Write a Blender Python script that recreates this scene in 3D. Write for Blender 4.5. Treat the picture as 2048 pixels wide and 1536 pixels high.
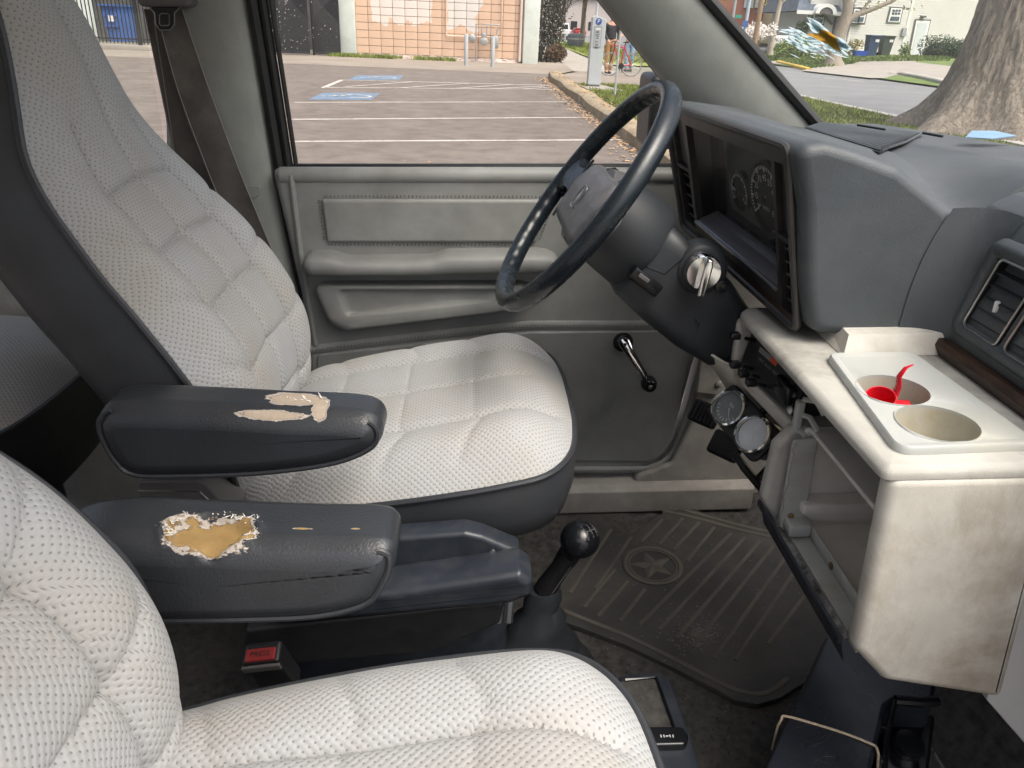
import bpy, bmesh, math, random
import numpy as np
from mathutils import Vector, Matrix, noise
random.seed(7)
for o in list(bpy.data.objects):
    bpy.data.objects.remove(o)
sc = bpy.context.scene
col = sc.collection

# ------------------------------------------------------------------ camera
# The cab is built in its own frame (x forward, y towards the driver's door, z up); the van stands
# slightly nose-up on its kerb, so that frame is tipped by TILT against the level street.
TILT = math.radians(2.3)
VAN = Matrix.Translation((0, 0, -0.33)) @ Matrix.Rotation(-TILT, 4, 'Y')
PITCH, YAW, FOC = math.radians(25.6), math.radians(2.3), 1500.0
cam_d = bpy.data.cameras.new('camera')
cam = bpy.data.objects.new('camera', cam_d)
col.objects.link(cam)
cam_d.sensor_fit = 'HORIZONTAL'
cam_d.sensor_width = 36.0
cam_d.lens = 36.0 * FOC / 2048
cam_d.clip_start = 0.02
cam_d.clip_end = 1500
CAMV = Matrix.Translation((0, 0, 1.6)) @ Matrix.Rotation(-YAW, 4, 'Z') @ Matrix.Rotation(math.pi / 2 - PITCH, 4, 'X')
cam.matrix_world = VAN @ CAMV
sc.camera = cam

# ------------------------------------------------------------------ world, sun, exposure
SUN_EL, SUN_AZ = math.radians(62), math.radians(135)      # azimuth: clockwise from +y
wd = bpy.data.worlds.new('World')
sc.world = wd
wd.use_nodes = True
wn = wd.node_tree
bg = wn.nodes['Background']
sky = wn.nodes.new('ShaderNodeTexSky')
sky.sky_type = 'NISHITA'
sky.sun_disc = False
sky.sun_elevation = SUN_EL
sky.sun_rotation = SUN_AZ
sky.dust_density = 9.0
sky.air_density = 0.7
sky.ozone_density = 0.6
bg.inputs['Strength'].default_value = 0.15
hs_ = wn.nodes.new('ShaderNodeHueSaturation')          # thin white overcast
hs_.inputs['Saturation'].default_value = 0.75
wn.links.new(sky.outputs[0], hs_.inputs['Color'])
wn.links.new(hs_.outputs[0], bg.inputs['Color'])
sun_d = bpy.data.lights.new('sun', 'SUN')
sun_d.energy = 0.5
sun_d.angle = math.radians(45)
sun_d.color = (1.0, 0.99, 0.975)
sun = bpy.data.objects.new('sun', sun_d)
col.objects.link(sun)
sv = Vector((math.sin(SUN_AZ) * math.cos(SUN_EL), math.cos(SUN_AZ) * math.cos(SUN_EL), math.sin(SUN_EL)))
sun.rotation_euler = sv.to_track_quat('Z', 'Y').to_euler()
sun.location = (0, -5, 12)
vs = sc.view_settings
vs.view_transform = 'Standard'
vs.look = 'None'
vs.gamma = 1.0
vs.use_curve_mapping = False
vs.exposure = 1.02
sc.render.engine = 'CYCLES'
sc.cycles.use_denoising = True
sc.cycles.max_bounces = 8
sc.cycles.diffuse_bounces = 5
sc.cycles.transparent_max_bounces = 24
sc.cycles.caustics_reflective = False
sc.cycles.caustics_refractive = False

# ------------------------------------------------------------------ photograph pixel -> point helpers
def _ray(u, v, M):
    d = Vector(((u - 1024) / FOC, (768 - v) / FOC, -1.0))
    return M.to_3x3() @ d
def _hit(u, v, M, X, Y, Z):
    d, c = _ray(u, v, M), M.translation
    if X is not None: t = (X - c.x) / d.x
    elif Y is not None: t = (Y - c.y) / d.y
    else: t = (Z - c.z) / d.z
    return c + d * t
def V(u, v, X=None, Y=None, Z=None):      # a point of the cab
    return _hit(u, v, CAMV, X, Y, Z)
CAMW = VAN @ CAMV
def W(u, v, X=None, Y=None, Z=None):      # a point of the street
    return _hit(u, v, CAMW, X, Y, Z)

# ------------------------------------------------------------------ mesh helpers
ORG = {}
VANTOPS = []
def rot2(p, a):
    return (p[0] * math.cos(a) - p[1] * math.sin(a), p[0] * math.sin(a) + p[1] * math.cos(a))
def roundpoly(pts, r=0.01, n=4):
    out = []
    N = len(pts)
    for i in range(N):
        p = pts[i]
        rr = p[2] if len(p) > 2 else r
        a, b, c = Vector(pts[i - 1][:2]), Vector(p[:2]), Vector(pts[(i + 1) % N][:2])
        d1, d2 = a - b, c - b
        l1, l2 = d1.length, d2.length
        if rr < 1e-5 or l1 < 1e-6 or l2 < 1e-6:
            out.append((b.x, b.y)); continue
        d1 /= l1; d2 /= l2
        ang = math.acos(max(-1, min(1, d1.dot(d2))))
        k = min(rr / max(math.tan(ang / 2), 1e-3), l1 * 0.49, l2 * 0.49)
        p0, p1 = b + d1 * k, b + d2 * k
        for j in range(n + 1):
            t = j / n
            q = p0 * (1 - t) ** 2 + b * 2 * t * (1 - t) + p1 * t * t
            out.append((q.x, q.y))
    return out
def spline(pts, n=8, closed=False):
    P = [Vector(p) for p in pts]
    N = len(P)
    out = []
    for i in range(N if closed else N - 1):
        p0 = P[i - 1] if (closed or i > 0) else P[0] * 2 - P[1]
        p1, p2 = P[i], P[(i + 1) % N]
        p3 = P[(i + 2) % N] if (closed or i + 2 < N) else P[-1] * 2 - P[-2]
        for j in range(n):
            t = j / n
            out.append(0.5 * (2 * p1 + (p2 - p0) * t + (2 * p0 - 5 * p1 + 4 * p2 - p3) * t * t + (3 * p1 - p0 - 3 * p2 + p3) * t ** 3))
    if not closed:
        out.append(P[-1])
    return out
def area2(o):
    return 0.5 * sum(o[i - 1][0] * o[i][1] - o[i][0] * o[i - 1][1] for i in range(len(o)))
def offset2(o, d):                         # inward offset of a closed outline
    s = 1 if area2(o) > 0 else -1
    N = len(o)
    out = []
    for i in range(N):
        a, b, c = Vector(o[i - 1]), Vector(o[i]), Vector(o[(i + 1) % N])
        t1, t2 = (b - a), (c - b)
        if t1.length > 1e-9: t1.normalize()
        if t2.length > 1e-9: t2.normalize()
        n1, n2 = Vector((-t1.y, t1.x)) * s, Vector((-t2.y, t2.x)) * s
        m = n1 + n2
        if m.length < 1e-6: m = n1
        m.normalize()
        k = d / max(0.45, m.dot(n1))
        out.append((b.x + m.x * k, b.y + m.y * k))
    if d > 0:                              # collapse corners tighter than the offset
        for _ in range(4):
            bad = []
            for i in range(N):
                j = (i + 1) % N
                ex, ey = o[j][0] - o[i][0], o[j][1] - o[i][1]; fx, fy = out[j][0] - out[i][0], out[j][1] - out[i][1]
                bad.append(ex * fx + ey * fy < -1e-14)
            if not any(bad) or all(bad): break
            st = next(i for i in range(N) if not bad[i])
            i = st
            while i < st + N:
                if bad[i % N]:
                    e = i
                    while bad[e % N]: e += 1
                    p0, p1 = Vector(out[(i - 1) % N]), Vector(out[i % N]); q0, q1 = Vector(out[e % N]), Vector(out[(e + 1) % N])
                    r_, s_ = p1 - p0, q0 - q1
                    den = r_.x * s_.y - r_.y * s_.x
                    X = None
                    if abs(den) > 1e-10:
                        t = ((q1.x - p0.x) * s_.y - (q1.y - p0.y) * s_.x) / den
                        u = ((q1.x - p0.x) * r_.y - (q1.y - p0.y) * r_.x) / den
                        if -.01 <= t <= 1.2 and -.01 <= u <= 1.2: X = p0 + r_ * t
                    if X is None: X = (p1 + q0) / 2
                    for k in range(i, e + 1): out[k % N] = (X.x, X.y)
                    i = e
                i += 1
    return out
def ray_poly(c, a, poly):
    d = Vector((math.cos(a), math.sin(a))); best = 0
    for p, q in zip(poly, poly[1:] + poly[:1]):
        e = (q[0] - p[0], q[1] - p[1]); den = d.x * e[1] - d.y * e[0]
        if abs(den) < 1e-12: continue
        t = ((p[0] - c[0]) * e[1] - (p[1] - c[1]) * e[0]) / den; s = ((p[0] - c[0]) * d.y - (p[1] - c[1]) * d.x) / den
        if t > 0 and -1e-9 <= s <= 1 + 1e-9: best = max(best, t)
    return (c[0] + d.x * best, c[1] + d.y * best)
def is_star(o):
    cx, cy = sum(p[0] for p in o) / len(o), sum(p[1] for p in o) / len(o)
    c = [(o[i - 1][0] - cx) * (o[i][1] - cy) - (o[i - 1][1] - cy) * (o[i][0] - cx) for i in range(len(o))]
    return all(x > -1e-12 for x in c) or all(x < 1e-12 for x in c)
def mXZ(p, q, d): return Vector((p, d, q))     # outline in x-z, extruded along y
def mXY(p, q, d): return Vector((p, q, d))     # outline in x-y, extruded along z
def mYZ(p, q, d): return Vector((d, p, q))     # outline in y-z, extruded along x

class MB:
    def __init__(self):
        self.v = []; self.f = []; self.uv = {}; self.mi = []
        self.m = 0
    def add(self, vs, fs):
        b = len(self.v)
        self.v += [Vector(p) for p in vs]
        for f in fs:
            self.f.append(tuple(b + i for i in f)); self.mi.append(self.m)
        return b
    def box(self, c, s, rz=0, R=None):
        c = Vector(c)
        vs = []
        for x in (-.5, .5):
            for y in (-.5, .5):
                for z in (-.5, .5):
                    p = Vector((x * s[0], y * s[1], z * s[2]))
                    if rz: p = Matrix.Rotation(rz, 3, 'Z') @ p
                    if R is not None: p = R @ p
                    vs.append(c + p)
        self.add(vs, [(0, 1, 3, 2), (4, 6, 7, 5), (0, 4, 5, 1), (2, 3, 7, 6), (0, 2, 6, 4), (1, 5, 7, 3)])
        return self
    def rings(self, rings, cap0=True, cap1=True, closed=True, fan=False, bulge=0):
        n = len(rings[0])
        b = self.add([p for r in rings for p in r], [])
        for k in range(len(rings) - 1):
            for i in range(n if closed else n - 1):
                j = (i + 1) % n
                self.f.append((b + k * n + i, b + k * n + j, b + (k + 1) * n + j, b + (k + 1) * n + i)); self.mi.append(self.m)
        if fan:
            for k, on in ((0, cap0), (len(rings) - 1, cap1)):
                if not on: continue
                c = sum((Vector(p) for p in rings[k]), Vector()) / n
                ci = self.add([c], [])
                for i in range(n):
                    j = (i + 1) % n
                    self.f.append((ci, b + k * n + j, b + k * n + i)); self.mi.append(self.m)
            return self
        if cap0: self.f.append(tuple(b + i for i in range(n))[::-1]); self.mi.append(self.m)
        if cap1: self.f.append(tuple(b + (len(rings) - 1) * n + i for i in range(n))); self.mi.append(self.m)
        return self
    def rprism(self, outline, mp, d0, d1, r=0.004, n=3, r1=None, cap0=True, cap1=True):
        """outline extruded from d0 to d1 with both rims rounded by r"""
        r1 = r if r1 is None else r1
        s = 1 if d1 > d0 else -1
        prof = []
        if r > 0:
            if cap0: prof.append((r + min(.0012, r * .3), d0))
            for j in range(n + 1):
                a = math.pi / 2 * j / n
                prof.append((r * (1 - math.sin(a)), d0 + s * r * (1 - math.cos(a))))
        else: prof.append((0, d0))
        if r1 > 0:
            for j in range(n + 1):
                a = math.pi / 2 * j / n
                prof.append((r1 * (1 - math.cos(a)), d1 - s * r1 * (1 - math.sin(a))))
            if cap1: prof.append((r1 + min(.0012, r1 * .3), d1))
        else: prof.append((0, d1))
        loops = [offset2(outline, o) if o > 1e-7 else outline for o, d in prof]
        return self.rings([[mp(p[0], p[1], d) for p in L] for L, (o, d) in zip(loops, prof)], cap0, cap1, True, is_star(loops[0]) and is_star(loops[-1]))
    def rbox(self, c, s, r=0.004, n=2, R=None, mp=None):
        a, b = s[0] / 2, s[1] / 2
        o = roundpoly([(-a, -b), (a, -b), (a, b), (-a, b)], min(r, a * .98, b * .98), 3)
        c = Vector(c)
        f = (lambda p, q, d: c + (R @ Vector((p, q, d)) if R is not None else Vector((p, q, d))))
        return self.rprism(o, f, -s[2] / 2, s[2] / 2, min(r, s[2] * .45), n)
    def tube(self, path, r, n=8, closed=False, cap=True, up=None, flat=1.0):
        P = [Vector(p) for p in path]
        N = len(P)
        rad = r if isinstance(r, (list, tuple)) else [r] * N
        T = []
        for i in range(N):
            a = P[i - 1] if (i > 0 or closed) else P[0]
            b = P[(i + 1) % N] if (i < N - 1 or closed) else P[-1]
            t = b - a
            T.append(t.normalized() if t.length > 1e-9 else Vector((0, 0, 1)))
        ref = Vector(up) if up is not None else (Vector((0, 0, 1)) if abs(T[0].z) < .9 else Vector((1, 0, 0)))
        u = (ref - T[0] * ref.dot(T[0])).normalized()
        R = []
        for i in range(N):
            u = u - T[i] * u.dot(T[i])
            u = u.normalized() if u.length > 1e-6 else T[i].orthogonal().normalized()
            w = T[i].cross(u)
            R.append([P[i] + (u * math.cos(2 * math.pi * k / n) * flat + w * math.sin(2 * math.pi * k / n)) * rad[i] for k in range(n)])
        if closed: R.append(R[0])
        return self.rings(R, cap and not closed, cap and not closed)
    def lathe(self, prof, c, ax=(0, 0, 1), n=24, cap0=True, cap1=True):
        ax = Vector(ax).normalized(); u = ax.orthogonal().normalized(); w = ax.cross(u); c = Vector(c)
        return self.rings([[c + ax * h + (u * math.cos(2 * math.pi * k / n) + w * math.sin(2 * math.pi * k / n)) * max(r, 1e-5) for k in range(n)] for r, h in prof], cap0, cap1)
    def ball(self, c, r, n=12, sq=(1, 1, 1), R=None):
        c = Vector(c)
        rs = []
        for j in range(1, n):
            a = math.pi * j / n
            ring = []
            for k in range(2 * n):
                p = Vector((math.sin(a) * math.cos(math.pi * k / n) * sq[0], math.sin(a) * math.sin(math.pi * k / n) * sq[1], -math.cos(a) * sq[2])) * r
                ring.append(c + (R @ p if R is not None else p))
            rs.append(ring)
        return self.rings(rs)
    def quad(self, a, b, c, d):
        self.add([a, b, c, d], [(0, 1, 2, 3)]); return self
    def poly(self, pts):
        self.add(pts, [tuple(range(len(pts)))]); return self
    def grid(self, fn, nu, nv, uv=None):
        b = self.add([fn(i / nu, j / nv) for j in range(nv + 1) for i in range(nu + 1)], [])
        if uv:
            for j in range(nv + 1):
                for i in range(nu + 1): self.uv[b + j * (nu + 1) + i] = uv(i / nu, j / nv)
        for j in range(nv):
            for i in range(nu):
                a = b + j * (nu + 1) + i
                self.f.append((a, a + 1, a + nu + 2, a + nu + 1)); self.mi.append(self.m)
        return self
    def mesh(self, name, mats, org, smooth, ang):
        me = bpy.data.meshes.new(name)
        me.from_pydata([tuple(p - org) for p in self.v], [], self.f)
        for m in (mats if isinstance(mats, (list, tuple)) else [mats]): me.materials.append(m)
        if any(self.mi): me.polygons.foreach_set('material_index', self.mi)
        if self.uv:
            l = me.uv_layers.new(name='UVMap')
            for lp in me.loops:
                l.data[lp.index].uv = self.uv.get(lp.vertex_index, (0, 0))
        bm = bmesh.new(); bm.from_mesh(me)
        bmesh.ops.recalc_face_normals(bm, faces=bm.faces)
        bm.to_mesh(me); bm.free()
        if smooth:
            me.shade_smooth(); me.set_sharp_from_angle(angle=math.radians(ang))
        me.update()
        return me
    def build(self, name, mats, parent=None, org=None, smooth=True, ang=42, **kw):
        if parent is not None: og = ORG[parent.name]
        elif org is not None: og = Vector(org)
        else:
            mn = [min(p[i] for p in self.v) for i in range(3)]; mx = [max(p[i] for p in self.v) for i in range(3)]
            og = Vector(((mn[0] + mx[0]) / 2, (mn[1] + mx[1]) / 2, mn[2]))
        o = bpy.data.objects.new(name, self.mesh(name, mats, og, smooth, ang))
        col.objects.link(o)
        ORG[o.name] = og
        if parent is not None: o.parent = parent
        else: o.location = og
        for k, x in kw.items(): o[k] = x
        return o
def thing(name, loc, label, cat, group=None, van=False):
    o = bpy.data.objects.new(name, None)
    o.empty_display_size = 0.1
    col.objects.link(o)
    o.location = loc
    ORG[o.name] = Vector(loc)
    o['label'] = label; o['category'] = cat
    if group: o['group'] = group
    if van: VANTOPS.append(o)
    return o
def tag(o, label, cat, group=None, van=False):
    o['label'] = label; o['category'] = cat
    if group: o['group'] = group
    if van: VANTOPS.append(o)
    return o
def inst(src, parent, loc, name=None, rot=None, scale=None):     # a piece sharing its mesh
    o = src.copy()
    if name: o.name = name
    col.objects.link(o)
    o.parent = parent
    o.location = loc
    if rot is not None: o.rotation_euler = rot
    if scale is not None: o.scale = scale
    return o
def text_mb(mb, s, size, mp, align='CENTER', spacing=1.0):
    """flat lettering: mp(x, y) places a letter point"""
    cu = bpy.data.curves.new('lettering', 'FONT')
    cu.body = s; cu.size = size; cu.align_x = align; cu.align_y = 'CENTER'; cu.resolution_u = 2; cu.space_character = spacing
    ob = bpy.data.objects.new('lettering', cu)
    me = bpy.data.meshes.new_from_object(ob)
    mb.add([mp(v.co.x, v.co.y) for v in me.vertices], [tuple(p.vertices) for p in me.polygons])
    bpy.data.objects.remove(ob); bpy.data.meshes.remove(me); bpy.data.curves.remove(cu)

# ------------------------------------------------------------------ materials
def nd(nt, t, **kw):
    n = nt.nodes.new('ShaderNode' + t)
    for k, x in kw.items():
        if k in ('operation', 'blend_type', 'data_type', 'noise_dimensions', 'feature', 'wave_type', 'interpolation_type', 'distance'): setattr(n, k, x)
        else: n.inputs[k].default_value = x
    return n
def link(nt, a, b): nt.links.new(a, b)
def math_n(nt, op, a, b=None, clamp=False):
    n = nt.nodes.new('ShaderNodeMath'); n.operation = op; n.use_clamp = clamp
    for i, x in enumerate((a, b)):
        if x is None: continue
        if isinstance(x, (int, float)): n.inputs[i].default_value = x
        else: link(nt, x, n.inputs[i])
    return n.outputs[0]
def ramp(nt, fac, stops):
    n = nt.nodes.new('ShaderNodeValToRGB')
    e = n.color_ramp.elements
    while len(e) < len(stops): e.new(0.5)
    for k, (p, c) in enumerate(stops):
        e[k].position = p
        e[k].color = (c, c, c, 1) if isinstance(c, (int, float)) else (*c, 1)
    link(nt, fac, n.inputs[0])
    return n.outputs[0]
def mixc(nt, fac, a, b, bt='MIX'):
    n = nt.nodes.new('ShaderNodeMix'); n.data_type = 'RGBA'; n.blend_type = bt
    for i, x in ((0, fac), (6, a), (7, b)):
        if isinstance(x, (int, float)): n.inputs[i].default_value = x
        elif isinstance(x, (tuple, list)): n.inputs[i].default_value = (*x, 1)
        else: link(nt, x, n.inputs[i])
    return n.outputs[2]
def noise_n(nt, scale, detail=4, rough=.55, vec=None, dist=0):
    n = nd(nt, 'TexNoise', Scale=scale, Detail=detail, Roughness=rough, Distortion=dist)
    if vec is not None: link(nt, vec, n.inputs['Vector'])
    return n.outputs[0]
def objco(nt, sc_=None):
    t = nt.nodes.new('ShaderNodeTexCoord')
    if sc_ is None: return t.outputs['Object']
    m = nt.nodes.new('ShaderNodeMapping'); m.inputs['Scale'].default_value = sc_
    link(nt, t.outputs['Object'], m.inputs[0])
    return m.outputs[0]
def bump_n(nt, bs, h, strength, dist=0.002, prev=None):
    b = nd(nt, 'Bump', Strength=strength, Distance=dist)
    link(nt, h, b.inputs['Height'])
    if prev is not None: link(nt, prev, b.inputs['Normal'])
    link(nt, b.outputs[0], bs.inputs['Normal'])
    return b.outputs[0]
MATS = {}
def M(name, c, rough=.5, var=.12, vs_=6, dirt=None, ds=3, da=.5, grain=None, gs=.25, metal=0, spec=None, coat=0, aniso=None, rv=.1):
    """painted / moulded stuff: base colour with soft variation, optional dirt, grain bump, uneven gloss"""
    m = bpy.data.materials.new(name); m.use_nodes = True
    nt = m.node_tree; bs = nt.nodes['Principled BSDF']
    co = objco(nt, aniso)
    n1 = noise_n(nt, vs_, 5, .6, co)
    lo = tuple(max(0, x * (1 - var)) for x in c); hi = tuple(min(1, x * (1 + var)) for x in c)
    cc = mixc(nt, ramp(nt, n1, [(.3, 0), (.7, 1)]), lo, hi)
    if dirt:
        n2 = noise_n(nt, ds, 8, .65, co, .4)
        cc = mixc(nt, math_n(nt, 'MULTIPLY', ramp(nt, n2, [(.48, 0), (.68, 1)]), da), cc, dirt)
    link(nt, cc, bs.inputs['Base Color'])
    bs.inputs['Metallic'].default_value = metal
    if spec is not None: bs.inputs['Specular IOR Level'].default_value = spec
    if coat: bs.inputs['Coat Weight'].default_value = coat; bs.inputs['Coat Roughness'].default_value = .15
    if rv:
        n3 = noise_n(nt, vs_ * 2.3, 4, .6, co)
        link(nt, math_n(nt, 'ADD', math_n(nt, 'MULTIPLY', math_n(nt, 'SUBTRACT', n3, .5), rv * 2), rough, True), bs.inputs['Roughness'])
    else: bs.inputs['Roughness'].default_value = rough
    if grain:
        bump_n(nt, bs, noise_n(nt, grain, 3, .6, co), gs, .001)
    MATS[name] = m
    return m
# ------------------------------------------------------------------ cab materials
def fabric(name, light, dark, stain, per):
    m = bpy.data.materials.new(name); m.use_nodes = True
    nt = m.node_tree; bs = nt.nodes['Principled BSDF']
    tc = nt.nodes.new('ShaderNodeTexCoord'); sp = nt.nodes.new('ShaderNodeSeparateXYZ')
    wob = nd(nt, 'TexNoise', Scale=14.0, Detail=2.0)
    link(nt, tc.outputs['UV'], wob.inputs['Vector'])
    va = nt.nodes.new('ShaderNodeVectorMath'); va.operation = 'MULTIPLY_ADD'
    link(nt, wob.outputs[1], va.inputs[0]); va.inputs[1].default_value = (.006, .006, 0); link(nt, tc.outputs['UV'], va.inputs[2])
    link(nt, va.outputs[0], sp.inputs[0])
    ca = math_n(nt, 'COSINE', math_n(nt, 'MULTIPLY', sp.outputs[0], 2 * math.pi / per))
    cb = math_n(nt, 'COSINE', math_n(nt, 'MULTIPLY', sp.outputs[1], 2 * math.pi / (per * 1.12)))
    f = math_n(nt, 'MULTIPLY', ca, cb)
    dot = ramp(nt, f, [(.56, 0), (.95, 1)])
    co = objco(nt)
    fz = noise_n(nt, 900, 2, .6, co)
    st = ramp(nt, noise_n(nt, 5, 6, .65, co), [(.40, 0), (.68, 1)])
    base = mixc(nt, math_n(nt, 'MULTIPLY', st, .65), light, stain)
    base = mixc(nt, math_n(nt, 'MULTIPLY', fz, .35), base, tuple(x * .72 for x in light))
    cc = mixc(nt, math_n(nt, 'MULTIPLY', dot, .74), base, dark)
    link(nt, cc, bs.inputs['Base Color'])
    bs.inputs['Roughness'].default_value = .95
    bs.inputs['Specular IOR Level'].default_value = .15
    bs.inputs['Sheen Weight'].default_value = .12
    h = math_n(nt, 'ADD', math_n(nt, 'MULTIPLY', f, -1.0), math_n(nt, 'MULTIPLY', fz, .5))
    bump_n(nt, bs, h, .38, .0012)
    return m
FABRIC = fabric('seat_fabric', (.410, .420, .428), (.140, .134, .128), (.37, .335, .28), .0086)
def leather(name, c, rough, scale=230, gs=.35, dirt=None, da=.4):
    m = bpy.data.materials.new(name); m.use_nodes = True
    nt = m.node_tree; bs = nt.nodes['Principled BSDF']
    co = objco(nt)
    vo = nd(nt, 'TexVoronoi', Scale=scale); vo.feature = 'DISTANCE_TO_EDGE'
    link(nt, co, vo.inputs['Vector'])
    g = math_n(nt, 'MINIMUM', vo.outputs['Distance'], .25)
    n1 = noise_n(nt, 7, 6, .6, co)
    cc = mixc(nt, ramp(nt, n1, [(.3, 0), (.72, 1)]), tuple(x * .8 for x in c), tuple(x * 1.22 for x in c))
    if dirt:
        cc = mixc(nt, math_n(nt, 'MULTIPLY', ramp(nt, noise_n(nt, 3.5, 8, .7, co, .5), [(.46, 0), (.7, 1)]), da), cc, dirt)
    link(nt, cc, bs.inputs['Base Color'])
    link(nt, math_n(nt, 'ADD', math_n(nt, 'MULTIPLY', noise_n(nt, 16, 5, .65, co), .28), rough - .14), bs.inputs['Roughness'])
    b1 = nd(nt, 'Bump', Strength=.12, Distance=.004); link(nt, noise_n(nt, 26, 4, .6, co), b1.inputs['Height'])
    bump_n(nt, bs, g, gs, .0012, b1.outputs[0])
    return m
VINYL = leather('dark_vinyl', (.034, .037, .042), .38)
VINYLS = leather('side_vinyl', (.042, .045, .049), .40, 260)
DASH = leather('dash_vinyl', (.060, .070, .078), .50, 330, .34, (.105, .11, .112), .5)
DOORM = leather('door_trim', (.245, .252, .243), .52, 480, .18, (.15, .15, .138), .5)
DOORL = leather('door_lower', (.205, .210, .207), .55, 480, .18, (.12, .12, .115), .5)
PILLAR = leather('pillar_trim', (.30, .315, .295), .6, 520, .15, (.20, .195, .175), .45)
CREAM = leather('cream_trim', (.55, .53, .485), .62, 420, .22, (.28, .25, .19), .8)
def cream_dirty():
    m = leather('cream_soiled', (.60, .58, .52), .62, 420, .25, (.31, .26, .19), 1.0)
    return m
CREAMD = cream_dirty()
CREAMT = leather('cream_grimy_dimmed_top', (.40, .39, .355), .62, 420, .3, (.13, .115, .095), 1.0)  # real grime, plus a base darkened to offset strong light on the top
BEIGE = leather('kick_panel_trim', (.36, .345, .315), .65, 420, .2, (.16, .145, .12), .8)
BIN = M('bin_plastic', (.78, .75, .70), .5, .06, 8, (.40, .36, .30), 4, .5)
METALP = M('painted_steel', (.50, .51, .48), .45, .08, 9, (.30, .26, .19), 12, .6)
TRAY = M('tray_plastic', (.43, .445, .43), .32, .04, 6, (.55, .52, .42), 6, .5)
CUP = M('cup_plastic', (.46, .44, .37), .38, .08, 9, (.36, .28, .13), 14, .5)
BLACK = M('black_plastic', (.014, .015, .017), .42, .3, 30)
BLACKG = M('black_gloss', (.008, .009, .011), .22, .3, 20)
BLUEBLK = M('blue_black_plastic', (.020, .025, .034), .40, .25, 12, (.07, .07, .07), 30, .35)
RUBBER = M('seal_rubber', (.010, .011, .012), .55, .3, 20)
GREYP = M('grey_plastic', (.115, .110, .110), .40, .1, 12)
RIMM = leather('wheel_rim_vinyl', (.011, .016, .021), .27, 300, .10)
PADM = M('wheel_pad', (.10, .098, .103), .42, .2, 22, (.16, .15, .15), 40, .5, 500, .15)
COLM = M('column_plastic', (.021, .024, .028), .48, .2, 14, None, 3, .5, 700, .12)
CHROME = M('chrome', (.78, .78, .78), .10, .05, 30, metal=1, rv=.06)
STEEL = M('brushed_steel', (.45, .45, .44), .32, .15, 60, metal=1)
WOOD = M('dark_wood_print', (.040, .022, .014), .35, .7, 30, None, 3, .5, None, .2, aniso=(8, 1, 8))
CARPET = M('carpet', (.056, .053, .049), .95, .5, 60, (.075, .066, .052), 5, .45, 320, 1.0)
MAT = M('mat_rubber', (.046, .045, .042), .7, .35, 8, (.085, .079, .070), 4, .7, 260, .5)
MATR = M('mat_rib_rubber', (.092, .085, .073), .75, .3, 12, (.12, .10, .07), 10, .6)
DUST = M('dusty_patch', (.15, .135, .115), .9, .4, 30)
RED = M('red_plastic', (.58, .010, .022), .28, .1, 20)
REDB = M('red_button', (.26, .025, .025), .45, .1, 30)
FOAM = M('foam', (.52, .36, .15), .95, .25, 30, (.32, .2, .07), 20, .5, 200, .6)
FIBRE = M('frayed_fibre', (.72, .69, .64), .95, .1, 60)
BACKING = M('cloth_backing', (.56, .46, .36), .95, .12, 60, (.66, .62, .56), 40, .6, 500, .5)
WHITEP = M('white_print', (.72, .72, .72), .6, .03, 20)
DIMP = M('dim_print', (.34, .34, .35), .6, .03, 20)
ORANGEP = M('orange_print', (.75, .10, .03), .6, .03, 20)
BELT = M('belt_webbing', (.115, .105, .095), .8, .25, 14, (.06, .055, .05), 18, .6, 900, .5)
EDGE = M('belt_edge', (.26, .25, .23), .8, .1, 40)
HEADL = M('headliner', (.74, .73, .70), .9, .05, 5)
CORDM = M('cream_cord', (.66, .54, .38), .8, .15, 200, None, 3, .5, 1200, .6)
BOXM = M('scuffed_black_case', (.016, .019, .026), .30, .3, 10, (.05, .05, .055), 60, .25)
def glass(name, tint, dust, amount, ior=1.45):
    m = bpy.data.materials.new(name); m.use_nodes = True
    nt = m.node_tree; nt.nodes.remove(nt.nodes['Principled BSDF'])
    out = nt.nodes['Material Output']
    tr = nt.nodes.new('ShaderNodeBsdfTransparent'); tr.inputs[0].default_value = (*tint, 1)
    gl = nt.nodes.new('ShaderNodeBsdfGlossy'); gl.inputs['Roughness'].default_value = .03
    lw = nt.nodes.new('ShaderNodeLayerWeight'); lw.inputs[0].default_value = .5
    mx = nt.nodes.new('ShaderNodeMixShader')
    link(nt, math_n(nt, 'ADD', math_n(nt, 'MULTIPLY', math_n(nt, 'POWER', lw.outputs['Facing'], 5.0), .5), .03), mx.inputs[0]); link(nt, tr.outputs[0], mx.inputs[1]); link(nt, gl.outputs[0], mx.inputs[2])
    df = nt.nodes.new('ShaderNodeBsdfDiffuse'); df.inputs[0].default_value = (*dust, 1)
    tl = nt.nodes.new('ShaderNodeBsdfTranslucent'); tl.inputs[0].default_value = (*dust, 1)
    dt = nt.nodes.new('ShaderNodeMixShader'); dt.inputs[0].default_value = .5
    link(nt, df.outputs[0], dt.inputs[1]); link(nt, tl.outputs[0], dt.inputs[2])
    co = objco(nt)
    n1 = ramp(nt, noise_n(nt, 6, 7, .7, co, .6), [(.35, .35), (.75, 1)])
    n2 = ramp(nt, noise_n(nt, 150, 2, .5, co), [(.70, 0), (.76, 1)])
    fac = math_n(nt, 'MULTIPLY', math_n(nt, 'ADD', n1, math_n(nt, 'MULTIPLY', n2, 1.6)), amount)
    m2 = nt.nodes.new('ShaderNodeMixShader')
    link(nt, fac, m2.inputs[0]); link(nt, mx.outputs[0], m2.inputs[1]); link(nt, dt.outputs[0], m2.inputs[2])
    link(nt, m2.outputs[0], out.inputs[0])
    return m
GLASS = glass('window_glass', (.97, .985, .97), (.8, .8, .78), .05)
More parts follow.
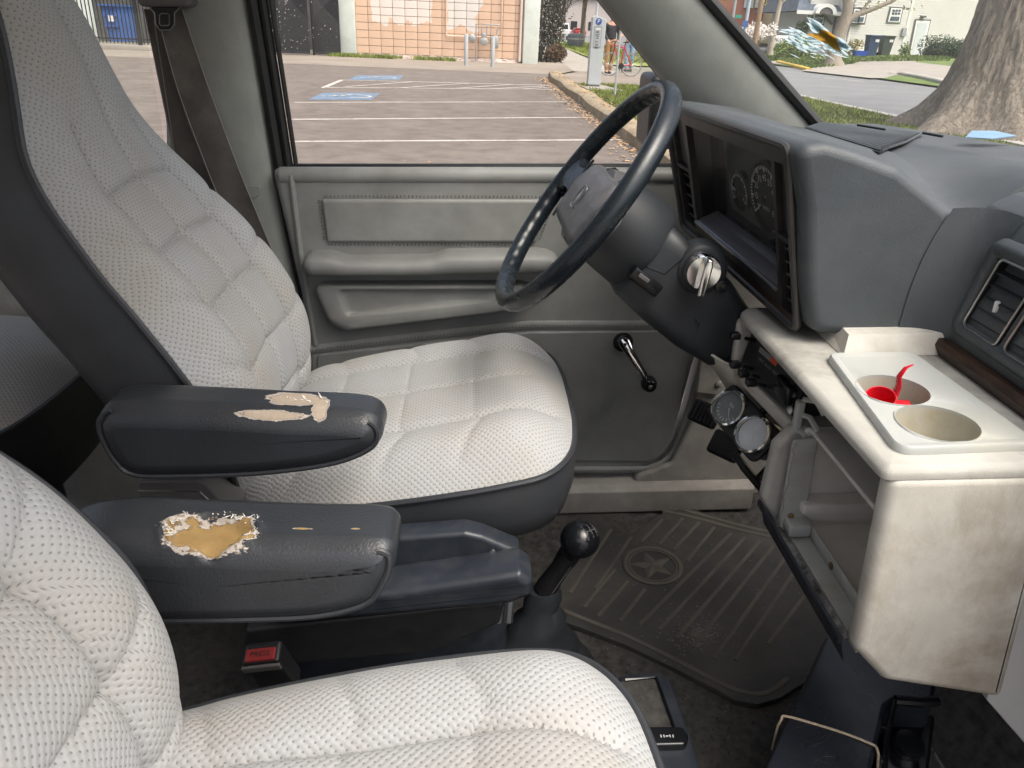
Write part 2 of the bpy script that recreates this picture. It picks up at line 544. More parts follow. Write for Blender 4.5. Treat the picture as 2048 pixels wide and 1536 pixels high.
WSGLASS = glass('windscreen_glass', (.96, .985, .97), (.8, .82, .82), .06)
LENS = glass('cluster_lens', (.90, .90, .90), (.6, .62, .65), .06)

# ------------------------------------------------------------------ van body: floor, pillars, roof, glass
body = thing('van_body', (0, .7, .5), 'grey trimmed cab shell of the parked van with pillars, sill and windscreen', 'van cab', van=True)
mb = MB()
mb.grid(lambda a, b: Vector((-2.0 + 3.1 * a, -.12 + 1.66 * b, .565 + .006 * noise.noise(Vector((a * 14, b * 9, 0))))), 60, 40)
fl = mb.build('cab_floor', CARPET, None, (0, .7, .55), kind='structure'); VANTOPS.append(fl)
# loose pile on the carpet where it shows between mat and seats
pm = MB()
for k in range(5200):
    x, y = random.uniform(-.45, .95), random.uniform(.45, 1.48)
    p = Vector((x, y, .568)); a = random.uniform(0, 6.28); l = random.uniform(.004, .008)
    q = p + Vector((math.cos(a) * l * .6, math.sin(a) * l * .6, l * .8)); w = Vector((-math.sin(a), math.cos(a), 0)) * .0014
    pm.add([p - w, p + w, q], [(0, 1, 2)])
pl = pm.build('carpet_pile', CARPET, None, (0, .7, .55), smooth=False, kind='stuff'); VANTOPS.append(tag(pl, 'short dark pile of the worn carpet on the cab floor', 'carpet'))

# lower side wall below door: sill step and kick panel in front of the door
mb = MB()
so = roundpoly([(1.44, .57), (1.44, .628), (1.455, .642), (1.56, .645), (1.56, .57)], .006)
mb.rprism(so, mYZ, -.42, .62, 0)
mb.build('door_sill', BEIGE, body)
mb = MB()
ko = roundpoly([(.34, .652), (.36, .60), (.50, .575), (.66, .60), (.72, .80), (.70, 1.30), (.50, 1.30), (.482, .98), (.462, .80), (.425, .69)], .02, 5)
mb.rprism(ko, mXZ, 1.462, 1.56, .008)
kick = mb.build('kick_panel', BEIGE, body)
mb = MB()
a = [V(1405, 690, Y=1.45), V(1462, 690, Y=1.45), V(1440, 790, Y=1.45), V(1392, 785, Y=1.45)]
mb.rprism([(p.x, p.z) for p in a], mXZ, 1.458, 1.447, 0, r1=.003)
kp = mb.build('access_plate', BEIGE, kick)
mb = MB(); c = V(1437, 768, Y=1.447); mb.lathe([(.0075, 0), (.007, .003), (.003, .005)], c, (0, -1, 0), 16)
mb.build('bolt', BEIGE, kick)

# B pillar
mb = MB()
def edge_pt(pts, z):
    for (x0, z0), (x1, z1) in zip(pts, pts[1:]):
        if z1 <= z <= z0: return x0 + (x1 - x0) * (z0 - z) / (z0 - z1)
    return pts[-1][0]
RE = [(-.425, 2.05), (-.418, 1.80), (-.412, 1.64), (-.406, 1.47), (-.402, 1.33), (-.395, 1.2), (-.378, 1.0), (-.378, .6)]
LE = [(-.60, 2.05), (-.585, 1.64), (-.592, 1.43), (-.62, 1.28), (-.66, 1.2), (-.70, .95), (-.70, .6)]
rings = []
for k in range(41):
    z = .60 + 1.45 * k / 40
    xr, xl = edge_pt(RE, z), edge_pt(LE, z)
    sec = [(xl, 1.56), (xl, 1.515), (xl + .012, 1.50), (xl + .04, 1.497), (xr - .05, 1.492), (xr - .02, 1.495), (xr - .006, 1.503), (xr, 1.52), (xr, 1.56)]
    rings.append([Vector((x, y, z)) for x, y in sec])
mb.rings(rings, True, True, False)
bp = mb.build('b_pillar', PILLAR, body)
mb = MB()
o = [(V(u, v, Y=1.494).x, V(u, v, Y=1.494).z) for u, v in ((486, 370), (522, 371), (521, 388), (512, 395), (490, 395))]
mb.rprism(roundpoly(o, .004), mXZ, 1.497, 1.490, .001)
mb.build('pillar_plate', PILLAR, bp)
# door aperture seal along the pillar
mb = MB()
mb.tube([Vector((edge_pt(RE, z) + .012, 1.512, z)) for z in [2.0 - .07 * i for i in range(20)]], .012, 8)
mb.build('door_seal', RUBBER, body)
# rear side wall with its window, behind the pillar
mb = MB()
mb.box((-1.35, 1.53, .88), (1.32, .06, .74))
rw = mb.build('side_wall', CREAM, body)
mb = MB()
for z, r in ((1.262, .006), (1.235, .004), (.93, .006), (.90, .004)):
    mb.tube([Vector((-2.0, 1.499, z)), Vector((-.70, 1.499, z))], r, 6)
mb.build('wall_moulding', PILLAR, rw)
mb = MB()
mb.rprism(roundpoly([(-1.95, 1.27), (-.62, 1.27), (-.60, 2.02), (-1.95, 2.02)], .05), mXZ, 1.545, 1.549, 0)
mb.build('quarter_window', GLASS, body)
mb = MB()
mb.box((-1.3, 1.53, 1.26), (1.4, .05, .03)); mb.box((-1.99, 1.53, 1.6), (.08, .06, .9))
mb.build('quarter_window_frame', PILLAR, body)

# A pillar: inner trim between door glass and windscreen
def apl(t): return Vector((.377 + .166 * t, 1.47, 1.463 - .175 * t))     # edge on the door side
def apr(t): return Vector((.602 + .228 * t, 1.425 + .01 * t, 1.438 - .204 * t))
mb = MB()
rings = []
for k in range(25):
    t = -2.75 + 3.6 * k / 24
    a, b = apl(t), apr(t)
    d = (b - a)
    n = Vector((-.3, -.95, .1)).normalized()
    sec = [a + Vector((.01, .07, .02)), a + Vector((0, .012, 0)), a + n * .006 + d * .03, a + d * .12 + n * .016, a + d * .35 + n * .024, a + d * .65 + n * .02, a + d * .88 + n * .012, a + d * .97 + n * .004, b, b + Vector((.02, .07, .02))]
    rings.append(sec)
mb.rings(rings, True, True, False)
mb.build('a_pillar', PILLAR, body)
mb = MB()
mb.tube([apr(t) + Vector((.008, -.002, .004)) for t in [-2.75 + .15 * i for i in range(25)]], .0105, 8)
mb.build('windscreen_seal', RUBBER, body)
mb = MB()
mb.tube([apl(t) + Vector((.014, .03, 0)) for t in [-2.75 + .15 * i for i in range(25)]], .009, 8)
mb.build('door_frame_seal', RUBBER, body)
def wsx(y): return .13 * (1 - ((y - .70) / .74) ** 2)
def ws(a, b):
    y = 1.44 - 1.50 * a
    p = apr(.45 - 3.2 * b)
    return Vector((p.x + .006 + wsx(y), y, p.z))
mb = MB(); mb.grid(ws, 40, 16)
mb.build('windscreen', WSGLASS, body)
# unseen passenger side, added to shade near seat: doorway rail, rear pillar, side wall
mb = MB(); mb.rprism(roundpoly([(-.16, 1.88), (-.10, 1.88), (-.08, 2.06), (-.16, 2.06)], .015), mYZ, -2.0, .12, 0); mb.build('unseen_roof_rail', PILLAR, body)
mb = MB(); mb.rprism(roundpoly([(-.64, .55), (-.46, .55), (-.50, 2.05), (-.66, 2.05)], .02), mXZ, -.16, -.09, .01); mb.build('unseen_pillar', PILLAR, body)
mb = MB(); mb.box((-1.32, -.13, .92), (1.36, .06, .74)); mb.build('side_wall', CREAM, body)  # unseen passenger-side wall, added to shade near seat
# roof and header
mb = MB()
hx = apr(-2.6)
mb.grid(lambda a, b: Vector((-2.0 + (hx.x + wsx(1.54 - 1.66 * b) + 2.0) * a, 1.54 - 1.66 * b, 2.03 + .05 * math.sin(math.pi * b) - .05 * a ** 6)), 30, 16)
mb.build('roof_lining', HEADL, body)
# ------------------------------------------------------------------ seats
def seg_dist(S, T, pts):
    d = np.full(S.shape, 9.0)
    for (a, b), (c, e) in zip(pts, pts[1:]):
        vx, vy = c - a, e - b
        L = vx * vx + vy * vy + 1e-12
        k = np.clip(((S - a) * vx + (T - b) * vy) / L, 0, 1)
        d = np.minimum(d, np.hypot(S - a - k * vx, T - b - k * vy))
    return d
def pillow(mb, out, ctr, hfun, mp, nr=46):
    out = np.array([tuple(p)[:2] for p in out])
    N = len(out)
    k = np.linspace(0, 1, nr + 1)[1:]
    r = 1 - (1 - k) ** 1.5
    S = ctr[0] + (out[None, :, 0] - ctr[0]) * r[:, None]
    T = ctr[1] + (out[None, :, 1] - ctr[1]) * r[:, None]
    RR = np.repeat(r[:, None], N, 1)
    P = mp(S, T, hfun(S, T, RR))
    c0 = mp(np.array([ctr[0]]), np.array([ctr[1]]), hfun(np.array([ctr[0]]), np.array([ctr[1]]), np.array([0.0])))[0]
    # arc-length texture coordinates
    full = np.concatenate([np.repeat(c0[None, None, :], N, 1), P], 0)
    L = np.cumsum(np.linalg.norm(np.diff(full, axis=0), axis=2), 0)
    dirs = out - np.array(ctr)
    dirs = dirs / np.linalg.norm(dirs, axis=1)[:, None]
    b = mb.add([Vector(c0)], [])
    mb.uv[b] = (0, 0)
    b1 = mb.add([Vector(P[i, j]) for i in range(nr) for j in range(N)], [])
    for i in range(nr):
        for j in range(N):
            mb.uv[b1 + i * N + j] = (dirs[j, 0] * L[i, j], dirs[j, 1] * L[i, j])
    for j in range(N):
        mb.f.append((b, b1 + j, b1 + (j + 1) % N)); mb.mi.append(mb.m)
    for i in range(nr - 1):
        for j in range(N):
            q = (j + 1) % N
            mb.f.append((b1 + i * N + j, b1 + (i + 1) * N + j, b1 + (i + 1) * N + q, b1 + i * N + q)); mb.mi.append(mb.m)
def sstep(a, b, x):
    t = np.clip((x - a) / (b - a), 0, 1)
    return t * t * (3 - 2 * t)
def resample(pts, n):
    P = np.array([tuple(p)[:2] for p in pts] + [tuple(pts[0])[:2]])
    L = np.concatenate([[0], np.cumsum(np.linalg.norm(np.diff(P, axis=0), axis=1))])
    s = np.linspace(0, L[-1], n + 1)[:-1]
    return [(float(np.interp(q, L, P[:, 0])), float(np.interp(q, L, P[:, 1]))) for q in s]
def wear_vinyl(name, patches, foam):
    """dark vinyl, peeled to the cloth backing / foam inside ragged patches (centre, radii) in object space"""
    m = leather(name, (.032, .035, .040), .36)
    nt = m.node_tree; bs = nt.nodes['Principled BSDF']
    old = bs.inputs['Base Color'].links[0].from_socket
    oldr = bs.inputs['Roughness'].links[0].from_socket
    co = objco(nt)
    wn1 = noise_n(nt, 30, 7, .72, objco(nt, (.5, 1, 1)))
    best = None
    for c, r in patches:
        mp = nt.nodes.new('ShaderNodeMapping'); mp.vector_type = 'TEXTURE'
        mp.inputs['Location'].default_value = c; mp.inputs['Scale'].default_value = r
        link(nt, co, mp.inputs[0])
        ln = nt.nodes.new('ShaderNodeVectorMath'); ln.operation = 'LENGTH'; link(nt, mp.outputs[0], ln.inputs[0])
        best = ln.outputs['Value'] if best is None else math_n(nt, 'MINIMUM', best, ln.outputs['Value'])
    d = math_n(nt, 'ADD', best, math_n(nt, 'MULTIPLY', math_n(nt, 'SUBTRACT', wn1, .5), 1.7))
    rim = ramp(nt, d, [(.93, 1), (.96, 0)])
    inn = ramp(nt, d, [(.80, 1), (.84, 0)])
    pale = mixc(nt, noise_n(nt, 240, 3, .6, co), (.62, .59, .55), (.36, .29, .23))
    core = mixc(nt, noise_n(nt, 60, 5, .6, co), (.24, .14, .045), (.42, .29, .12)) if foam else mixc(nt, noise_n(nt, 160, 4, .6, co), (.50, .43, .35), (.34, .26, .19))
    cc = mixc(nt, rim, old, mixc(nt, inn, pale, core))
    link(nt, cc, bs.inputs['Base Color'])
    link(nt, math_n(nt, 'MAXIMUM', oldr, math_n(nt, 'MULTIPLY', rim, .9)), bs.inputs['Roughness'])
    b = bs.inputs['Normal'].links[0].from_node
    bb = nd(nt, 'Bump', Strength=.8, Distance=.0025)
    link(nt, math_n(nt, 'MULTIPLY', math_n(nt, 'ADD', rim, inn), -1), bb.inputs['Height']); link(nt, b.outputs[0], bb.inputs['Normal'])
    link(nt, bb.outputs[0], bs.inputs['Normal'])
    return m
BCURVE = [(-.352, .955), (-.350, 1.06), (-.362, 1.15), (-.388, 1.21), (-.424, 1.27), (-.468, 1.33), (-.510, 1.40), (-.536, 1.46), (-.551, 1.53), (-.564, 1.60), (-.577, 1.66), (-.592, 1.74), (-.60, 1.80)]
_bc = np.array([tuple(p) for p in spline([(x, z) for x, z in BCURVE], 12)])
_bl = np.concatenate([[0], np.cumsum(np.linalg.norm(np.diff(_bc, axis=0), axis=1))])
BHALF = [(0, .0), (.12, .0), (.170, .02), (.204, .07), (.222, .14), (.227, .20), (.226, .26), (.221, .32), (.210, .38), (.197, .44), (.186, .50), (.170, .55), (.142, .60), (.116, .65), (.096, .70), (.080, .75), (.060, .785), (.03, .80), (0, .803)]
CHALF = [(0, 0), (.15, .0), (.205, .02), (.228, .08), (.240, .18), (.245, .30), (.240, .40), (.222, .455), (.17, .490), (.09, .503), (0, .505)]
def mirror_out(h, n):
    sp = spline([(a, b) for a, b in h], 6)
    r = [(p.x, p.y) for p in sp]
    return resample(r + [(-x, y) for x, y in r[-2:0:-1]], n)
BOUT, COUT = mirror_out(BHALF, 300), mirror_out(CHALF, 260)
def hw(t):
    ts = [b for a, b in BHALF[1:]]; ws_ = [a for a, b in BHALF[1:]]
    return np.interp(t, ts, ws_)
def make_seat(name, label, yc, dx, side, sd, bdx=0):
    rnd = random.Random(sd)
    root = thing(name, (-.15 + dx, yc, .57), label, 'seat', van=True)
    def bmap(S, T, H):
        x = np.interp(T, _bl, _bc[:, 0]); z = np.interp(T, _bl, _bc[:, 1])
        e = .012
        tx = np.interp(T + e, _bl, _bc[:, 0]) - np.interp(T - e, _bl, _bc[:, 0]); tz = np.interp(T + e, _bl, _bc[:, 1]) - np.interp(T - e, _bl, _bc[:, 1])
        n = np.hypot(tx, tz) + 1e-9
        return np.stack([x + tz / n * H + dx + bdx, yc + S, z - tx / n * H], -1)
    seams = [([(0, .02), (0, .76)], .015, .012),
             ([(-.105, .02), (-.112, .28), (-.104, .47), (-.085, .57)], .016, .012), ([(.105, .02), (.112, .28), (.104, .47), (.085, .57)], .016, .012)]
    for t in (.10, .19, .285, .38, .475):
        seams.append(([(-.108, t), (0, t + .006), (.108, t)], .013, .013))
    for sg in (-1, 1):
        for t in (.09, .19, .295, .39):
            seams.append(([(sg * .115, t), (sg * .185, t + .035 + rnd.uniform(-.01, .01))], .010, .013))
    def bh(S, T, r):
        h = .034 * (1 - r ** 7)
        w = hw(T)
        bol = np.exp(-((np.abs(S) - .160) / .05) ** 2) * sstep(.0, .08, T) * (1 - sstep(.40, .54, T))
        h = h + .017 * bol * (1 - r ** 12) + .006 * np.exp(-((T - .66) / .12) ** 2) * (1 - r ** 4)
        k = 1 - sstep(.86, .985, r)
        for p, dp, wd_ in seams:
            d = seg_dist(S, T, p)
            h = h - k * dp * (.74 * np.exp(-d / (wd_ * .38)) + .16 * np.exp(-(d / (wd_ * 2.0)) ** 2))
        h = h + .0012 * np.sin(S * 37 + T * 11) * np.sin(T * 29 + sd) * k
        return h
    mb = MB(); pillow(mb, BOUT, (0, .42), bh, bmap, 100)
    bk = mb.build('backrest', FABRIC, root)
    rings = []
    for off, dep in ((0, 0), (-.004, -.02), (-.006, -.05), (-.004, -.09), (.008, -.115), (.035, -.13), (.08, -.137)):
        o = np.array(offset2(BOUT, off) if abs(off) > 1e-6 else BOUT)
        P = bmap(o[:, 0], o[:, 1], np.full(len(o), dep))
        rings.append([Vector(p) for p in P])
    mb = MB(); mb.rings(rings, False, True)
    mb.build('back_shell', VINYLS, bk)
    o = np.array(BOUT); P = bmap(o[:, 0] * 1.006, o[:, 1], np.full(len(o), .001))
    mb = MB(); mb.tube([Vector(p) for p in P], .0048, 8, True)
    mb.build('piping', VINYL, bk)
    # cushion
    def cmap(S, T, H):
        return np.stack([-.368 + T + dx, yc + S, .978 + .145 * T - .10 * np.clip(T - .40, 0, 1) ** 1.3 + H], -1)
    cseam = [([(-.125, .0), (-.12, .36), (-.105, .47)], .017, .018), ([(.125, .0), (.12, .36), (.105, .47)], .017, .018), ([(0, .0), (0, .44)], .011, .012)]
    for t in (.13, .24, .35):
        cseam.append(([(-.12, t), (.12, t)], .0035, .014))
    for sg in (-1, 1):
        for t in (.12, .25, .36):
            cseam.append(([(sg * .14, t), (sg * .21, t - .03)], .006, .018))
    def ch(S, T, r):
        h = .052 * (1 - r ** 6)
        bol = np.exp(-((np.abs(S) - .185) / .05) ** 2)
        h = h + .010 * bol * (1 - r ** 8) + .010 * np.exp(-((T - .43) / .07) ** 2) * (1 - r ** 6)
        k = 1 - sstep(.88, .99, r)
        for p, dp, wd_ in cseam:
            d = seg_dist(S, T, p)
            h = h - k * dp * (.72 * np.exp(-d / (wd_ * .32)) + .12 * np.exp(-(d / (wd_ * 2.0)) ** 2))
        return h + .0012 * np.sin(S * 31 + sd) * np.sin(T * 27 + 1) * k
    mb = MB(); pillow(mb, COUT, (0, .25), ch, cmap, 80)
    cu = mb.build('cushion', FABRIC, root)
    rings = []
    for off, dep in ((0, 0), (-.004, -.025), (-.003, -.06), (.006, -.092), (.03, -.112), (.07, -.118)):
        o = np.array(offset2(COUT, off) if abs(off) > 1e-6 else COUT)
        rings.append([Vector(p) for p in cmap(o[:, 0], o[:, 1], np.full(len(o), dep))])
    mb = MB(); mb.rings(rings, False, True)
    mb.build('cushion_skirt', VINYL, cu)
    o = np.array(COUT)
    mb = MB(); mb.tube([Vector(p) for p in cmap(o[:, 0] * 1.006, o[:, 1] + .001, np.zeros(len(o)))], .0046, 8, True)
    mb.build('piping', VINYL, cu)
    # pedestal on the floor
    mb = MB()
    po = roundpoly([(-.33 + dx, yc - .17), (.03 + dx, yc - .17), (.03 + dx, yc + .17), (-.33 + dx, yc + .17)], .03)
    mb.rprism(po, mXY, .572, .91, .012)
    mb.build('pedestal', BLUEBLK, root)
    return root
def armrest(root, ys, pts, wear, ctr_top, wear_fine=True):
    """padded armrest: side outline pts (x, z) between y = ys[0] (camera side) and ys[1]"""
    out = resample([tuple(p) for p in spline([Vector((x, z)) for x, z in pts], 10, True)], 260)
    if area2(out) < 0: out = out[::-1]
    prof = [(.0235, -.0045), (.022, -.0045), (.015, -.002), (.008, .0015), (.003, .006), (.0, .012), (-.002, .0155), (-.003, .019), (-.003, .0225), (-.003, .026), (-.003, .029), (-.003, .0325), (-.003, .036)]
    th = ys[1] - ys[0]
    nm = int((th - .072) / .0028) if wear_fine else 0
    prof = [(a, ys[0] + d) for a, d in prof] + [(-.003, ys[0] + .036 + (th - .072) * (k + 1) / (nm + 1)) for k in range(nm)] + [(a, ys[1] - d) for a, d in prof[::-1]]
    mb = MB()
    R = []
    for a, d in prof:
        o = offset2(out, a) if abs(a) > 1e-6 else out
        R.append([Vector((p[0], d, p[1])) for p in o])
    mb.rings(R, fan=True)
    ar = mb.build('armrest', wear, root)
    # piping down the two ends and along the bottom, on the camera side
    zt = max(p[1] for p in out); zb = min(p[1] for p in out); xl = min(p[0] for p in out); xr = max(p[0] for p in out)
    o = offset2(out, .0025)
    n = len(o)
    k0 = max(range(n), key=lambda i: o[i][1] - abs(o[i][0] - (xl + .02)) * 3)
    k1 = max(range(n), key=lambda i: o[i][1] - abs(o[i][0] - (xr - .012)) * 3)
    path = []
    i = k0
    while True:
        path.append(Vector((o[i][0], ys[0] + .004, o[i][1])))
        if i == k1: break
        i = (i + 1) % n
    mb = MB(); mb.tube(path, .0033, 7)
    mb.build('piping', VINYL, ar)
    return ar
drv = make_seat('driver_seat', "pale grey waffle cloth captain's seat with torn armrest beside the steering wheel", 1.10, 0, -1, 3)
pas = make_seat('passenger_seat', "nearest pale cloth captain's seat with a big foam hole in its armrest", .315, .004, 1, 8, .042)
Y0 = .775
po = [V(u, v, Y=Y0) for u, v in ((196, 836), (236, 818), (400, 822), (560, 830), (700, 836), (748, 850), (758, 880), (735, 908), (660, 935), (520, 953), (360, 959), (265, 956), (222, 925), (193, 870))]
ox, oy, oz = ORG[drv.name]
DT = V(560, 828, Y=Y0).z
WD = wear_vinyl('peeling_vinyl', [((V(590, 806, Z=DT).x - ox, V(590, 801, Z=DT).y - oy, DT - oz), (.040, .017, .020)),
                               ((V(640, 815, Z=DT).x - ox, V(640, 812, Z=DT).y - oy, DT - oz), (.011, .022, .022)),
                               ((V(545, 824, Z=DT).x - ox, V(545, 824, Z=DT).y - oy, DT - oz), (.05, .007, .02)),
                               ((V(735, 836, Z=DT - .006).x - ox, V(735, 836, Z=DT - .006).y - oy, DT - .006 - oz), (.008, .014, .014))], False)
ad = armrest(drv, (Y0, Y0 + .075), [(p.x, p.z) for p in po], WD, None)
Y1 = .575
po = [V(u, v, Y=Y1) for u, v in ((90, 1110), (200, 1086), (400, 1092), (600, 1098), (730, 1100), (776, 1110), (783, 1136), (770, 1172), (735, 1215), (640, 1240), (500, 1248), (300, 1250), (150, 1240), (95, 1160))]
ox, oy, oz = ORG[pas.name]
hc = V(425, 1062, Z=V(425, 1092, Y=.575).z)
WP = wear_vinyl('torn_vinyl', [((hc.x - ox, hc.y - oy, hc.z - oz), (.046, .025, .035)), ((hc.x + .085 - ox, hc.y + .004 - oy, hc.z - .004 - oz), (.012, .002, .02)), ((hc.x + .135 - ox, hc.y + .005 - oy, hc.z - .008 - oz), (.005, .0015, .02))], True)
ap = armrest(pas, (Y1, Y1 + .085), [(p.x, p.z) for p in po], WP, None)
# sunken foam of the hole, with frayed threads round its rim
vs_ = ap.data.vertices
for v in vs_:
    p = Vector(v.co) + ORG[pas.name]
    d = math.hypot((p.x - hc.x) / .040, (p.y - hc.y) / .022)
    d += .35 * noise.noise(Vector((p.x * 45, p.y * 60, 1))) 
    if p.z > hc.z - .03: v.co.z += -.013 * max(0, min(1, (1.0 - d) * 5)) + .0028 * math.exp(-((d - 1.12) / .12) ** 2)
rnd = random.Random(4)
mb = MB()
top = max(v.co.z for v in vs_) + ORG[pas.name].z
def ztop(x): return hc.z + .003 - (x - hc.x) * .10
for k in range(60):
    a = rnd.uniform(-.6, 3.75)
    rr = rnd.uniform(.84, 1.0) + .18 * noise.noise(Vector((math.cos(a) * 1.6, math.sin(a) * 1.6, 2)))
    p = Vector((hc.x + .043 * rr * math.cos(a), hc.y + .024 * rr * math.sin(a), 0))
    p.z = ztop(p.x)
    d = Vector((math.cos(a + rnd.uniform(-1, 1)), math.sin(a + rnd.uniform(-1, 1)) * .8, rnd.uniform(-.05, .9))) * rnd.uniform(.0015, .0065)
    q = p + d * .5 + Vector((rnd.uniform(-.003, .003), rnd.uniform(-.003, .003), 0))
    mb.tube([p, q, p + d + Vector((rnd.uniform(-.003, .003), 0, rnd.uniform(-.002, .003)))], [.0008, .0006, .0003], 4)
mb.build('frayed_threads', FIBRE, ap, kind='stuff')
mb = MB()
dc = V(605, 803, Z=DT)
for k in range(16):
    p = Vector((dc.x + rnd.uniform(-.035, .03), dc.y + rnd.uniform(.0, .012), dc.z + rnd.uniform(-.002, .0)))
    d = Vector((rnd.uniform(-.006, .006), rnd.uniform(-.004, .004), rnd.uniform(.001, .005)))
    mb.tube([p, p + d * .5, p + d], [.0009, .0008, .0004], 4)
mb.build('frayed_threads', FIBRE, ad, kind='stuff')
# recliner cover, side cover, rail and lower tray of the driver seat
mb = MB()
o = [V(u, v, Y=.845) for u, v in ((274, 962), (390, 960), (412, 968), (470, 1030), (470, 1062), (280, 1060))]
mb.rprism(roundpoly([(p.x, p.z) for p in o], .006), mXZ, .845, .90, .004)
mb.build('recliner_cover', GREYP, drv)
mb = MB()
for v0 in (982, 996):
    mb.tube([V(276, v0, Y=.845), V(400, v0 + 2, Y=.845), V(440, v0 + 40, Y=.845)], .0016, 6)
mb.build('cover_ridge', STEEL, drv)
mb = MB()
o = [V(u, v, Y=.80) for u, v in ((770, 1085), (800, 1076), (930, 1066), (965, 1074), (1040, 1105), (1038, 1130), (900, 1152), (770, 1172))]
mb.rprism(roundpoly([(p.x, p.z) for p in o], .006), mXZ, .80, .835, .006)
sc_ = mb.build('hinge_cover', BLUEBLK, drv)
mb = MB(); mb.lathe([(.0052, 0), (.0050, .0018), (.0026, .0022), (.0024, .0008), (.001, .0006)], V(985, 1105, Y=.7995), (0, -1, 0), 16)
mb.build('screw', CHROME, sc_)
mb = MB()
o = [V(u, v, Y=.745) for u, v in ((560, 1252), (560, 1200), (780, 1186), (960, 1160), (1040, 1148), (1066, 1166), (1062, 1195), (1020, 1212), (800, 1232))]
mb.rprism(roundpoly([(p.x, p.z) for p in o], .008), mXZ, .745, .805, .010)
mb.build('seat_base_cover', BLUEBLK, drv)
mb = MB()
o = [V(u, v, Y=.75) for u, v in ((490, 1262), (1010, 1206), (1000, 1250), (860, 1310), (480, 1340))]
mb.rprism(roundpoly([(p.x, p.z) for p in o], .006), mXZ, .752, .88, .005)
mb.build('seat_rail_cover', BLACK, drv)
# buckle with the red release
bk = thing('seat_belt_buckle', V(530, 1360, Y=.70), 'black seat belt buckle with red release standing between the seats', 'buckle', van=True)
bl, br = V(485, 1340, Y=.665), V(580, 1330, Y=.665)
bc = V(545, 1334, Y=.70)
Rb = Matrix.Rotation(math.radians(-6), 3, 'Y') @ Matrix.Rotation(math.radians(20), 3, 'X')
mb = MB(); mb.rbox(bc, (.046, .028, .085), .005, 3, Rb); mb.build('buckle_body', BLACK, bk)
mb = MB(); mb.rbox(bc + Rb @ Vector((0, -.004, .0435)), (.036, .016, .005), .002, 2, Rb); rb = mb.build('release_button', REDB, bk)
mb = MB(); text_mb(mb, 'PRESS', .0095, lambda x, y: bc + Rb @ Vector((x, -.004 + y, .0464))); mb.build('press_lettering', BLACK, rb)
mb = MB(); mb.tube([bc + Rb @ Vector((0, 0, -.03)), bc + Vector((-.01, .02, -.10)), bc + Vector((-.03, .06, -.20))], .014, 8, flat=.35); mb.build('stalk', BLACK, bk)
mb = MB(); mb.rbox(bc + Rb @ Vector((0, -.016, .034)), (.046, .004, .012), .001, 1, Rb); mb.build('buckle_lip', GREYP, bk)
# rear seat behind the driver
rs = thing('rear_seat', (-.85, 1.2, .57), 'rounded end of the pale cloth rear seat with black skirt behind the driver', 'seat', van=True)
c0 = V(60, 690, Y=1.18)
def rmap(S, T, H): return np.stack([-1.25 + T, 1.17 + S, 1.075 + H - .02 * (T / .5), ], -1)
ro = resample([tuple(p) for p in spline([Vector(p) for p in ((-.24, 0), (.24, 0), (.25, .25), (.24, .45), (.17, .53), (0, .55), (-.17, .53), (-.24, .45), (-.25, .25))], 8, True)], 120)
mb = MB(); pillow(mb, ro, (0, .28), lambda S, T, r: .065 * (1 - r ** 5) - .006 * np.exp(-seg_dist(S, T, [(-.1, .1), (-.1, .5)]) / .02), rmap, 30)
rc = mb.build('cushion', FABRIC, rs)
rings = []
for off, dep in ((0, 0), (-.002, -.04), (.004, -.10), (.02, -.16), (.05, -.17)):
    o = np.array(offset2(ro, off) if abs(off) > 1e-6 else ro); rings.append([Vector(p) for p in rmap(o[:, 0], o[:, 1], np.full(len(o), dep))])
mb = MB(); mb.rings(rings, False, True); mb.build('skirt', BLACK, rs)
o = np.array(ro); mb = MB(); mb.tube([Vector(p) for p in rmap(o[:, 0] * 1.005, o[:, 1], np.zeros(len(o)))], .004, 6, True); mb.build('piping', VINYL, rc)
mb = MB(); mb.rbox((-1.0, 1.17, .74), (.3, .3, .34), .02); mb.build('pedestal', BLACK, rs)
# ------------------------------------------------------------------ driver's door
YD = 1.478
def D(u, v, y=YD): p = V(u, v, Y=y); return (p.x, p.z)
door = thing('driver_door', (.05, 1.50, .66), "grey vinyl trimmed driver's door with stitched panel, armrest and side window", 'door', van=True)
mb = MB()
do = roundpoly([(-.398, 1.352, .012), (.50, 1.345, .01), (.50, 1.10, .05), (.455, .93, .10), (.418, .665, .11), (.10, .648, .02), (-.378, .648, .02), (-.372, 1.1, .2)], .02, 8)
mb.rprism(do, mXZ, YD, 1.55, .012, 4)
mb.build('door_panel', DOORM, door)
mb = MB()      # padded sill roll under the glass, and the rear edge roll
mb.tube([Vector((-.385, YD + .012, 1.338)), Vector((.5, YD + .012, 1.331))], .017, 10)
mb.build('sill_roll', DOORM, door)
mb = MB(); mb.tube([Vector((*D(582, 350), 0)).xzy + Vector((0, YD, 0)) if False else Vector((D(582, 350)[0], YD, D(582, 350)[1])), Vector((D(600, 500)[0], YD, D(600, 500)[1])), Vector((D(632, 690)[0], YD, D(632, 690)[1]))], .006, 8); mb.build('edge_roll', DOORM, door)
def stitch(mb, pts, y, closed=False, gap=.0075, r=.0009, l=.0042):
    P = [Vector((p[0], y, p[1])) for p in pts] + ([Vector((pts[0][0], y, pts[0][1]))] if closed else [])
    for a, b in zip(P, P[1:]):
        d = b - a; L = d.length
        if L < 1e-6: continue
        d /= L
        k = gap / 2
        n = Vector((-d.z, 0, d.x))
        while k < L:
            c = a + d * k
            mb.box(c, (.0018, .002, .0018)) if False else mb.add([c - n * l / 2 - d * r, c + n * l / 2 - d * r, c + n * l / 2 + d * r, c - n * l / 2 + d * r, c + Vector((0, -.0016, 0))], [(0, 1, 4), (1, 2, 4), (2, 3, 4), (3, 0, 4)])
            k += gap
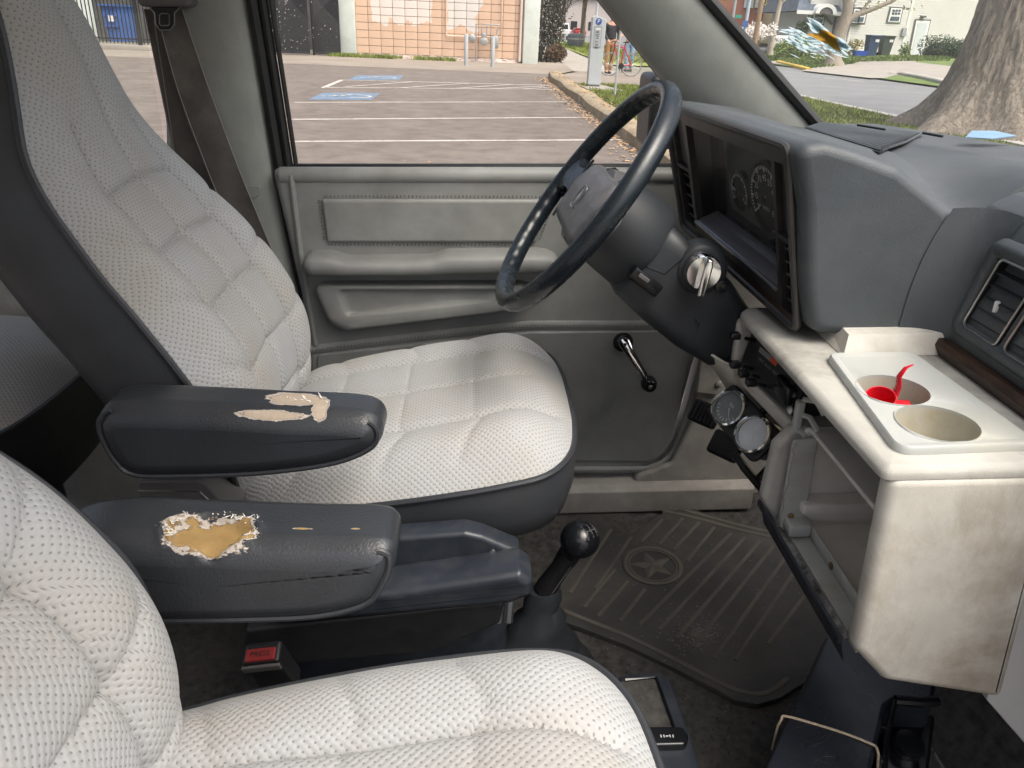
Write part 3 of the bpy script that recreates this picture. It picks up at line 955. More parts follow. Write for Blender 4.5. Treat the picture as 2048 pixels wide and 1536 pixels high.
STITCH = M('stitch_thread', (.105, .11, .105), .8, .2, 50)
mb = MB()
po = roundpoly([D(637, 392), D(1112, 393), D(1075, 489), D(650, 489)], .012, 5)
mb.rprism(offset2(po, .005), mXZ, YD - .007, YD + .004, .006, 3)
pn = mb.build('stitched_pad', DOORM, door)
mb = MB(); stitch(mb, po, YD - .0012, True); mb.build('stitching', STITCH, pn, smooth=False, kind='stuff')
# armrest, with a raised front block
ya = YD - .058
za = V(800, 539, Y=ya).z
mb = MB(); R = []
xs_ = [D(600, 540, ya)[0] + (D(1120, 540, ya)[0] - D(600, 540, ya)[0]) * k / 44 for k in range(45)]
xd0, xd1 = D(672, 540, ya)[0], D(876, 540, ya)[0]
for x in xs_:
    e = min(1, (x - xs_[0]) / .016, (xs_[-1] - x) / .05); e = max(.25, math.sqrt(max(0, 1 - (1 - e) ** 2)))
    dip = 1 / (1 + math.exp(-(x - xd0) / .006)) * 1 / (1 + math.exp((x - xd1) / .006))
    zt, zb_ = za + .026 - .011 * dip, za - .019
    ring = []
    for k in range(24):
        a = 2 * math.pi * k / 24; c, s_ = math.cos(a), math.sin(a)
        c2 = math.copysign(abs(c) ** .55, c); s2 = math.copysign(abs(s_) ** .6, s_)
        ring.append(Vector((x, YD + .006 - .064 * max(0, c2) * (.6 + .4 * e) + .01 * max(0, -c2), (zt + zb_) / 2 + (zt - zb_) / 2 * s2 * e)))
    R.append(ring)
mb.rings(R)
ar = mb.build('door_armrest', DOORL, door, ang=70)
mb = MB(); mb.tube([Vector((xs_[1], YD - .02, za - .021)), Vector((xs_[-3], YD - .02, za - .021))], .0018, 6); mb.build('armrest_joint', RUBBER, ar)
# map pocket bulge under the armrest, with its sunk face
mb = MB()
yk = YD - .034
ko = roundpoly([D(628, 561), D(1042, 560), (D(1072, 570)[0], D(1072, 570)[1]), D(1042, 610), D(1000, 618), D(690, 655), D(662, 640)], .02, 6)
io = roundpoly([D(676, 580, yk), D(1000, 580, yk), D(972, 602, yk), D(694, 632, yk)], .014, 5)
kc = (sum(p[0] for p in io) / len(io), sum(p[1] for p in io) / len(io))
ang_ = sorted({round(2 * math.pi * k / 120, 5) for k in range(120)} | {round(math.atan2(p[1] - kc[1], p[0] - kc[0]) % (2 * math.pi), 5) for p in list(ko) + list(io)})
KO = [ray_poly(kc, a, ko) for a in ang_]; IO = [ray_poly(kc, a, io) for a in ang_]
def kl(t, y): return [Vector((p[0] + (q[0] - p[0]) * t, y, p[1] + (q[1] - p[1]) * t)) for p, q in zip(KO, IO)]
mb.rings([kl(0, YD + .01), kl(0, yk + .014), kl(.05, yk + .007), kl(.14, yk + .002), kl(.28, yk), kl(.82, yk), kl(.93, yk + .001), kl(1.0, yk + .004), kl(1.12, yk + .009), kl(1.25, yk + .0105), kl(1.4, yk + .011)], False, True, True, True)
pk = mb.build('map_pocket', DOORM, door, ang=70)
# ridge with stitching between upper and lower halves
rl = [D(616, 700), D(700, 690), D(850, 672), D(1000, 656), D(1060, 650), D(1395, 650)]
mb = MB(); mb.tube([Vector((p[0], YD, p[1])) for p in rl], .010, 8, flat=.35, up=(0, 1, 0))
rg = mb.build('trim_ridge', DOORM, door)
mb = MB(); stitch(mb, rl, YD - .0035); mb.build('stitching', STITCH, rg, smooth=False, kind='stuff')
# lower panel
lo = roundpoly([D(636, 708), D(1060, 663), D(1392, 660), D(1370, 760), (D(1345, 880)[0], D(1345, 880)[1], .09), (D(1310, 922)[0], D(1310, 922)[1], .05), D(620, 915)], .012, 6)
mb = MB(); mb.rprism(lo, mXZ, YD - .005, YD + .003, .003, 3)
lp = mb.build('scuff_panel', DOORL, door)
eo = [D(1412, 690), D(1395, 760), D(1375, 830), D(1356, 885), D(1338, 915), D(1305, 934), D(1250, 939), D(1000, 938), D(700, 935)]
eo = [(p.x, p.y) for p in spline([Vector(p) for p in eo], 6)]
mb = MB(); mb.tube([Vector((p[0], YD - .001, p[1])) for p in eo], .009, 8, flat=.5, up=(0, 1, 0))
er = mb.build('edge_piping', DOORM, door)
mb = MB(); stitch(mb, eo, YD - .0058, False, .0065); mb.build('stitching', STITCH, er, smooth=False, kind='stuff')
# window winder
wc, wk = V(1247, 686, Y=YD - .012), V(1297, 766, Y=YD - .045)
wd_ = MB(); wd_.lathe([(.0215, 0), (.0215, .006), (.018, .012), (.010, .014)], (wc.x, YD - .004, wc.z), (0, -1, 0), 28); wn_ = wd_.build('winder_base', BLACKG, door)
mb = MB()
a, b = Vector((wc.x, YD - .020, wc.z + .004)), Vector((wk.x, YD - .036, wk.z))
mb.tube([a + (a - b).normalized() * .010, a, a.lerp(b, .3) + Vector((0, -.004, 0)), a.lerp(b, .65) + Vector((0, -.004, 0)), b], [.008, .0135, .0095, .0085, .009], 14, flat=.55, up=(0, 1, 0))
mb.build('winder_arm', CHROME, wn_)
mb = MB(); mb.lathe([(.010, 0), (.0165, .004), (.0172, .014), (.0140, .024), (.0115, .027)], (wk.x, YD - .038, wk.z), (0, -1, 0), 28); kb = mb.build('winder_knob', BLACKG, wn_)
mb = MB(); mb.lathe([(.005, 0), (.0045, .0015), (.001, .002)], (wk.x, YD - .065, wk.z), (0, -1, 0), 12); mb.build('knob_screw', STEEL, wn_)
mb = MB(); mb.lathe([(.0035, 0), (.003, .002)], (wc.x, YD - .0305, wc.z + .004), (0, -1, 0), 10); mb.build('arm_screw', BLACK, wn_)
# side glass with black run channel
mb = MB(); mb.add([Vector((-.41, 1.522, 1.33)), Vector((.62, 1.522, 1.33)), Vector((.38, 1.517, 1.47)), Vector((-.03, 1.505, 1.90)), Vector((-.05, 1.503, 2.0)), Vector((-.425, 1.503, 2.0))], [(0, 1, 2, 3, 4, 5)])
mb.build('side_window', GLASS, door)
mb = MB(); mb.tube([Vector((-.40, 1.512, 1.352)), Vector((.52, 1.512, 1.346))], .0055, 8); mb.build('sill_seal', RUBBER, door)
mb = MB(); mb.tube([Vector((edge_pt(RE, z) + .030, 1.512, z)) for z in (2.0, 1.8, 1.64, 1.5, 1.345)], .0085, 8); mb.build('run_channel', RUBBER, door)
mb = MB(); mb.tube([Vector((edge_pt(RE, z) + .044, 1.512, z)) for z in (2.0, 1.8, 1.64, 1.5, 1.345)], .0045, 8); mb.build('window_guide', BLACK, door)
# door mirror outside the glass
dm = thing('door_mirror', V(1300, 290, Y=1.66), "black outside mirror and bracket beyond the driver's window", 'mirror', van=True)
mb = MB()
c = V(1300, 238, Y=1.68)
mb.rprism(roundpoly([(c.y - .04, c.z - .06), (c.y + .10, c.z - .06), (c.y + .10, c.z + .09), (c.y - .04, c.z + .09)], .02), mYZ, c.x - .01, c.x + .05, .012)
mb.build('mirror_housing', BLACK, dm)
mb = MB(); mb.tube([V(1302, 322, Y=1.57), V(1330, 338, Y=1.545), V(1352, 344, Y=1.54)], .006, 8); mb.tube([V(1300, 250, Y=1.70), V(1304, 322, Y=1.57)], .008, 8); mb.build('mirror_arm', BLACK, dm)

# ------------------------------------------------------------------ seat belt on the pillar
sb = thing('seat_belt', (-.5, 1.47, .6), 'dusty brown-grey seat belt hanging down the pillar behind the driver', 'seat belt', van=True)
def strap(mb, L, R, y0, y1, nseg=26, sag=.012):
    def f(a, b):
        i = b * (len(L) - 1); k = min(int(i), len(L) - 2); t = i - k
        l = Vector(L[k]).lerp(Vector(L[k + 1]), t); r = Vector(R[k]).lerp(Vector(R[k + 1]), t)
        p = l.lerp(r, a)
        return V(p.x, p.y, Y=y0 + (y1 - y0) * b - sag * math.sin(math.pi * b) + .004 * math.sin(a * 3.14) * math.sin(b * 9))
    mb.grid(f, 8, nseg)
SL, SR = [(312, 20), (352, 168), (400, 300), (440, 400), (500, 520)], [(362, 12), (408, 150), (448, 260), (482, 350), (548, 510)]
mb = MB(); strap(mb, SL, SR, 1.470, 1.455); s1 = mb.build('belt_webbing', BELT, sb)
mb = MB()
for Lx in (SL, SR):
    mb.tube([V(p.x, p.y, Y=1.4695 - .015 * i / 40 - .012 * math.sin(math.pi * i / 40)) for i, p in enumerate(spline([Vector(q) for q in Lx], 10))], .0009, 5)
mb.build('webbing_edge', EDGE, s1)
S2L, S2R = [(288, 18), (338, 260), (352, 320), (372, 400)], [(318, 18), (372, 240), (414, 340), (440, 388)]
mb = MB(); strap(mb, S2L, S2R, 1.488, 1.486, 14, .002); s2 = mb.build('belt_webbing', BELT, sb)
mb = MB()
for Lx in (S2L, [(308, 40), (330, 180), (352, 320), (356, 330)]):
    mb.tube([V(p.x, p.y, Y=1.485) for p in spline([Vector(q) for q in Lx], 8)], .0009, 5)
mb.build('webbing_edge', EDGE, s2)
mb = MB()
g = V(328, -2, Y=1.45)
mb.rprism(roundpoly([(V(275, 0, Y=1.45).x, V(275, 14, Y=1.45).z), (V(380, 0, Y=1.45).x, V(380, 14, Y=1.45).z), (V(384, 0, Y=1.45).x, g.z + .06), (V(272, 0, Y=1.45).x, g.z + .06)], .012), mXZ, 1.445, 1.492, .006)
mb.build('belt_guide', GREYP, sb)
mb = MB()
to = [D(u, v, 1.455) for u, v in ((300, 14), (310, 26), (312, 48), (320, 60), (342, 60), (350, 48), (350, 26), (362, 14))]
ti = [D(u, v, 1.455) for u, v in ((320, 30), (324, 27), (336, 27), (340, 30), (340, 48), (337, 51), (323, 51), (320, 48))]
mb.rprism(roundpoly(to, .005), mXZ, 1.4525, 1.456, .001); tg = mb.build('belt_tongue', BLACK, sb)
mb = MB(); mb.tube([Vector((p[0], 1.4525, p[1])) for p in to], .0011, 6); mb.tube([Vector((p[0], 1.4525, p[1])) for p in ti], .0010, 6, True); mb.build('tongue_edge', STEEL, tg)

# ------------------------------------------------------------------ dashboard
dash = thing('dashboard', (.6, .7, 1.2), 'blue-grey vinyl dashboard with hooded instrument binnacle and air vents', 'dashboard', van=True)
# binnacle hood: lofted from the near side (y .885) to the far end (y 1.40)
def pod_sec(f):            # f 0 near .. 1 far ; outline in x-z of the hood
    sh = -.052 * f
    g = max(0, min(1, f / .42)); sag = 1 - g * g * (3 - 2 * g)
    x0t, x0b = .372 + sh, .424 + sh
    return [(x0b, 1.236 + .026 * f), (x0b - .018, 1.300 + .02 * f), (x0t + .016, 1.40 + .01 * f), (x0t - .004, 1.462 + .006 * f), (x0t + .006, 1.4745 + .006 * f), (x0t + .03, 1.477 + .006 * f),
            (.44, 1.467 + .005 * f), (.495, 1.448 + .007 * f), (.535, 1.441 - .019 * sag), (.58, 1.436 - .046 * sag), (.606, 1.432 - .056 * sag), (.606, 1.225 + .026 * f)]
mb = MB()
R = []
prof = [(0, .0155), (0, .014), (.0015, .009), (.004, .005), (.008, .002), (.014, .0005), (.022, 0)]
ys = [(.888 + a, off) for a, off in prof] + [(.95 + .05 * k, 0) for k in range(9)] + [(1.385, .002), (1.40, .006), (1.405, .014)]
for y, off in ys:
    f = (y - .888) / .517
    s = [(p.x, p.y) for p in [Vector(q) for q in roundpoly(pod_sec(f), .03, 5)]]
    if area2(s) < 0: s = s[::-1]
    R.append([Vector((p[0], y, p[1])) for p in (offset2(s, off) if off else s)])
mb.rings(R, fan=True)
hood = mb.build('binnacle_hood', DASH, dash, ang=60)
bm = bmesh.new(); bm.from_mesh(hood.data)      # the front stays open for the instruments
bmesh.ops.delete(bm, geom=[f for f in bm.faces if f.normal.x < -.6 and .925 < (f.calc_center_median() + ORG['dashboard']).y < 1.345 and 1.25 < (f.calc_center_median() + ORG['dashboard']).z < 1.462], context='FACES')
bm.to_mesh(hood.data); bm.free()
# main dash, from the binnacle past the near edge of the picture
def dsec(y):
    k = max(0, min(1, (y - .60) / .30))
    return [(.592, 1.205), (.588, 1.235), (.594, 1.30), (.612, 1.372), (.628, 1.398), (.655, 1.412), (.70, 1.420), (.77, 1.428), (.86, 1.432), (.95, 1.425), (.95, 1.20)]
mb = MB()
R = []
for k in range(26):
    y = -.05 + .96 * k / 25
    R.append([Vector((p[0] - .015 * max(0, (.85 - y)) + (.0), y, p[1])) for p in roundpoly(dsec(y), .018, 4)])
mb.rings(R)
mb.build('dash_pad', DASH, dash, ang=60)
# fillet where the hood flows into the dash face
mb = MB()
def fil(a, b):
    z = 1.235 + .165 * b
    xe = .592 + .012 * b ** 2 + .02 * b ** 3
    p0, p1, p2 = Vector((xe - .055, .8865, z)), Vector((xe - .002, .885, z + .004)), Vector((xe - .0005, .835, z))
    return p0 * (1 - a) ** 2 + p1 * 2 * a * (1 - a) + p2 * a * a
mb.grid(fil, 14, 16)
mb.build('dash_fillet', DASH, dash)
# top sheet up to the glass
mb = MB()
def dtop(a, b):
    y = 1.44 - 1.48 * b
    x0 = .596 if y > .86 else .70
    g = max(0, min(1, (y - .888) / .217)); zh = 1.430 - .056 * (1 - g * g * (3 - 2 * g))
    if y < .905: return Vector((.70 + (ws(b, 0).x + .02 - .70) * a, y, 1.398))
    t = min(1, a * 2.4); t = t * t * (3 - 2 * t)
    return Vector((x0 + (ws(b, 0).x + .02 - x0) * a, y, zh + (1.434 - zh) * t))
mb.grid(dtop, 30, 110)
mb.build('dash_top', DASH, dash)
mb = MB()
for z in (0, .010, .020):
    mb.tube([Vector((ws(b, 0).x - .075 + z * 1.6, 1.44 - 1.48 * b, 1.436)) for b in [.30 + .03 * i for i in range(20)]], .0032, 6)
mb.build('demister_slot', BLACK, dash)
# defroster grille: frame of fine slats
gq = [V(1612, 256, Z=1.4385), V(1640, 247, Z=1.4385), V(1842, 268, Z=1.4385), V(1762, 301, Z=1.4385)]
def gp(a, b): return gq[0].lerp(gq[3], a).lerp(gq[1].lerp(gq[2], a), b)
mb = MB(); mb.poly([gp(-.02, -.05) + Vector((0, 0, -.001)), gp(1.02, -.05) + Vector((0, 0, -.001)), gp(1.02, 1.05) + Vector((0, 0, -.001)), gp(-.02, 1.05) + Vector((0, 0, -.001))])
gr = mb.build('defroster_grille', BLACK, dash)
for k in range(15):
    b = (k + .5) / 15
    mb = MB(); mb.tube([gp(.03, b) + Vector((0, 0, .001)), gp(.5, b) + Vector((0, 0, .001)), gp(.985, b) + Vector((0, 0, .001))], .0030, 6, flat=.8)
    mb.build('grille_slat', DASH, gr)
mb = MB(); mb.tube([gp(0, 0), gp(1, 0), gp(1.03, .5), gp(1, 1), gp(0, 1)], .002, 6, True); mb.build('grille_frame', DASH, gr)
for (u0, v0, u1, v1, lab) in ((1715, 250, 1770, 259, 'short black wiper tip above the defroster grille'), (1846, 266, 1885, 273, 'short black wiper tip in front of the big tree')):
    mb = MB(); mb.tube([V(u0, v0, Z=1.452), V(u1, v1, Z=1.452)], .0018, 6); tag(mb.build('wiper_blade', RUBBER), lab, 'wiper', 'wiper tips', van=True)
# instrument bezel, its own frame: s towards the camera, t down, n into the dash
BA, BB, BC_, BD = Vector((.320, 1.335, 1.474)), Vector((.372, .918, 1.464)), Vector((.418, .918, 1.240)), Vector((.368, 1.335, 1.274))
nrm = (BB - BA).cross(BD - BA).normalized()
if nrm.x < 0: nrm = -nrm
def BZ(s, t, n=0): return BA.lerp(BB, s).lerp(BD.lerp(BC_, s), t) + nrm * n
def bzframe(mb, s0, s1, t0, t1, n0, n1, w, r=0):       # open rectangular frame with walls
    o = [(s0, t0), (s1, t0), (s1, t1), (s0, t1)]
    i = [(s0 + w, t0 + w * 1.9), (s1 - w, t0 + w * 1.9), (s1 - w, t1 - w * 1.9), (s0 + w, t1 - w * 1.9)]
    mb.rings([[BZ(a, b, n1) for a, b in o], [BZ(a, b, n0) for a, b in o], [BZ(a, b, n0) for a, b in i], [BZ(a, b, n1) for a, b in i]], False, False)
BEZM = M('bezel_plastic', (.040, .037, .037), .38, .25, 30)
def plate(mb, holes, n0, th):                    # bezel plate with rectangular openings
    ss = sorted({0.0, 1.0, *[h[0] for h in holes], *[h[1] for h in holes]}); ts = sorted({0.0, 1.0, *[h[2] for h in holes], *[h[3] for h in holes]})
    for a, b in zip(ss, ss[1:]):
        for c, d in zip(ts, ts[1:]):
            if any(h[0] - 1e-6 <= a and b <= h[1] + 1e-6 and h[2] - 1e-6 <= c and d <= h[3] + 1e-6 for h in holes): continue
            mb.poly([BZ(a, c, n0), BZ(b, c, n0), BZ(b, d, n0), BZ(a, d, n0)])
    for h in holes:
        q = [(h[0], h[2]), (h[1], h[2]), (h[1], h[3]), (h[0], h[3])]
        mb.rings([[BZ(a, b, n0) for a, b in q], [BZ(a, b, n0 + th) for a, b in q]], False, False)
holes = [(.18, .885, .085, .845), (.030, .148, .06, .44), (.030, .148, .47, .93), (.905, .982, .085, .50), (.905, .982, .53, .955)]
mb = MB(); plate(mb, holes, -.003, .012)
bez = mb.build('instrument_bezel', BEZM, dash, smooth=False)
mb = MB()
q = [BZ(a, b, -.004) for a, b in [(p[0], p[1]) for p in roundpoly([(-.012, -.02, .05), (1.0, -.02, .04), (1.01, 1.02, .04), (-.01, 1.02, .05)], .04, 4)]]
mb.tube(q, .0055, 8, True)
mb.build('bezel_rim', BEZM, bez)
mb = MB()       # wood print along the lower edge
mb.rings([[BZ(.17, .955, -.0045), BZ(.17, 1.0, -.0045), BZ(.17, 1.0, .02)], [BZ(.995, .955, -.0045), BZ(.995, 1.0, -.0045), BZ(.995, 1.0, .02)]], True, True, False)
mb.build('wood_strip', WOOD, bez)
mb = MB()
h = holes[0]
q0 = [(h[0], h[2]), (h[1], h[2]), (h[1], h[3]), (h[0], h[3])]
q1 = [(h[0] + .05, h[2] + .02), (h[1] - .002, h[2] + .02), (h[1] - .002, h[3] - .06), (h[0] + .05, h[3] - .06)]
mb.rings([[BZ(a, b, .008) for a, b in q0], [BZ(a, b, .052) for a, b in q1]], False, True)
rec = mb.build('instrument_recess', BLACKG, bez, smooth=False)
mb = MB()      # pale reflective ledge along the bottom of the opening
LEDGE = M('ledge_plastic', (.20, .20, .23), .22, .1, 20, metal=.3)
mb.rings([[BZ(h[0], h[3] + .004, -.005), BZ(h[0], h[3] - .004, -.002), BZ(h[0], h[3] - .03, .018), BZ(h[0], h[3] - .055, .03)], [BZ(h[1], h[3] + .02, -.005), BZ(h[1], h[3] + .0, -.002), BZ(h[1], h[3] - .03, .018), BZ(h[1], h[3] - .055, .03)]], False, False, False)
mb.build('bezel_ledge', LEDGE, bez, smooth=False)
mb = MB(); mb.tube([BZ(h[0], h[3] + .005, -.006), BZ(h[1], h[3] + .015, -.006)], .0025, 6); mb.build('ledge_rim', STEEL, bez)
# dials
DIALM = M('dial_face', (.016, .017, .019), .5, .1, 20)
mb = MB(); mb.poly([BZ(h[0] + .052, h[2] + .025, .0505), BZ(h[1] - .004, h[2] + .025, .0505), BZ(h[1] - .004, h[3] - .065, .0505), BZ(h[0] + .052, h[3] - .065, .0505)]); mb.build('instrument_face', M('instrument_face', (.075, .078, .085), .45, .1, 20), rec, smooth=False)  # face plate, its grey standing in for the reflection on the lens
def dial(cs, ct, rs, needle, nums):
    c = BZ(cs, ct, .046)
    e1 = (BB - BA).normalized(); e2 = -(BD - BA).normalized(); e2 = (e2 - e1 * e2.dot(e1)).normalized()
    P = lambda x, y, n=0: c + e1 * x + e2 * y + nrm * n
    mb = MB(); mb.lathe([(rs * 1.06, .004), (rs * 1.08, -.004), (rs, -.004), (rs * .98, .002)], c, nrm, 40, False, True)
    dl = mb.build('dial', DIALM, rec)
    mb = MB()
    for k in range(41):
        a = math.radians(215 - 250 * k / 40)
        l = .17 if k % 5 == 0 else .10
        t, n_ = Vector((math.cos(a), math.sin(a))), Vector((-math.sin(a), math.cos(a))) * rs * (.022 if k % 5 else .035)
        p, q = t * rs * .93, t * rs * (.93 - l)
        mb.poly([P(p.x - n_.x, p.y - n_.y, -.0046), P(p.x + n_.x, p.y + n_.y, -.0046), P(q.x + n_.x, q.y + n_.y, -.0046), P(q.x - n_.x, q.y - n_.y, -.0046)])
    for i, s in enumerate(nums):
        a = math.radians(215 - 250 * i / (len(nums) - 1))
        text_mb(mb, s, rs * .26, lambda x, y, a=a: P(math.cos(a) * rs * .60 + x, math.sin(a) * rs * .60 + y, -.0046))
    if len(nums) > 4:
        text_mb(mb, 'MPH', rs * .2, lambda x, y: P(x, -rs * .30 + y, -.0046))
    mb.build('dial_markings', WHITEP, dl, smooth=False)
    mb = MB(); a = math.radians(needle); t = Vector((math.cos(a), math.sin(a))); n_ = Vector((-t.y, t.x))
    mb.add([P(*(t * rs * .85), -.008), P(*(n_ * rs * .05), -.008), P(*(-t * rs * .2), -.008), P(*(-n_ * rs * .05), -.008), P(0, 0, -.010)], [(0, 1, 4), (1, 2, 4), (2, 3, 4), (3, 0, 4)])
    mb.build('needle', WHITEP, dl, smooth=False)
    mb = MB(); mb.lathe([(rs * .14, 0), (rs * .12, .004)], c - nrm * .012, nrm, 16); mb.build('needle_hub', BLACK, dl)
dial(.60, .50, .052, 222, ['5', '15', '25', '35', '45', '55', '65', '75', '85'])
dial(.815, .62, .024, 200, ['E', 'F'])
dial(.375, .56, .030, 160, ['C', 'H'])
mb = MB(); o_ = BZ(.66, .80, .066)
for i, s in enumerate((.60, .69, .75)):
    c = BZ(s, .745 - .01 * i, .050); mb.box(c, (.004, .018, .007))
mb.build('warning_lamp_window', DIMP, rec)
mb = MB(); mb.poly([BZ(h[0] + .035, h[2] + .015, .030), BZ(h[1] - .001, h[2] + .015, .030), BZ(h[1] - .001, h[3] - .05, .024), BZ(h[0] + .035, h[3] - .05, .024)])
mb.build('clear_lens', LENS, rec, smooth=False)
# blank switch plates and slatted side vents
for hs in (holes[1], holes[3]):
    mb = MB(); mb.rings([[BZ(a, b, .004) for a, b in ((hs[0] + .012, hs[2] + .02), (hs[1] - .01, hs[2] + .02), (hs[1] - .01, hs[3] - .01), (hs[0] + .012, hs[3] - .01))], [BZ(a, b, .010) for a, b in ((hs[0], hs[2]), (hs[1], hs[2]), (hs[1], hs[3]), (hs[0], hs[3]))]], True, False)
    mb.build('switch_blank', COLM, bez, smooth=False)
for hs in (holes[2], holes[4]):
    mb = MB(); mb.poly([BZ(hs[0], hs[2], .03), BZ(hs[1], hs[2], .03), BZ(hs[1], hs[3], .03), BZ(hs[0], hs[3], .03)])
    mb.build('vent_back', BLACK, bez, smooth=False)
    for k in range(5):
        t = hs[2] + (hs[3] - hs[2]) * (k + .7) / 5.4
        mb = MB(); mb.rings([[BZ(s, t, .004), BZ(s, t + .035, .022), BZ(s, t + .045, .022), BZ(s, t + .012, .004)] for s in (hs[0] + .008, hs[1] - .006)])
        mb.build('vent_slat', GREYP, bez, smooth=False)
# centre vent on the dash face, at the right border
VX = .583
def DV(u, v, n=0): p = V(u, v, X=VX + .0); return Vector((p.x - n, p.y, p.z))
vy0, vy1, vz0, vz1 = .610, .862, 1.250, 1.374
def vp(y, z, n): return Vector((.5905 + (.012 * (z - 1.236) / .13) + .015 * 0 - .015 * max(0, .85 - y) - n, y, z))
mb = MB()
oo = roundpoly([(vy0, vz0), (vy1, vz0 + .004), (vy1 - .022, vz1), (vy0 - .03, vz1)], .018, 5)
prof = [(-.004, -.002), (0, .006), (.004, .009), (.012, .009), (.017, .005), (.022, -.010)]
mb.rings([[vp(p[0], p[1], n) for p in offset2(oo, off)] for off, n in prof], False, False)
vent = mb.build('vent_surround', DASH, dash)
for (a, b) in ((.772, .838), (.692, .758)):
    q = roundpoly([(a, 1.268), (b, 1.268), (b - .024, 1.358), (a - .024, 1.358)], .008, 4)
    mb = MB(); mb.tube([vp(p[0], p[1], .007) for p in q], .0017, 6, True); mb.build('vent_trim', STEEL, vent)
    mb = MB(); mb.poly([vp(p[0], p[1], -.022) for p in q]); mb.build('vent_back', BLACK, vent)
    mb = MB(); mb.rings([[vp(p[0], p[1], .006) for p in q], [vp(p[0], p[1], -.022) for p in q]], False, False); mb.build('vent_duct', BLACK, vent)
    for k in range(5):
        z = 1.277 + .0155 * k
        d = -.024 * (z - 1.268) / .090
        mb = MB(); mb.rings([[vp(y + d, z, .004), vp(y + d, z + .002, .004), vp(y + d, z + .007, -.020), vp(y + d, z + .005, -.020)] for y in (a + .003, b - .003)])
        mb.build('vent_slat', COLM, vent, smooth=False)
    mb = MB(); mb.rbox(vp((a + b) / 2 - .008, 1.306, .004), (.006, .004, .014), .0015); mb.build('vent_tab', WHITEP, vent)
mb = MB()
mb.rings([[vp(p[0], p[1], .0045) for p in roundpoly([(.760, 1.264), (.770, 1.264), (.745, 1.360), (.735, 1.360)], .002)], [vp(p[0], p[1], -.02) for p in roundpoly([(.760, 1.264), (.770, 1.264), (.745, 1.360), (.735, 1.360)], .002)]], True, False); mb.build('vent_divider', DASH, vent)
# dark wood strip under the dash face
mb = MB()
wo = [(1.2225, .575), (1.234, .572), (1.241, .578), (1.241, .60), (1.2225, .60)]
mb.rings([[Vector((x - .015 * max(0, .85 - y), y, z)) for z, x in wo] for y in (.905, .895, .6, .3, -.04)])
mb.build('wood_trim', WOOD, dash)
# blue slip of plastic on the cowl
# ------------------------------------------------------------------ steering wheel
sw = thing('steering_wheel', V(1165, 385, Y=1.1), 'dark blue-black steering wheel with finger grips and worn grey centre pad', 'steering wheel', van=True)
WC = Vector((.145, 1.10, 1.372))
wu = Vector((.240, 0, .311)).normalized()        # up the wheel
wy = Vector((0, 1, 0))
wnn = Vector((-.311, 0, .240)).normalized()     # towards the driver
RW = .184
def WP_(a, r, n=0): return WC + wu * (math.sin(a) * r) + wy * (math.cos(a) * r) + wnn * n
mb = MB()
NR, NS = 240, 16
R = []
for i in range(NR):
    a = 2 * math.pi * i / NR
    ring = []
    for k in range(NS):
        b = 2 * math.pi * k / NS
        rr = .0142
        inner = max(0, -math.cos(b))
        g = 1 - .13 * inner * (0.5 + 0.5 * math.cos(a * 44)) 
        ring.append(WP_(a, RW + math.cos(b) * rr * g * .95, math.sin(b) * rr * 1.05))
    R.append(ring)
R.append(R[0])
mb.rings(R, False, False)
mb.build('rim', RIMM, sw)
# two broad spokes that merge into the padded hub
mb = MB()
def spoke(sg):
    R = []
    for k in range(13):
        t = k / 12
        y = sg * (.045 + (RW - .047) * t)
        hw_ = .050 - .028 * math.sin(math.pi * min(1, t * 1.15) * .5) + .020 * max(0, t - .72) / .28
        n = -.022 + .022 * t
        zc = .012 - .008 * t
        R.append([WC + wy * y + wu * (zc + s * hw_) + wnn * (n + d) for s, d in ((-1, -.012), (-1, 0), (-.8, .007), (0, .010), (.8, .007), (1, 0), (1, -.012))])
    return R
for sg in (-1, 1):
    mb = MB(); mb.rings(spoke(sg)); mb.build('spoke', RIMM, sw)
mb = MB()
ho = roundpoly([(-.105, -.055), (-.125, .012), (-.085, .052), (.085, .052), (.125, .012), (.105, -.055)], .022, 6)
ho = [(p[0], p[1]) for p in ho]
prof = [(0, -.035), (0, -.018), (.002, -.009), (.006, -.004), (.012, -.0005), (.018, .001)]
mb.rings([[WC + wy * p[0] + wu * p[1] + wnn * n for p in offset2(ho, off)] for off, n in prof], fan=True)
pad = mb.build('hub_pad', PADM, sw)
mb = MB()
eo_ = roundpoly([(-.013, -.018), (.013, -.018), (.013, .018), (-.013, .018)], .007, 4)
mb.tube([WC + wy * p[0] + wu * p[1] + wnn * .0042 for p in eo_], .0012, 6, True)
mb.add([WC + wy * a + wu * b + wnn * .0045 for a, b in ((0, .014), (.008, 0), (0, -.014), (-.008, 0))], [(0, 1, 2, 3)])
mb.build('hub_emblem', STEEL, pad)
for sg in (-1, 1):
    mb = MB(); mb.tube([WC + wy * sg * y + wu * z + wnn * n for y, z, n in ((.112, .048, -.004), (.122, .0, -.004), (.106, -.058, -.006))], .0022, 6)
    mb.build('pad_seam', BLACK, pad)
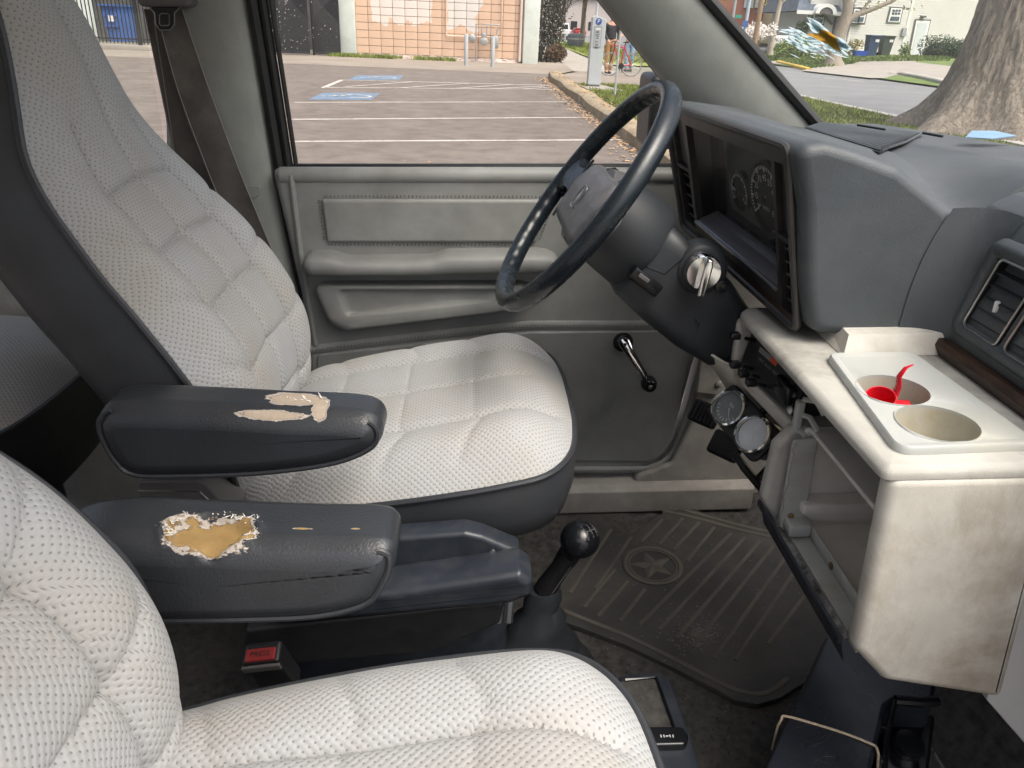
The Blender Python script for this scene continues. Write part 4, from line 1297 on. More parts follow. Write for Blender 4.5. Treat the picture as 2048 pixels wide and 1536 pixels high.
# ------------------------------------------------------------------ steering column
sc2 = thing('steering_column', V(1440, 680, Y=1.1), 'dark steering column shroud with chrome ignition switch behind the wheel', 'steering column', van=True)
ax = -wnn
mb = MB()
def colring(d, r, flat=1.0, dz=0): return [WC + ax * d + wu * (math.sin(2 * math.pi * k / 36) * r * flat + dz) + wy * (math.cos(2 * math.pi * k / 36) * r) for k in range(36)]
mb.rings([colring(.028, .060), colring(.032, .066), colring(.05, .068), colring(.115, .072), colring(.122, .069)])
mb.build('column_drum', COLM, sc2)
mb = MB(); mb.rings([colring(.012, .060), colring(.028, .066), colring(.034, .066)]); mb.build('collar', PADM, sc2)
def shroud(secs):
    R = []
    for d, w, up_, dn in secs:
        q = roundpoly([(-w, -dn), (w, -dn), (w, up_), (-w, up_)], min(.028, w * .6), 5)
        R.append([WC + ax * d + wy * p[0] + wu * p[1] for p in q])
    return R
mb = MB()
mb.rings(shroud([(.115, .060, .045, .068), (.122, .066, .052, .074), (.18, .066, .05, .080), (.25, .064, .044, .082), (.315, .060, .028, .076), (.345, .045, .01, .06)]))
shr = mb.build('shroud', COLM, sc2, ang=55)
# ignition boss on the camera side, chrome cap and lever
ic = V(1402, 540, Y=1.028)
mb = MB(); mb.lathe([(.042, .03), (.038, .008), (.034, .004), (.028, .003)], (ic.x + .003, ic.y, ic.z - .003), (0, 1, 0), 32); mb.build('ignition_boss', COLM, shr)
mb = MB(); mb.lathe([(.0265, .004), (.0265, -.012), (.024, -.016), (.010, -.0165)], ic, (0, 1, 0), 36, False, True); ign = mb.build('ignition_switch', CHROME, sc2)
mb = MB()
mb.rprism(roundpoly([(-.0045, -.032), (.0045, -.032), (.006, -.01), (.006, .012), (.004, .024), (-.004, .024), (-.006, .012), (-.006, -.01)], .003, 3), lambda p, q, d: ic + Vector((p * .98 + q * .16, d, q * .98 - p * .16)), -.0305, -.012, .003)
mb.build('switch_lever', CHROME, ign)
mb = MB(); mb.lathe([(.009, 0), (.009, -.004), (.005, -.005)], V(1442, 572, Y=1.03), (0, 1, 0), 16); mb.build('lock_plug', BLACKG, shr)
mb = MB()
p = V(1290, 562, Y=1.026); Rr = Matrix.Rotation(math.radians(-38), 3, 'Y').inverted()
mb.rbox(p, (.052, .016, .020), .003, 2, Matrix.Rotation(math.radians(37), 3, 'Y')); slot = mb.build('column_slot', BLACKG, shr)
mb = MB(); mb.rbox(V(1288, 556, Y=1.014), (.018, .004, .006), .001, 1, Matrix.Rotation(math.radians(37), 3, 'Y')); mb.build('slot_switch', GREYP, shr)
mb = MB()
for q in (((1260, 520), (1330, 548), (1372, 512)), ((1390, 640), (1400, 650), (1394, 660))):
    mb.tube([V(u, v, Y=1.0335) for u, v in q], .0009, 5)
mb.build('shroud_joint', BLACK, shr)
# pale lower cowl that the column passes into
mb = MB()
cw = [V(1395, 675, Y=1.06), V(1460, 690, Y=1.02), V(1500, 640, Y=1.10), V(1450, 640, Y=1.16)]
R = []
for k in range(9):
    t = k / 8
    c = V(1436, 684, Y=1.10).lerp(V(1520, 800, Y=1.10), t)
    r = .052 + .012 * t
    R.append([c + Vector((math.cos(b) * r * 1.0, math.sin(b) * (.070 + .02 * t), math.cos(b) * r * -.45 + .010 * math.sin(b))) for b in [2 * math.pi * j / 28 for j in range(28)]])
mb.rings(R, False, False)
mb.build('column_cowl', CREAM, sc2)
mb = MB(); mb.tube([R[0][j] for j in range(28)], .0022, 6, True); mb.build('cowl_lip', CREAM, sc2)
# ------------------------------------------------------------------ cream centre console
con = thing('centre_console', (.49, .8, .93), 'soiled cream console box with open cubby and heater controls below the dash', 'console', van=True)
mb = MB()
to_ = roundpoly([(.377, 1.190), (.377, 1.221), (.62, 1.223), (.62, 1.190)], .010, 4)
TCO = [(.4285, .848), (.5385, .846), (.5450, .617), (.3985, .612)]
cc_ = (.475, .735)
outp = roundpoly([(.377, .590, .012), (.62, .590, .01), (.62, 1.046, .01), (.377, 1.046, .03)], .01, 5)
innp = offset2(TCO[::-1], .005)
an = sorted({round(2 * math.pi * k / 160, 5) for k in range(160)} | {round(math.atan2(p[1] - cc_[1], p[0] - cc_[0]) % (2 * math.pi), 5) for p in outp})
RO = [ray_poly(cc_, a, outp) for a in an]; RI = [ray_poly(cc_, a, innp) for a in an]
T3 = lambda L, z: [Vector((p[0], p[1], z)) for p in L]
mb.rings([T3(RI, 1.204), T3(offset2(RO, .004), 1.204), T3(RO, 1.208), T3(RO, 1.2135), T3(offset2(RO, .0015), 1.216), T3(offset2(RO, .005), 1.2198), T3(offset2(RO, .009), 1.2215), T3(RI, 1.2215), T3(RI, 1.204)], False, False)
mb.build('console_top', CREAMT, con)
mb = MB()
so = roundpoly([(.383, 1.2115, .014), (.393, .992, .02), (.436, .944, .02), (.580, .910, .01), (.552, 1.2115, .01)], .01, 6)
mb.rprism(so, mXZ, .5885, .612, .010, 4)
mb.build('side_panel', CREAMD, con)
mb = MB()
fo = roundpoly([(.404, 1.122, .01), (.384, 1.095, .01), (.379, 1.012, .012), (.412, .950, .012), (.45, .935), (.60, .935), (.60, 1.122)], .01, 5)
mb.rprism(fo, mXZ, .846, .868, .007, 3)
mb.build('end_panel', CREAM, con)
mb = MB()
lo_ = roundpoly([(.380, 1.110, .008), (.380, 1.131, .008), (.60, 1.131), (.60, 1.110)], .006, 4)
R = []
for y, dx_ in ((.850, .027), (.86, .025), (.95, .012), (1.03, 0), (1.046, .002)):
    R.append([Vector((p[0] + dx_ * max(0, 1 - (p[0] - .38) / .1), y, p[1] - .008 * (1.03 - y) / .17)) for p in lo_])
mb.rings(R)
mb.build('slot_lip', CREAMD, con)
mb = MB(); mb.rprism(roundpoly([(.378, 1.114, .008), (.62, 1.114), (.62, 1.200), (.378, 1.205, .008)], .006), mXZ, 1.028, 1.0465, .006)
mb.build('slot_end', CREAM, con)
# bin: far wall with step, floor, shelf and back
mb = MB(); mb.rprism(roundpoly([(.412, .96), (.60, .96), (.60, 1.125), (.416, 1.125)], .008), mXZ, .840, .8465, .004); mb.build('bin_wall', BIN, con)
mb = MB(); mb.rbox((.505, .826, 1.017), (.17, .030, .016), .004); mb.rbox((.505, .834, .998), (.165, .018, .022), .004); mb.build('bin_step', BIN, con)
mb = MB(); mb.rprism(roundpoly([(.432, .612), (.60, .612), (.60, .822), (.432, .822)], .008), mXY, .975, .987, .004); mb.build('bin_floor', BIN, con)
mb = MB(); mb.rprism(roundpoly([(.424, .612), (.60, .612), (.60, .845), (.424, .845)], .004), mXY, 1.118, 1.124, .002); mb.build('cubby_shelf', BIN, con)
mb = MB(); mb.box((.585, .83, 1.08), (.02, .43, .26)); mb.build('cubby_back', BIN, con)
mb = MB(); mb.rbox((.475, .628, 1.068), (.10, .022, .030), .003); mb.build('bin_catch', BLACK, con)
# front steel frame: upright, bracket rail, speckled strip
mb = MB()
mb.rprism(roundpoly([(.395, 1.118), (.427, 1.12), (.430, 1.0), (.424, .96), (.396, .985)], .004), mXZ, .822, .8265, .0012)
mb.rbox((.428, .836, 1.06), (.006, .018, .12), .002)
fr = mb.build('steel_upright', METALP, con)
mb = MB()
mb.rbox((.421, .717, .976), (.026, .215, .003), .001); mb.rbox((.4335, .717, .986), (.003, .215, .022), .001); mb.rbox((.4095, .717, .972), (.003, .215, .010), .001)
mb.rbox((.417, .812, .990), (.030, .024, .018), .003); mb.rbox((.417, .622, .984), (.026, .018, .020), .005)
mb.build('bracket_rail', METALP, con)
mb = MB(); mb.lathe([(.005, 0), (.005, .001), (.002, .002)], (.4315, .735, .986), (-1, 0, 0), 12); mb.lathe([(.004, 0), (.004, .002), (.002, .003)], (.41, .8215, 1.002), (0, -1, 0), 12); mb.build('rail_screw', M('rusty_screw', (.22, .13, .05), .6, .4, 60), con)
SPECK = M('worn_galvanised', (.36, .35, .33), .6, .8, 90, (.06, .055, .05), 16, .85)
mb = MB(); mb.add([Vector(p) for p in ((.408, .838, .9735), (.408, .628, .9735), (.398, .628, .963), (.394, .838, .966))], [(0, 1, 2, 3)]); mb.build('speckled_strip', SPECK, con, smooth=False)
mb = MB()
fo_ = [V(1533, 1012, X=.386), V(1720, 1262, X=.386)]
mb.tube([Vector((.384, .868, .992)), Vector((.386, .80, .987)), Vector((.390, .614, .983))], .0065, 8, flat=.45, up=(1, 0, 0))
mb.add([Vector(p) for p in ((.386, .862, .988), (.392, .614, .979), (.400, .614, .950), (.392, .862, .962))], [(0, 1, 2, 3)])
mb.build('hanging_flap', BLUEBLK, con)
# torn edge of the lining along the upright
rnd = random.Random(2)
mb = MB()
pts = [Vector((.3965 + rnd.uniform(-.0015, .0025), .8212, 1.115 - .004 * k)) for k in range(33)]
for a, b in zip(pts, pts[1:]): mb.tube([a, b], .0007, 4)
mb.build('torn_edge', BEIGE, con)
# heater control unit in the slot
hv = thing('heater_control', (.45, .94, 1.13), 'black heater control panel with sliding levers set into the cream console slot', 'heater control', van=True)
def HP(s, t, n=0):       # s from far (0) to near (1), t from top, n out towards the driver
    a = Vector((.396, 1.016, 1.194)).lerp(Vector((.418, .862, 1.190)), s)
    return a + Vector((-.012 * t, 0, -.058 * t)) + Vector((-.95, -.1, .3)).normalized() * n
mb = MB(); mb.rings([[HP(0, 0), HP(1, 0), HP(1, 1), HP(0, 1)], [p + Vector((.09, 0, 0)) for p in (HP(0, 0), HP(1, 0), HP(1, 1), HP(0, 1))]]); mb.build('control_face', BLACK, hv, smooth=False)
mb = MB()
for k in range(15):
    s = .22 + .022 * k
    if k < 10: mb.poly([HP(s, .20, .0012), HP(s + .016, .20, .0012), HP(s + .016, .33, .0012), HP(s, .33, .0012)])
text_mb(mb, 'VENT  BI-LEV  HEAT', .0062, lambda x, y: HP(.44 + x / .150, .47 - y / .062, .0012))
for s, t, tx in ((.66, .62, 'M'), (.84, .40, 'LO'), (.84, .72, 'HI'), (.93, .80, 'OFF')):
    text_mb(mb, tx, .006, lambda x, y, s=s, t=t: HP(s + x / .150, t - y / .062, .0012))
mb.build('control_print', DIMP, hv, smooth=False, kind='stuff')
mb = MB()
for k in range(10, 15):
    s = .22 + .022 * k
    mb.poly([HP(s, .20, .0012), HP(s + .018, .20, .0012), HP(s + .018, .33, .0012), HP(s, .33, .0012)])
mb.build('heat_scale', ORANGEP, hv, smooth=False)
for s, t, l in ((.10, .18, .034), (.22, .80, .030), (.36, .85, .026), (.50, .9, .024)):
    mb = MB(); a, b = HP(s, t, 0), HP(s, t, l)
    mb.tube([a, a.lerp(b, .5)], .0028, 6); mb.rbox(b, (.014, .013, .010), .002, 2); mb.build('slide_lever', BLACKG, hv)
mb = MB(); mb.rbox(HP(.80, .62, .004), (.010, .045, .028), .003); mb.build('fan_switch', BLACKG, hv)
mb = MB(); mb.lathe([(.0065, 0), (.006, .002), (.003, .003)], HP(.965, .9, .002), (-1, -.2, .3), 14); mb.lathe([(.005, 0), (.004, .003)], HP(.93, .55, .002), (-1, -.2, .3), 14); mb.build('mounting_screw', STEEL, hv)
mb = MB()
for k in range(4): mb.tube([HP(1.05, .5 + .35 * k, 0), HP(1.13, .4 + .4 * k, -.01), HP(1.2, .6 + .4 * k, -.02)], .004, 6)
mb.rbox(HP(1.06, 1.1, -.004), (.010, .012, .07), .003); mb.build('bracket', METALP, hv)
# riser block under the binnacle
mb = MB()
q = [V(1662, 678, Z=1.232), V(1838, 690, Z=1.232), V(1838, 734, Z=1.2225), V(1690, 735, Z=1.2225)]
mb.rings([[Vector((.452, .985, 1.2225)), Vector((.590, .985, 1.2225)), Vector((.590, .850, 1.2225)), Vector((.452, .850, 1.2225))], [Vector((.470, .985, 1.250)), Vector((.590, .985, 1.250)), Vector((.590, .866, 1.246)), Vector((.462, .866, 1.246))]])
mb.build('riser_block', CREAM, con, smooth=False)
# pale panel at the right border
pn = MB()
q = [(.566, .905), (.66, .80), (.95, .72), (.95, 1.21), (.538, 1.21)]
pn.rprism(q, mXZ, .5935, .62, .002); pp = pn.build('dash_panel', M('pale_panel', (.58, .58, .56), .4, .05, 6), dash)

# ------------------------------------------------------------------ cup holder tray
tray = thing('cup_holder_tray', (.47, .73, 1.2225), 'white plastic tray with two cup holders on the console top', 'cup holder', van=True)
TZ = 1.2235
tc = [V(1652, 722, Z=TZ), V(1818, 721, Z=TZ), V(2046, 893, Z=TZ), V(1772, 905, Z=TZ)]
tc = [(.4285, .848), (.5385, .846), (.5450, .617), (.3985, .612)]
def tq(a, b, z): # a across (x), b from far (0) to near (1)
    p = Vector(tc[0]).lerp(Vector(tc[1]), a).lerp(Vector(tc[3]).lerp(Vector(tc[2]), a), b)
    return Vector((p.x, p.y, z))
mb = MB()
def bq(z, o):
    out = roundpoly([(c[0], c[1]) for c in tc], .018, 6)
    return [Vector((p[0], p[1], z)) for p in (offset2(out, o) if o else out)]
mb.rings([bq(TZ - .002, 0), bq(TZ + .004, 0), bq(TZ + .0068, .0025), bq(TZ + .0068, .007), bq(TZ + .0055, .011)], False, False)
mb.build('tray_rim', TRAY, tray)
holes_c = [(V(1784, 782, Z=TZ + .005), .0385), (V(1874, 849, Z=TZ + .005), .0395)]
mb = MB()
N = 48
i_out = [(p.x, p.y) for p in bq(0, .0108)]
sp_y = (holes_c[0][0].y + holes_c[1][0].y) / 2
xm = lambda y, s: np.interp(y, [.612, .848], [.3985 + .011, .4285 + .011]) if s < 0 else np.interp(y, [.612, .848], [.5450 - .011, .5385 - .011])
for (c, r), (yb, yt) in zip(holes_c, ((sp_y, .837), (.623, sp_y))):
    inner, outer = [], []
    crn = [math.atan2(y_ - c.y, xm(y_, s_) - c.x) % (2 * math.pi) for y_ in (yb, yt) for s_ in (-1, 1)]
    angs = sorted([2 * math.pi * k / N for k in range(N)] + crn)
    for a in angs:
        d = Vector((math.cos(a), math.sin(a)))
        inner.append(Vector((c.x + d.x * r, c.y + d.y * r, TZ + .0055)))
        t = 9
        for _ in range(60):
            pass
        ts_ = []
        if d.y > 1e-6: ts_.append((yt - c.y) / d.y)
        if d.y < -1e-6: ts_.append((yb - c.y) / d.y)
        if d.x > 1e-6:
            t2 = (xm(c.y, 1) - c.x) / d.x
            for _ in range(6): t2 = (xm(np.clip(c.y + d.y * t2, .6, .86), 1) - c.x) / d.x
            ts_.append(t2)
        if d.x < -1e-6:
            t2 = (xm(c.y, -1) - c.x) / d.x
            for _ in range(6): t2 = (xm(np.clip(c.y + d.y * t2, .6, .86), -1) - c.x) / d.x
            ts_.append(t2)
        t = max(min(ts_), r * 1.02)
        outer.append(Vector((c.x + d.x * t, c.y + d.y * t, TZ + .0055)))
    mid = [inner[k].lerp(outer[k], .06) + Vector((0, 0, .0018)) for k in range(len(angs))]
    mb.rings([[p + Vector((0, 0, -.002)) for p in inner], [p + Vector((0, 0, .0018)) for p in inner], mid, [inner[k].lerp(outer[k], .14) for k in range(len(angs))], outer], False, False)
mb.build('tray_plate', TRAY, tray)
for c, r in holes_c:
    mb = MB()
    mb.rings([[Vector((c.x + math.cos(2 * math.pi * k / N) * q, c.y + math.sin(2 * math.pi * k / N) * q, TZ + z)) for k in range(N)] for q, z in ((r, .004), (r * .985, -.012), (r * .96, -.040), (r * .90, -.046))], False, True)
    mb.build('cup_well', CUP, tray)
c = holes_c[0][0]
rt = thing('red_plastic_clip', (c.x - .01, c.y - .01, TZ - .03), 'broken bright red plastic clip lying in the farther cup holder', 'clip', van=True)
c = holes_c[0][0]; rx = Vector((c.x - .012, c.y - .002, TZ - .013)); rax = Vector((-.25, -.35, 1)).normalized()
mb = MB(); mb.lathe([(.006, -.010), (.0135, -.008), (.0150, .004), (.0165, .016), (.0152, .016), (.0135, .004), (.012, -.006), (.004, -.007)], rx, rax, 28); mb.build('clip_cup', RED, rt)
mb = MB(); q = rx + rax * .016 + Vector((.016, .002, 0))
mb.tube([q, q + Vector((.004, .002, .010)), q + Vector((.003, .004, .022)), q + Vector((.010, .007, .031)), q + Vector((.018, .008, .034))], [.0075, .006, .005, .004, .0022], 12, flat=.28, up=(1, 0, 0)); mb.build('clip_tab', RED, rt)
mb = MB(); q = rx + Vector((.016, -.004, .004))
mb.tube([q, q + Vector((.012, -.004, .002)), q + Vector((.022, -.008, -.010))], [.011, .009, .006], 12, flat=.35, up=(0, 0, 1)); mb.build('clip_wing', RED, rt)
mb = MB(); mb.lathe([(.012, 0), (.012, .016), (.0145, .017), (.0145, .020), (.006, .021)], (c.x + .012, c.y - .014, TZ - .026), (.75, -.1, .3), 20)
cp = mb.build('plastic_stopper', BLACK); tag(cp, 'small black plastic stopper lying beside the red clip in the cup holder', 'stopper', van=True)

# ------------------------------------------------------------------ add-on gauges, pedals
gp_ = thing('gauge_pod', V(1490, 860, Y=.98), 'black bracket with two chrome ringed round gauges under the heater controls', 'gauge', van=True)
g1, g2 = V(1467, 822, Y=1.005), V(1497, 863, Y=.945)
gn = Vector((-.72, -.42, .55)).normalized()
gu = (g1 - g2); gu = (gu - gn * gu.dot(gn)).normalized(); gw = gn.cross(gu)
mb = MB()
cg = (g1 + g2) / 2
g1, g2 = cg + gu * .0305, cg - gu * .0305
o = roundpoly([(-.062, -.031), (.062, -.031), (.062, .031), (-.062, .031)], .014, 5)
mb.rprism(o, lambda p, q, d: cg + gu * p + gw * q + gn * d, -.012, -.004, .003); mb.build('gauge_bracket', BLACK, gp_)
FACES = [M('gauge_face_grey', (.20, .23, .23), .35, .1, 20), M('gauge_face_glare', (.82, .85, .88), .25, .06, 20)]  # second face is pale: glare on the lower gauge's glass, painted in
MIRR = M('gauge_glass_glare', (.80, .84, .88), .12, .05, 30, metal=.9)
for i, g in enumerate((g1, g2)):
    r = .0285
    mb = MB(); mb.lathe([(r, -.045), (r * .98, -.006)], g, gn, 28, True, False); mb.build('gauge_body', STEEL, gp_)
    mb = MB(); mb.lathe([(r, -.006), (r * 1.05, .001), (r * 1.0, .005), (r * .90, .006), (r * .84, .002)], g, gn, 36, False, False); rg_ = mb.build('chrome_ring', CHROME, gp_)
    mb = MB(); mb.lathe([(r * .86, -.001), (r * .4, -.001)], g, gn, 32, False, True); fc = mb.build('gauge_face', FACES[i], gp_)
    mb = MB()
    for k in range(9):
        a = math.radians(20 + 140 * k / 8)
        d = gu * math.cos(a) + gw * math.sin(a); n_ = gn.cross(d) * .0006
        mb.poly([g + d * r * .75 - n_ - gn * .0002, g + d * r * .75 + n_ - gn * .0002, g + d * r * .6 + n_ - gn * .0002, g + d * r * .6 - n_ - gn * .0002])
    text_mb(mb, 'VOLTS' if i else 'OIL', .007, lambda x, y: g - gw * .006 + gu * x + gw * y - gn * .0002)
    d = (gu * -.6 + gw * .6).normalized(); n_ = gn.cross(d) * .0008
    mb.poly([g - n_, g + n_, g + d * r * .65 + n_ * .3, g + d * r * .65 - n_ * .3])
    mb.build('gauge_print', WHITEP, fc, smooth=False)
    mb = MB(); mb.lathe([(r * .84, .0025), (r * .3, .0035)], g, gn, 32, False, True); mb.build('gauge_glass', LENS, rg_)
mb = MB(); mb.tube([cg - gn * .012, cg + Vector((.05, 0, .03)), cg + Vector((.08, 0, .06))], .006, 6); mb.build('bracket_stay', BLACK, gp_)
pd = thing('clutch_pedal', V(1408, 828, Y=1.30), 'ribbed black rubber clutch pedal on a brown arm by the kick panel', 'pedal', van=True)
pc = V(1410, 828, Y=1.28)
pn_ = Vector((-.62, -.50, .60)).normalized(); px_ = Vector((0, 0, 1)) - pn_ * pn_.z; px_.normalize(); py_ = px_.cross(-pn_)
Rp = Matrix((-pn_, py_, px_)).transposed()
mb = MB(); mb.rbox(pc, (.014, .062, .046), .006, 3, Rp); pdp = mb.build('pedal_pad', BLACK, pd)
for k in range(7):
    mb = MB(); mb.tube([pc + Rp @ Vector((-.008, -.026 + .0087 * k, -.018)), pc + Rp @ Vector((-.008, -.026 + .0087 * k, .018))], .0024, 6); mb.build('rubber_rib', BLACK, pdp)
mb = MB(); mb.tube([pc + Vector((.006, 0, 0)), V(1440, 800, Y=1.25), V(1480, 760, Y=1.22), V(1540, 690, Y=1.22)], .007, 8); mb.build('pedal_arm', M('rusty_arm', (.07, .045, .035), .6, .3, 30), pd)
pd2 = thing('brake_pedal', V(1448, 885, Y=1.16), 'black brake pedal half hidden behind the round gauges', 'pedal', van=True)
pc = V(1452, 892, Y=1.12)
mb = MB(); mb.rbox(pc, (.014, .06, .045), .006, 3, Rp); mb.build('pedal_pad', BLACK, pd2)
mb = MB(); mb.tube([pc + Vector((.006, 0, 0)), pc + Vector((.06, 0, .08)), pc + Vector((.12, 0, .25))], .008, 8); mb.build('pedal_arm', BLACK, pd2)
pd3 = thing('accelerator_pedal', V(1500, 950, Y=1.02), 'black accelerator pedal in the dark footwell under the cream console', 'pedal', van=True)
pc = V(1512, 962, Y=1.05)
mb = MB(); mb.rbox(pc, (.012, .045, .11), .004, 3, Matrix.Rotation(math.radians(-40), 3, 'Y')); mb.build('pedal_pad', BLACK, pd3)
mb = MB(); mb.tube([pc, pc + Vector((.08, 0, .12)), pc + Vector((.1, 0, .25))], .006, 8); mb.build('pedal_arm', BLACK, pd3)

# firewall behind everything
mb = MB(); mb.grid(lambda a, b: Vector((.98 - .28 * max(0, .35 - b) / .35, 1.54 - 1.66 * a, .565 + .80 * b)), 6, 14); mb.build('firewall', CARPET, body)

# ------------------------------------------------------------------ floor mat
FZ = .574
mat_ = thing('rubber_floor_mat', V(1350, 1200, Z=FZ), "cracked black rubber mat with a star emblem in the driver's footwell", 'floor mat', van=True)
def G(u, v, z=FZ): return V(u, v, Z=z)
mo = [(1085, 1227), (1163, 1036), (1200, 1046), (1232, 1060), (1258, 1068), (1263, 1074), (1290, 1052), (1324, 1028), (1326, 1008), (1300, 994), (1230, 972), (1228, 966), (1279, 966), (1312, 980), (1346, 999), (1413, 1030), (1480, 1052), (1560, 1068), (1660, 1100), (1740, 1180), (1730, 1290), (1660, 1330), (1620, 1362), (1596, 1374), (1562, 1396), (1516, 1410), (1470, 1402), (1435, 1381), (1350, 1338), (1250, 1290), (1160, 1256), (1110, 1238)]
mp_ = [(G(u, v).x, G(u, v).y) for u, v in mo]
if area2(mp_) < 0: mp_ = mp_[::-1]
mb = MB(); mb.rprism(mp_, mXY, .5655, FZ + .002, 0, r1=.0015, cap0=False)
mb.build('mat_sheet', MAT, mat_, smooth=False)
inner = [(u, v) for u, v in mo]
mb = MB()
for seq in ([(1100, 1212), (1170, 1240), (1260, 1276), (1360, 1326), (1440, 1368), (1480, 1384), (1520, 1390), (1548, 1380), (1575, 1358)], [(1324, 1022), (1400, 1040), (1480, 1062), (1560, 1080)], [(1332, 1012), (1405, 1032), (1485, 1054), (1560, 1070)]):
    mb.tube([G(p.x, p.y) + Vector((0, 0, .002)) for p in spline([Vector(q) for q in seq], 5)], .005, 6, flat=.5, up=(0, 0, 1))
mb.build('raised_border', MATR, mat_)
ribs = [((1222, 1060), (1140, 1187)), ((1262, 1076), (1190, 1180)), ((1326, 1040), (1282, 1085)), ((1365, 1038), (1318, 1090)), ((1398, 1046), (1346, 1102)), ((1428, 1056), (1374, 1124)), ((1462, 1068), (1280, 1250)), ((1490, 1076), (1318, 1262)), ((1520, 1084), (1352, 1278)), ((1548, 1092), (1385, 1296)), ((1578, 1106), (1428, 1318)), ((1606, 1120), (1470, 1322)),
        ((1642, 1150), (1536, 1290)), ((1230, 1140), (1168, 1216)), ((1256, 1164), (1196, 1234)), ((1290, 1180), (1240, 1244))]
for a, b in ribs:
    p, q = G(*a) + Vector((0, 0, .002)), G(*b) + Vector((0, 0, .002))
    mb = MB(); mb.tube([p, p.lerp(q, .5), q], .0042, 6, flat=.45, up=(0, 0, 1)); mb.build('rib', MATR, mat_)
sc0 = G(1305, 1133) + Vector((0, 0, .003))
ex = (G(1375, 1150) - sc0); ex.z = 0
rad = .058
mb = MB()
for r, w in ((rad, .005), (rad * .86, .0025)):
    mb.tube([sc0 + Vector((math.cos(2 * math.pi * k / 48) * r, math.sin(2 * math.pi * k / 48) * r, .0005)) for k in range(48)], w, 6, True, flat=.5, up=(0, 0, 1))
st = mb.build('emblem_ring', MATR, mat_)
mb = MB()
pts = []
for k in range(10):
    a = math.radians(100 + 36 * k); r = rad * (.84 if k % 2 == 0 else .34)
    pts.append(sc0 + Vector((math.cos(a) * r, math.sin(a) * r, 0)))
mb.add([sc0 + Vector((0, 0, .006))] + pts, [(0, 1 + k, 1 + (k + 1) % 10) for k in range(10)])
mb.build('emblem_star', MATR, mat_, smooth=False)
rnd = random.Random(11)
mb = MB()
pc0 = G(1395, 1270)
for k in range(420):
    a, r = rnd.uniform(0, 6.28), abs(rnd.gauss(0, .033))
    p = Vector((pc0.x + math.cos(a) * r * 1.1, pc0.y + math.sin(a) * r, FZ + .0022)); s = rnd.uniform(.0008, .0035)
    mb.add([p + Vector((s, 0, 0)), p + Vector((-s * .4, s * .8, 0)), p + Vector((-s * .5, -s * .7, 0)), p + Vector((0, 0, s * .35))], [(0, 1, 3), (1, 2, 3), (2, 0, 3)])
mb.build('dried_mud', DUST, mat_, smooth=False, kind='stuff')
mb = MB()
for k in range(260):
    p = Vector((rnd.uniform(.1, .8), rnd.uniform(.78, 1.45), FZ + .0024)); s = rnd.uniform(.0004, .0013)
    mb.add([p + Vector((s, 0, 0)), p + Vector((-s * .5, s, 0)), p + Vector((-s * .5, -s, 0)), p + Vector((0, 0, s))], [(0, 1, 3), (1, 2, 3), (2, 0, 3)])
gt = mb.build('floor_grit', M('grit', (.32, .29, .24), .9, .4, 60), None, (.4, 1.1, .57), smooth=False, kind='stuff'); VANTOPS.append(tag(gt, 'scattered pale grit and crumbs on mat and carpet', 'grit'))

# ------------------------------------------------------------------ gear lever
gl = thing('gear_lever', V(1085, 1180, Y=.98), 'black gear lever with round knob and stitched leather grip', 'gear lever', van=True)
k0 = V(1160, 1078, Y=.95); k1 = V(1090, 1178, Y=.965)
dirn = (k0 - k1).normalized()
mb = MB(); mb.ball(k0, .0315, 14, (1, 1, .94)); kn = mb.build('knob', BLACKG, gl)
mb = MB(); mb.lathe([(.0175, -.002), (.0185, .01), (.0165, .03), (.0155, .055), (.0175, .075), (.018, .09)], k1, dirn, 20); gr_ = mb.build('leather_grip', leather('grip_leather', (.012, .012, .013), .42, 330, .9), gl)
mb = MB()
for k in range(9): 
    a = k1 + dirn * (.008 + .008 * k) + Vector((.006, -.0165, -.004)); mb.tube([a + Vector((-.002, 0, -.002)), a + Vector((.002, 0, .003))], .0008, 4)
mb.build('grip_stitching', GREYP, gr_)
mb = MB()
xx, yy_ = dirn.orthogonal().normalized(), None
side_ = Vector((1, 0, 0)) - dirn * dirn.x; side_.normalize(); up2 = dirn.cross(side_)
fc_ = k0 + dirn * .030 * .6 + Vector((.0, -.0, .0))
nk = Vector((.45, -.35, .82)).normalized(); sx = Vector((.8, .5, 0)); sx = (sx - nk * sx.dot(nk)).normalized(); sy = nk.cross(sx)
def kp2(x, y):
    q = nk * math.sqrt(max(1e-6, .0314 ** 2 - x * x - y * y)) + sx * x + sy * y
    return k0 + Vector((q.x, q.y, q.z * .94 )) * 1.012
for x in (-.010, 0, .010): mb.tube([kp2(x, -.007), kp2(x, 0), kp2(x, .007)], .0007, 4)
mb.tube([kp2(-.010, 0), kp2(0, 0), kp2(.010, 0)], .0007, 4)
for i, x in enumerate((-.010, 0, .010)):
    text_mb(mb, '135'[i], .006, lambda a, b, x=x: kp2(x + a, .0105 + b)); text_mb(mb, '24R'[i], .006, lambda a, b, x=x: kp2(x + a, -.0105 + b))
mb.build('shift_pattern', GREYP, kn)
mb = MB()
b0 = Vector((k1.x - .03, k1.y + .0, FZ))
R = []
for k in range(10):
    t = k / 9
    c = Vector((b0.x, b0.y, FZ)).lerp(k1, t)
    r = .075 * (1 - t) ** 1.6 + .020 + .004 * math.sin(t * 22)
    R.append([c + Vector((math.cos(a) * r * 1.3, math.sin(a) * r, .15 * math.cos(a) * r)) for a in [2 * math.pi * j / 24 for j in range(24)]])
mb.rings(R); mb.build('rubber_boot', COLM, gl)
for k in range(3):
    mb = MB(); p = V(975 + 20 * k, 1245, Y=.86); mb.tube([p, p + Vector((.004, .02, .03)), p + Vector((.012, .06, .03))], .008, 8); mb.build('boot_fold', COLM, gl)
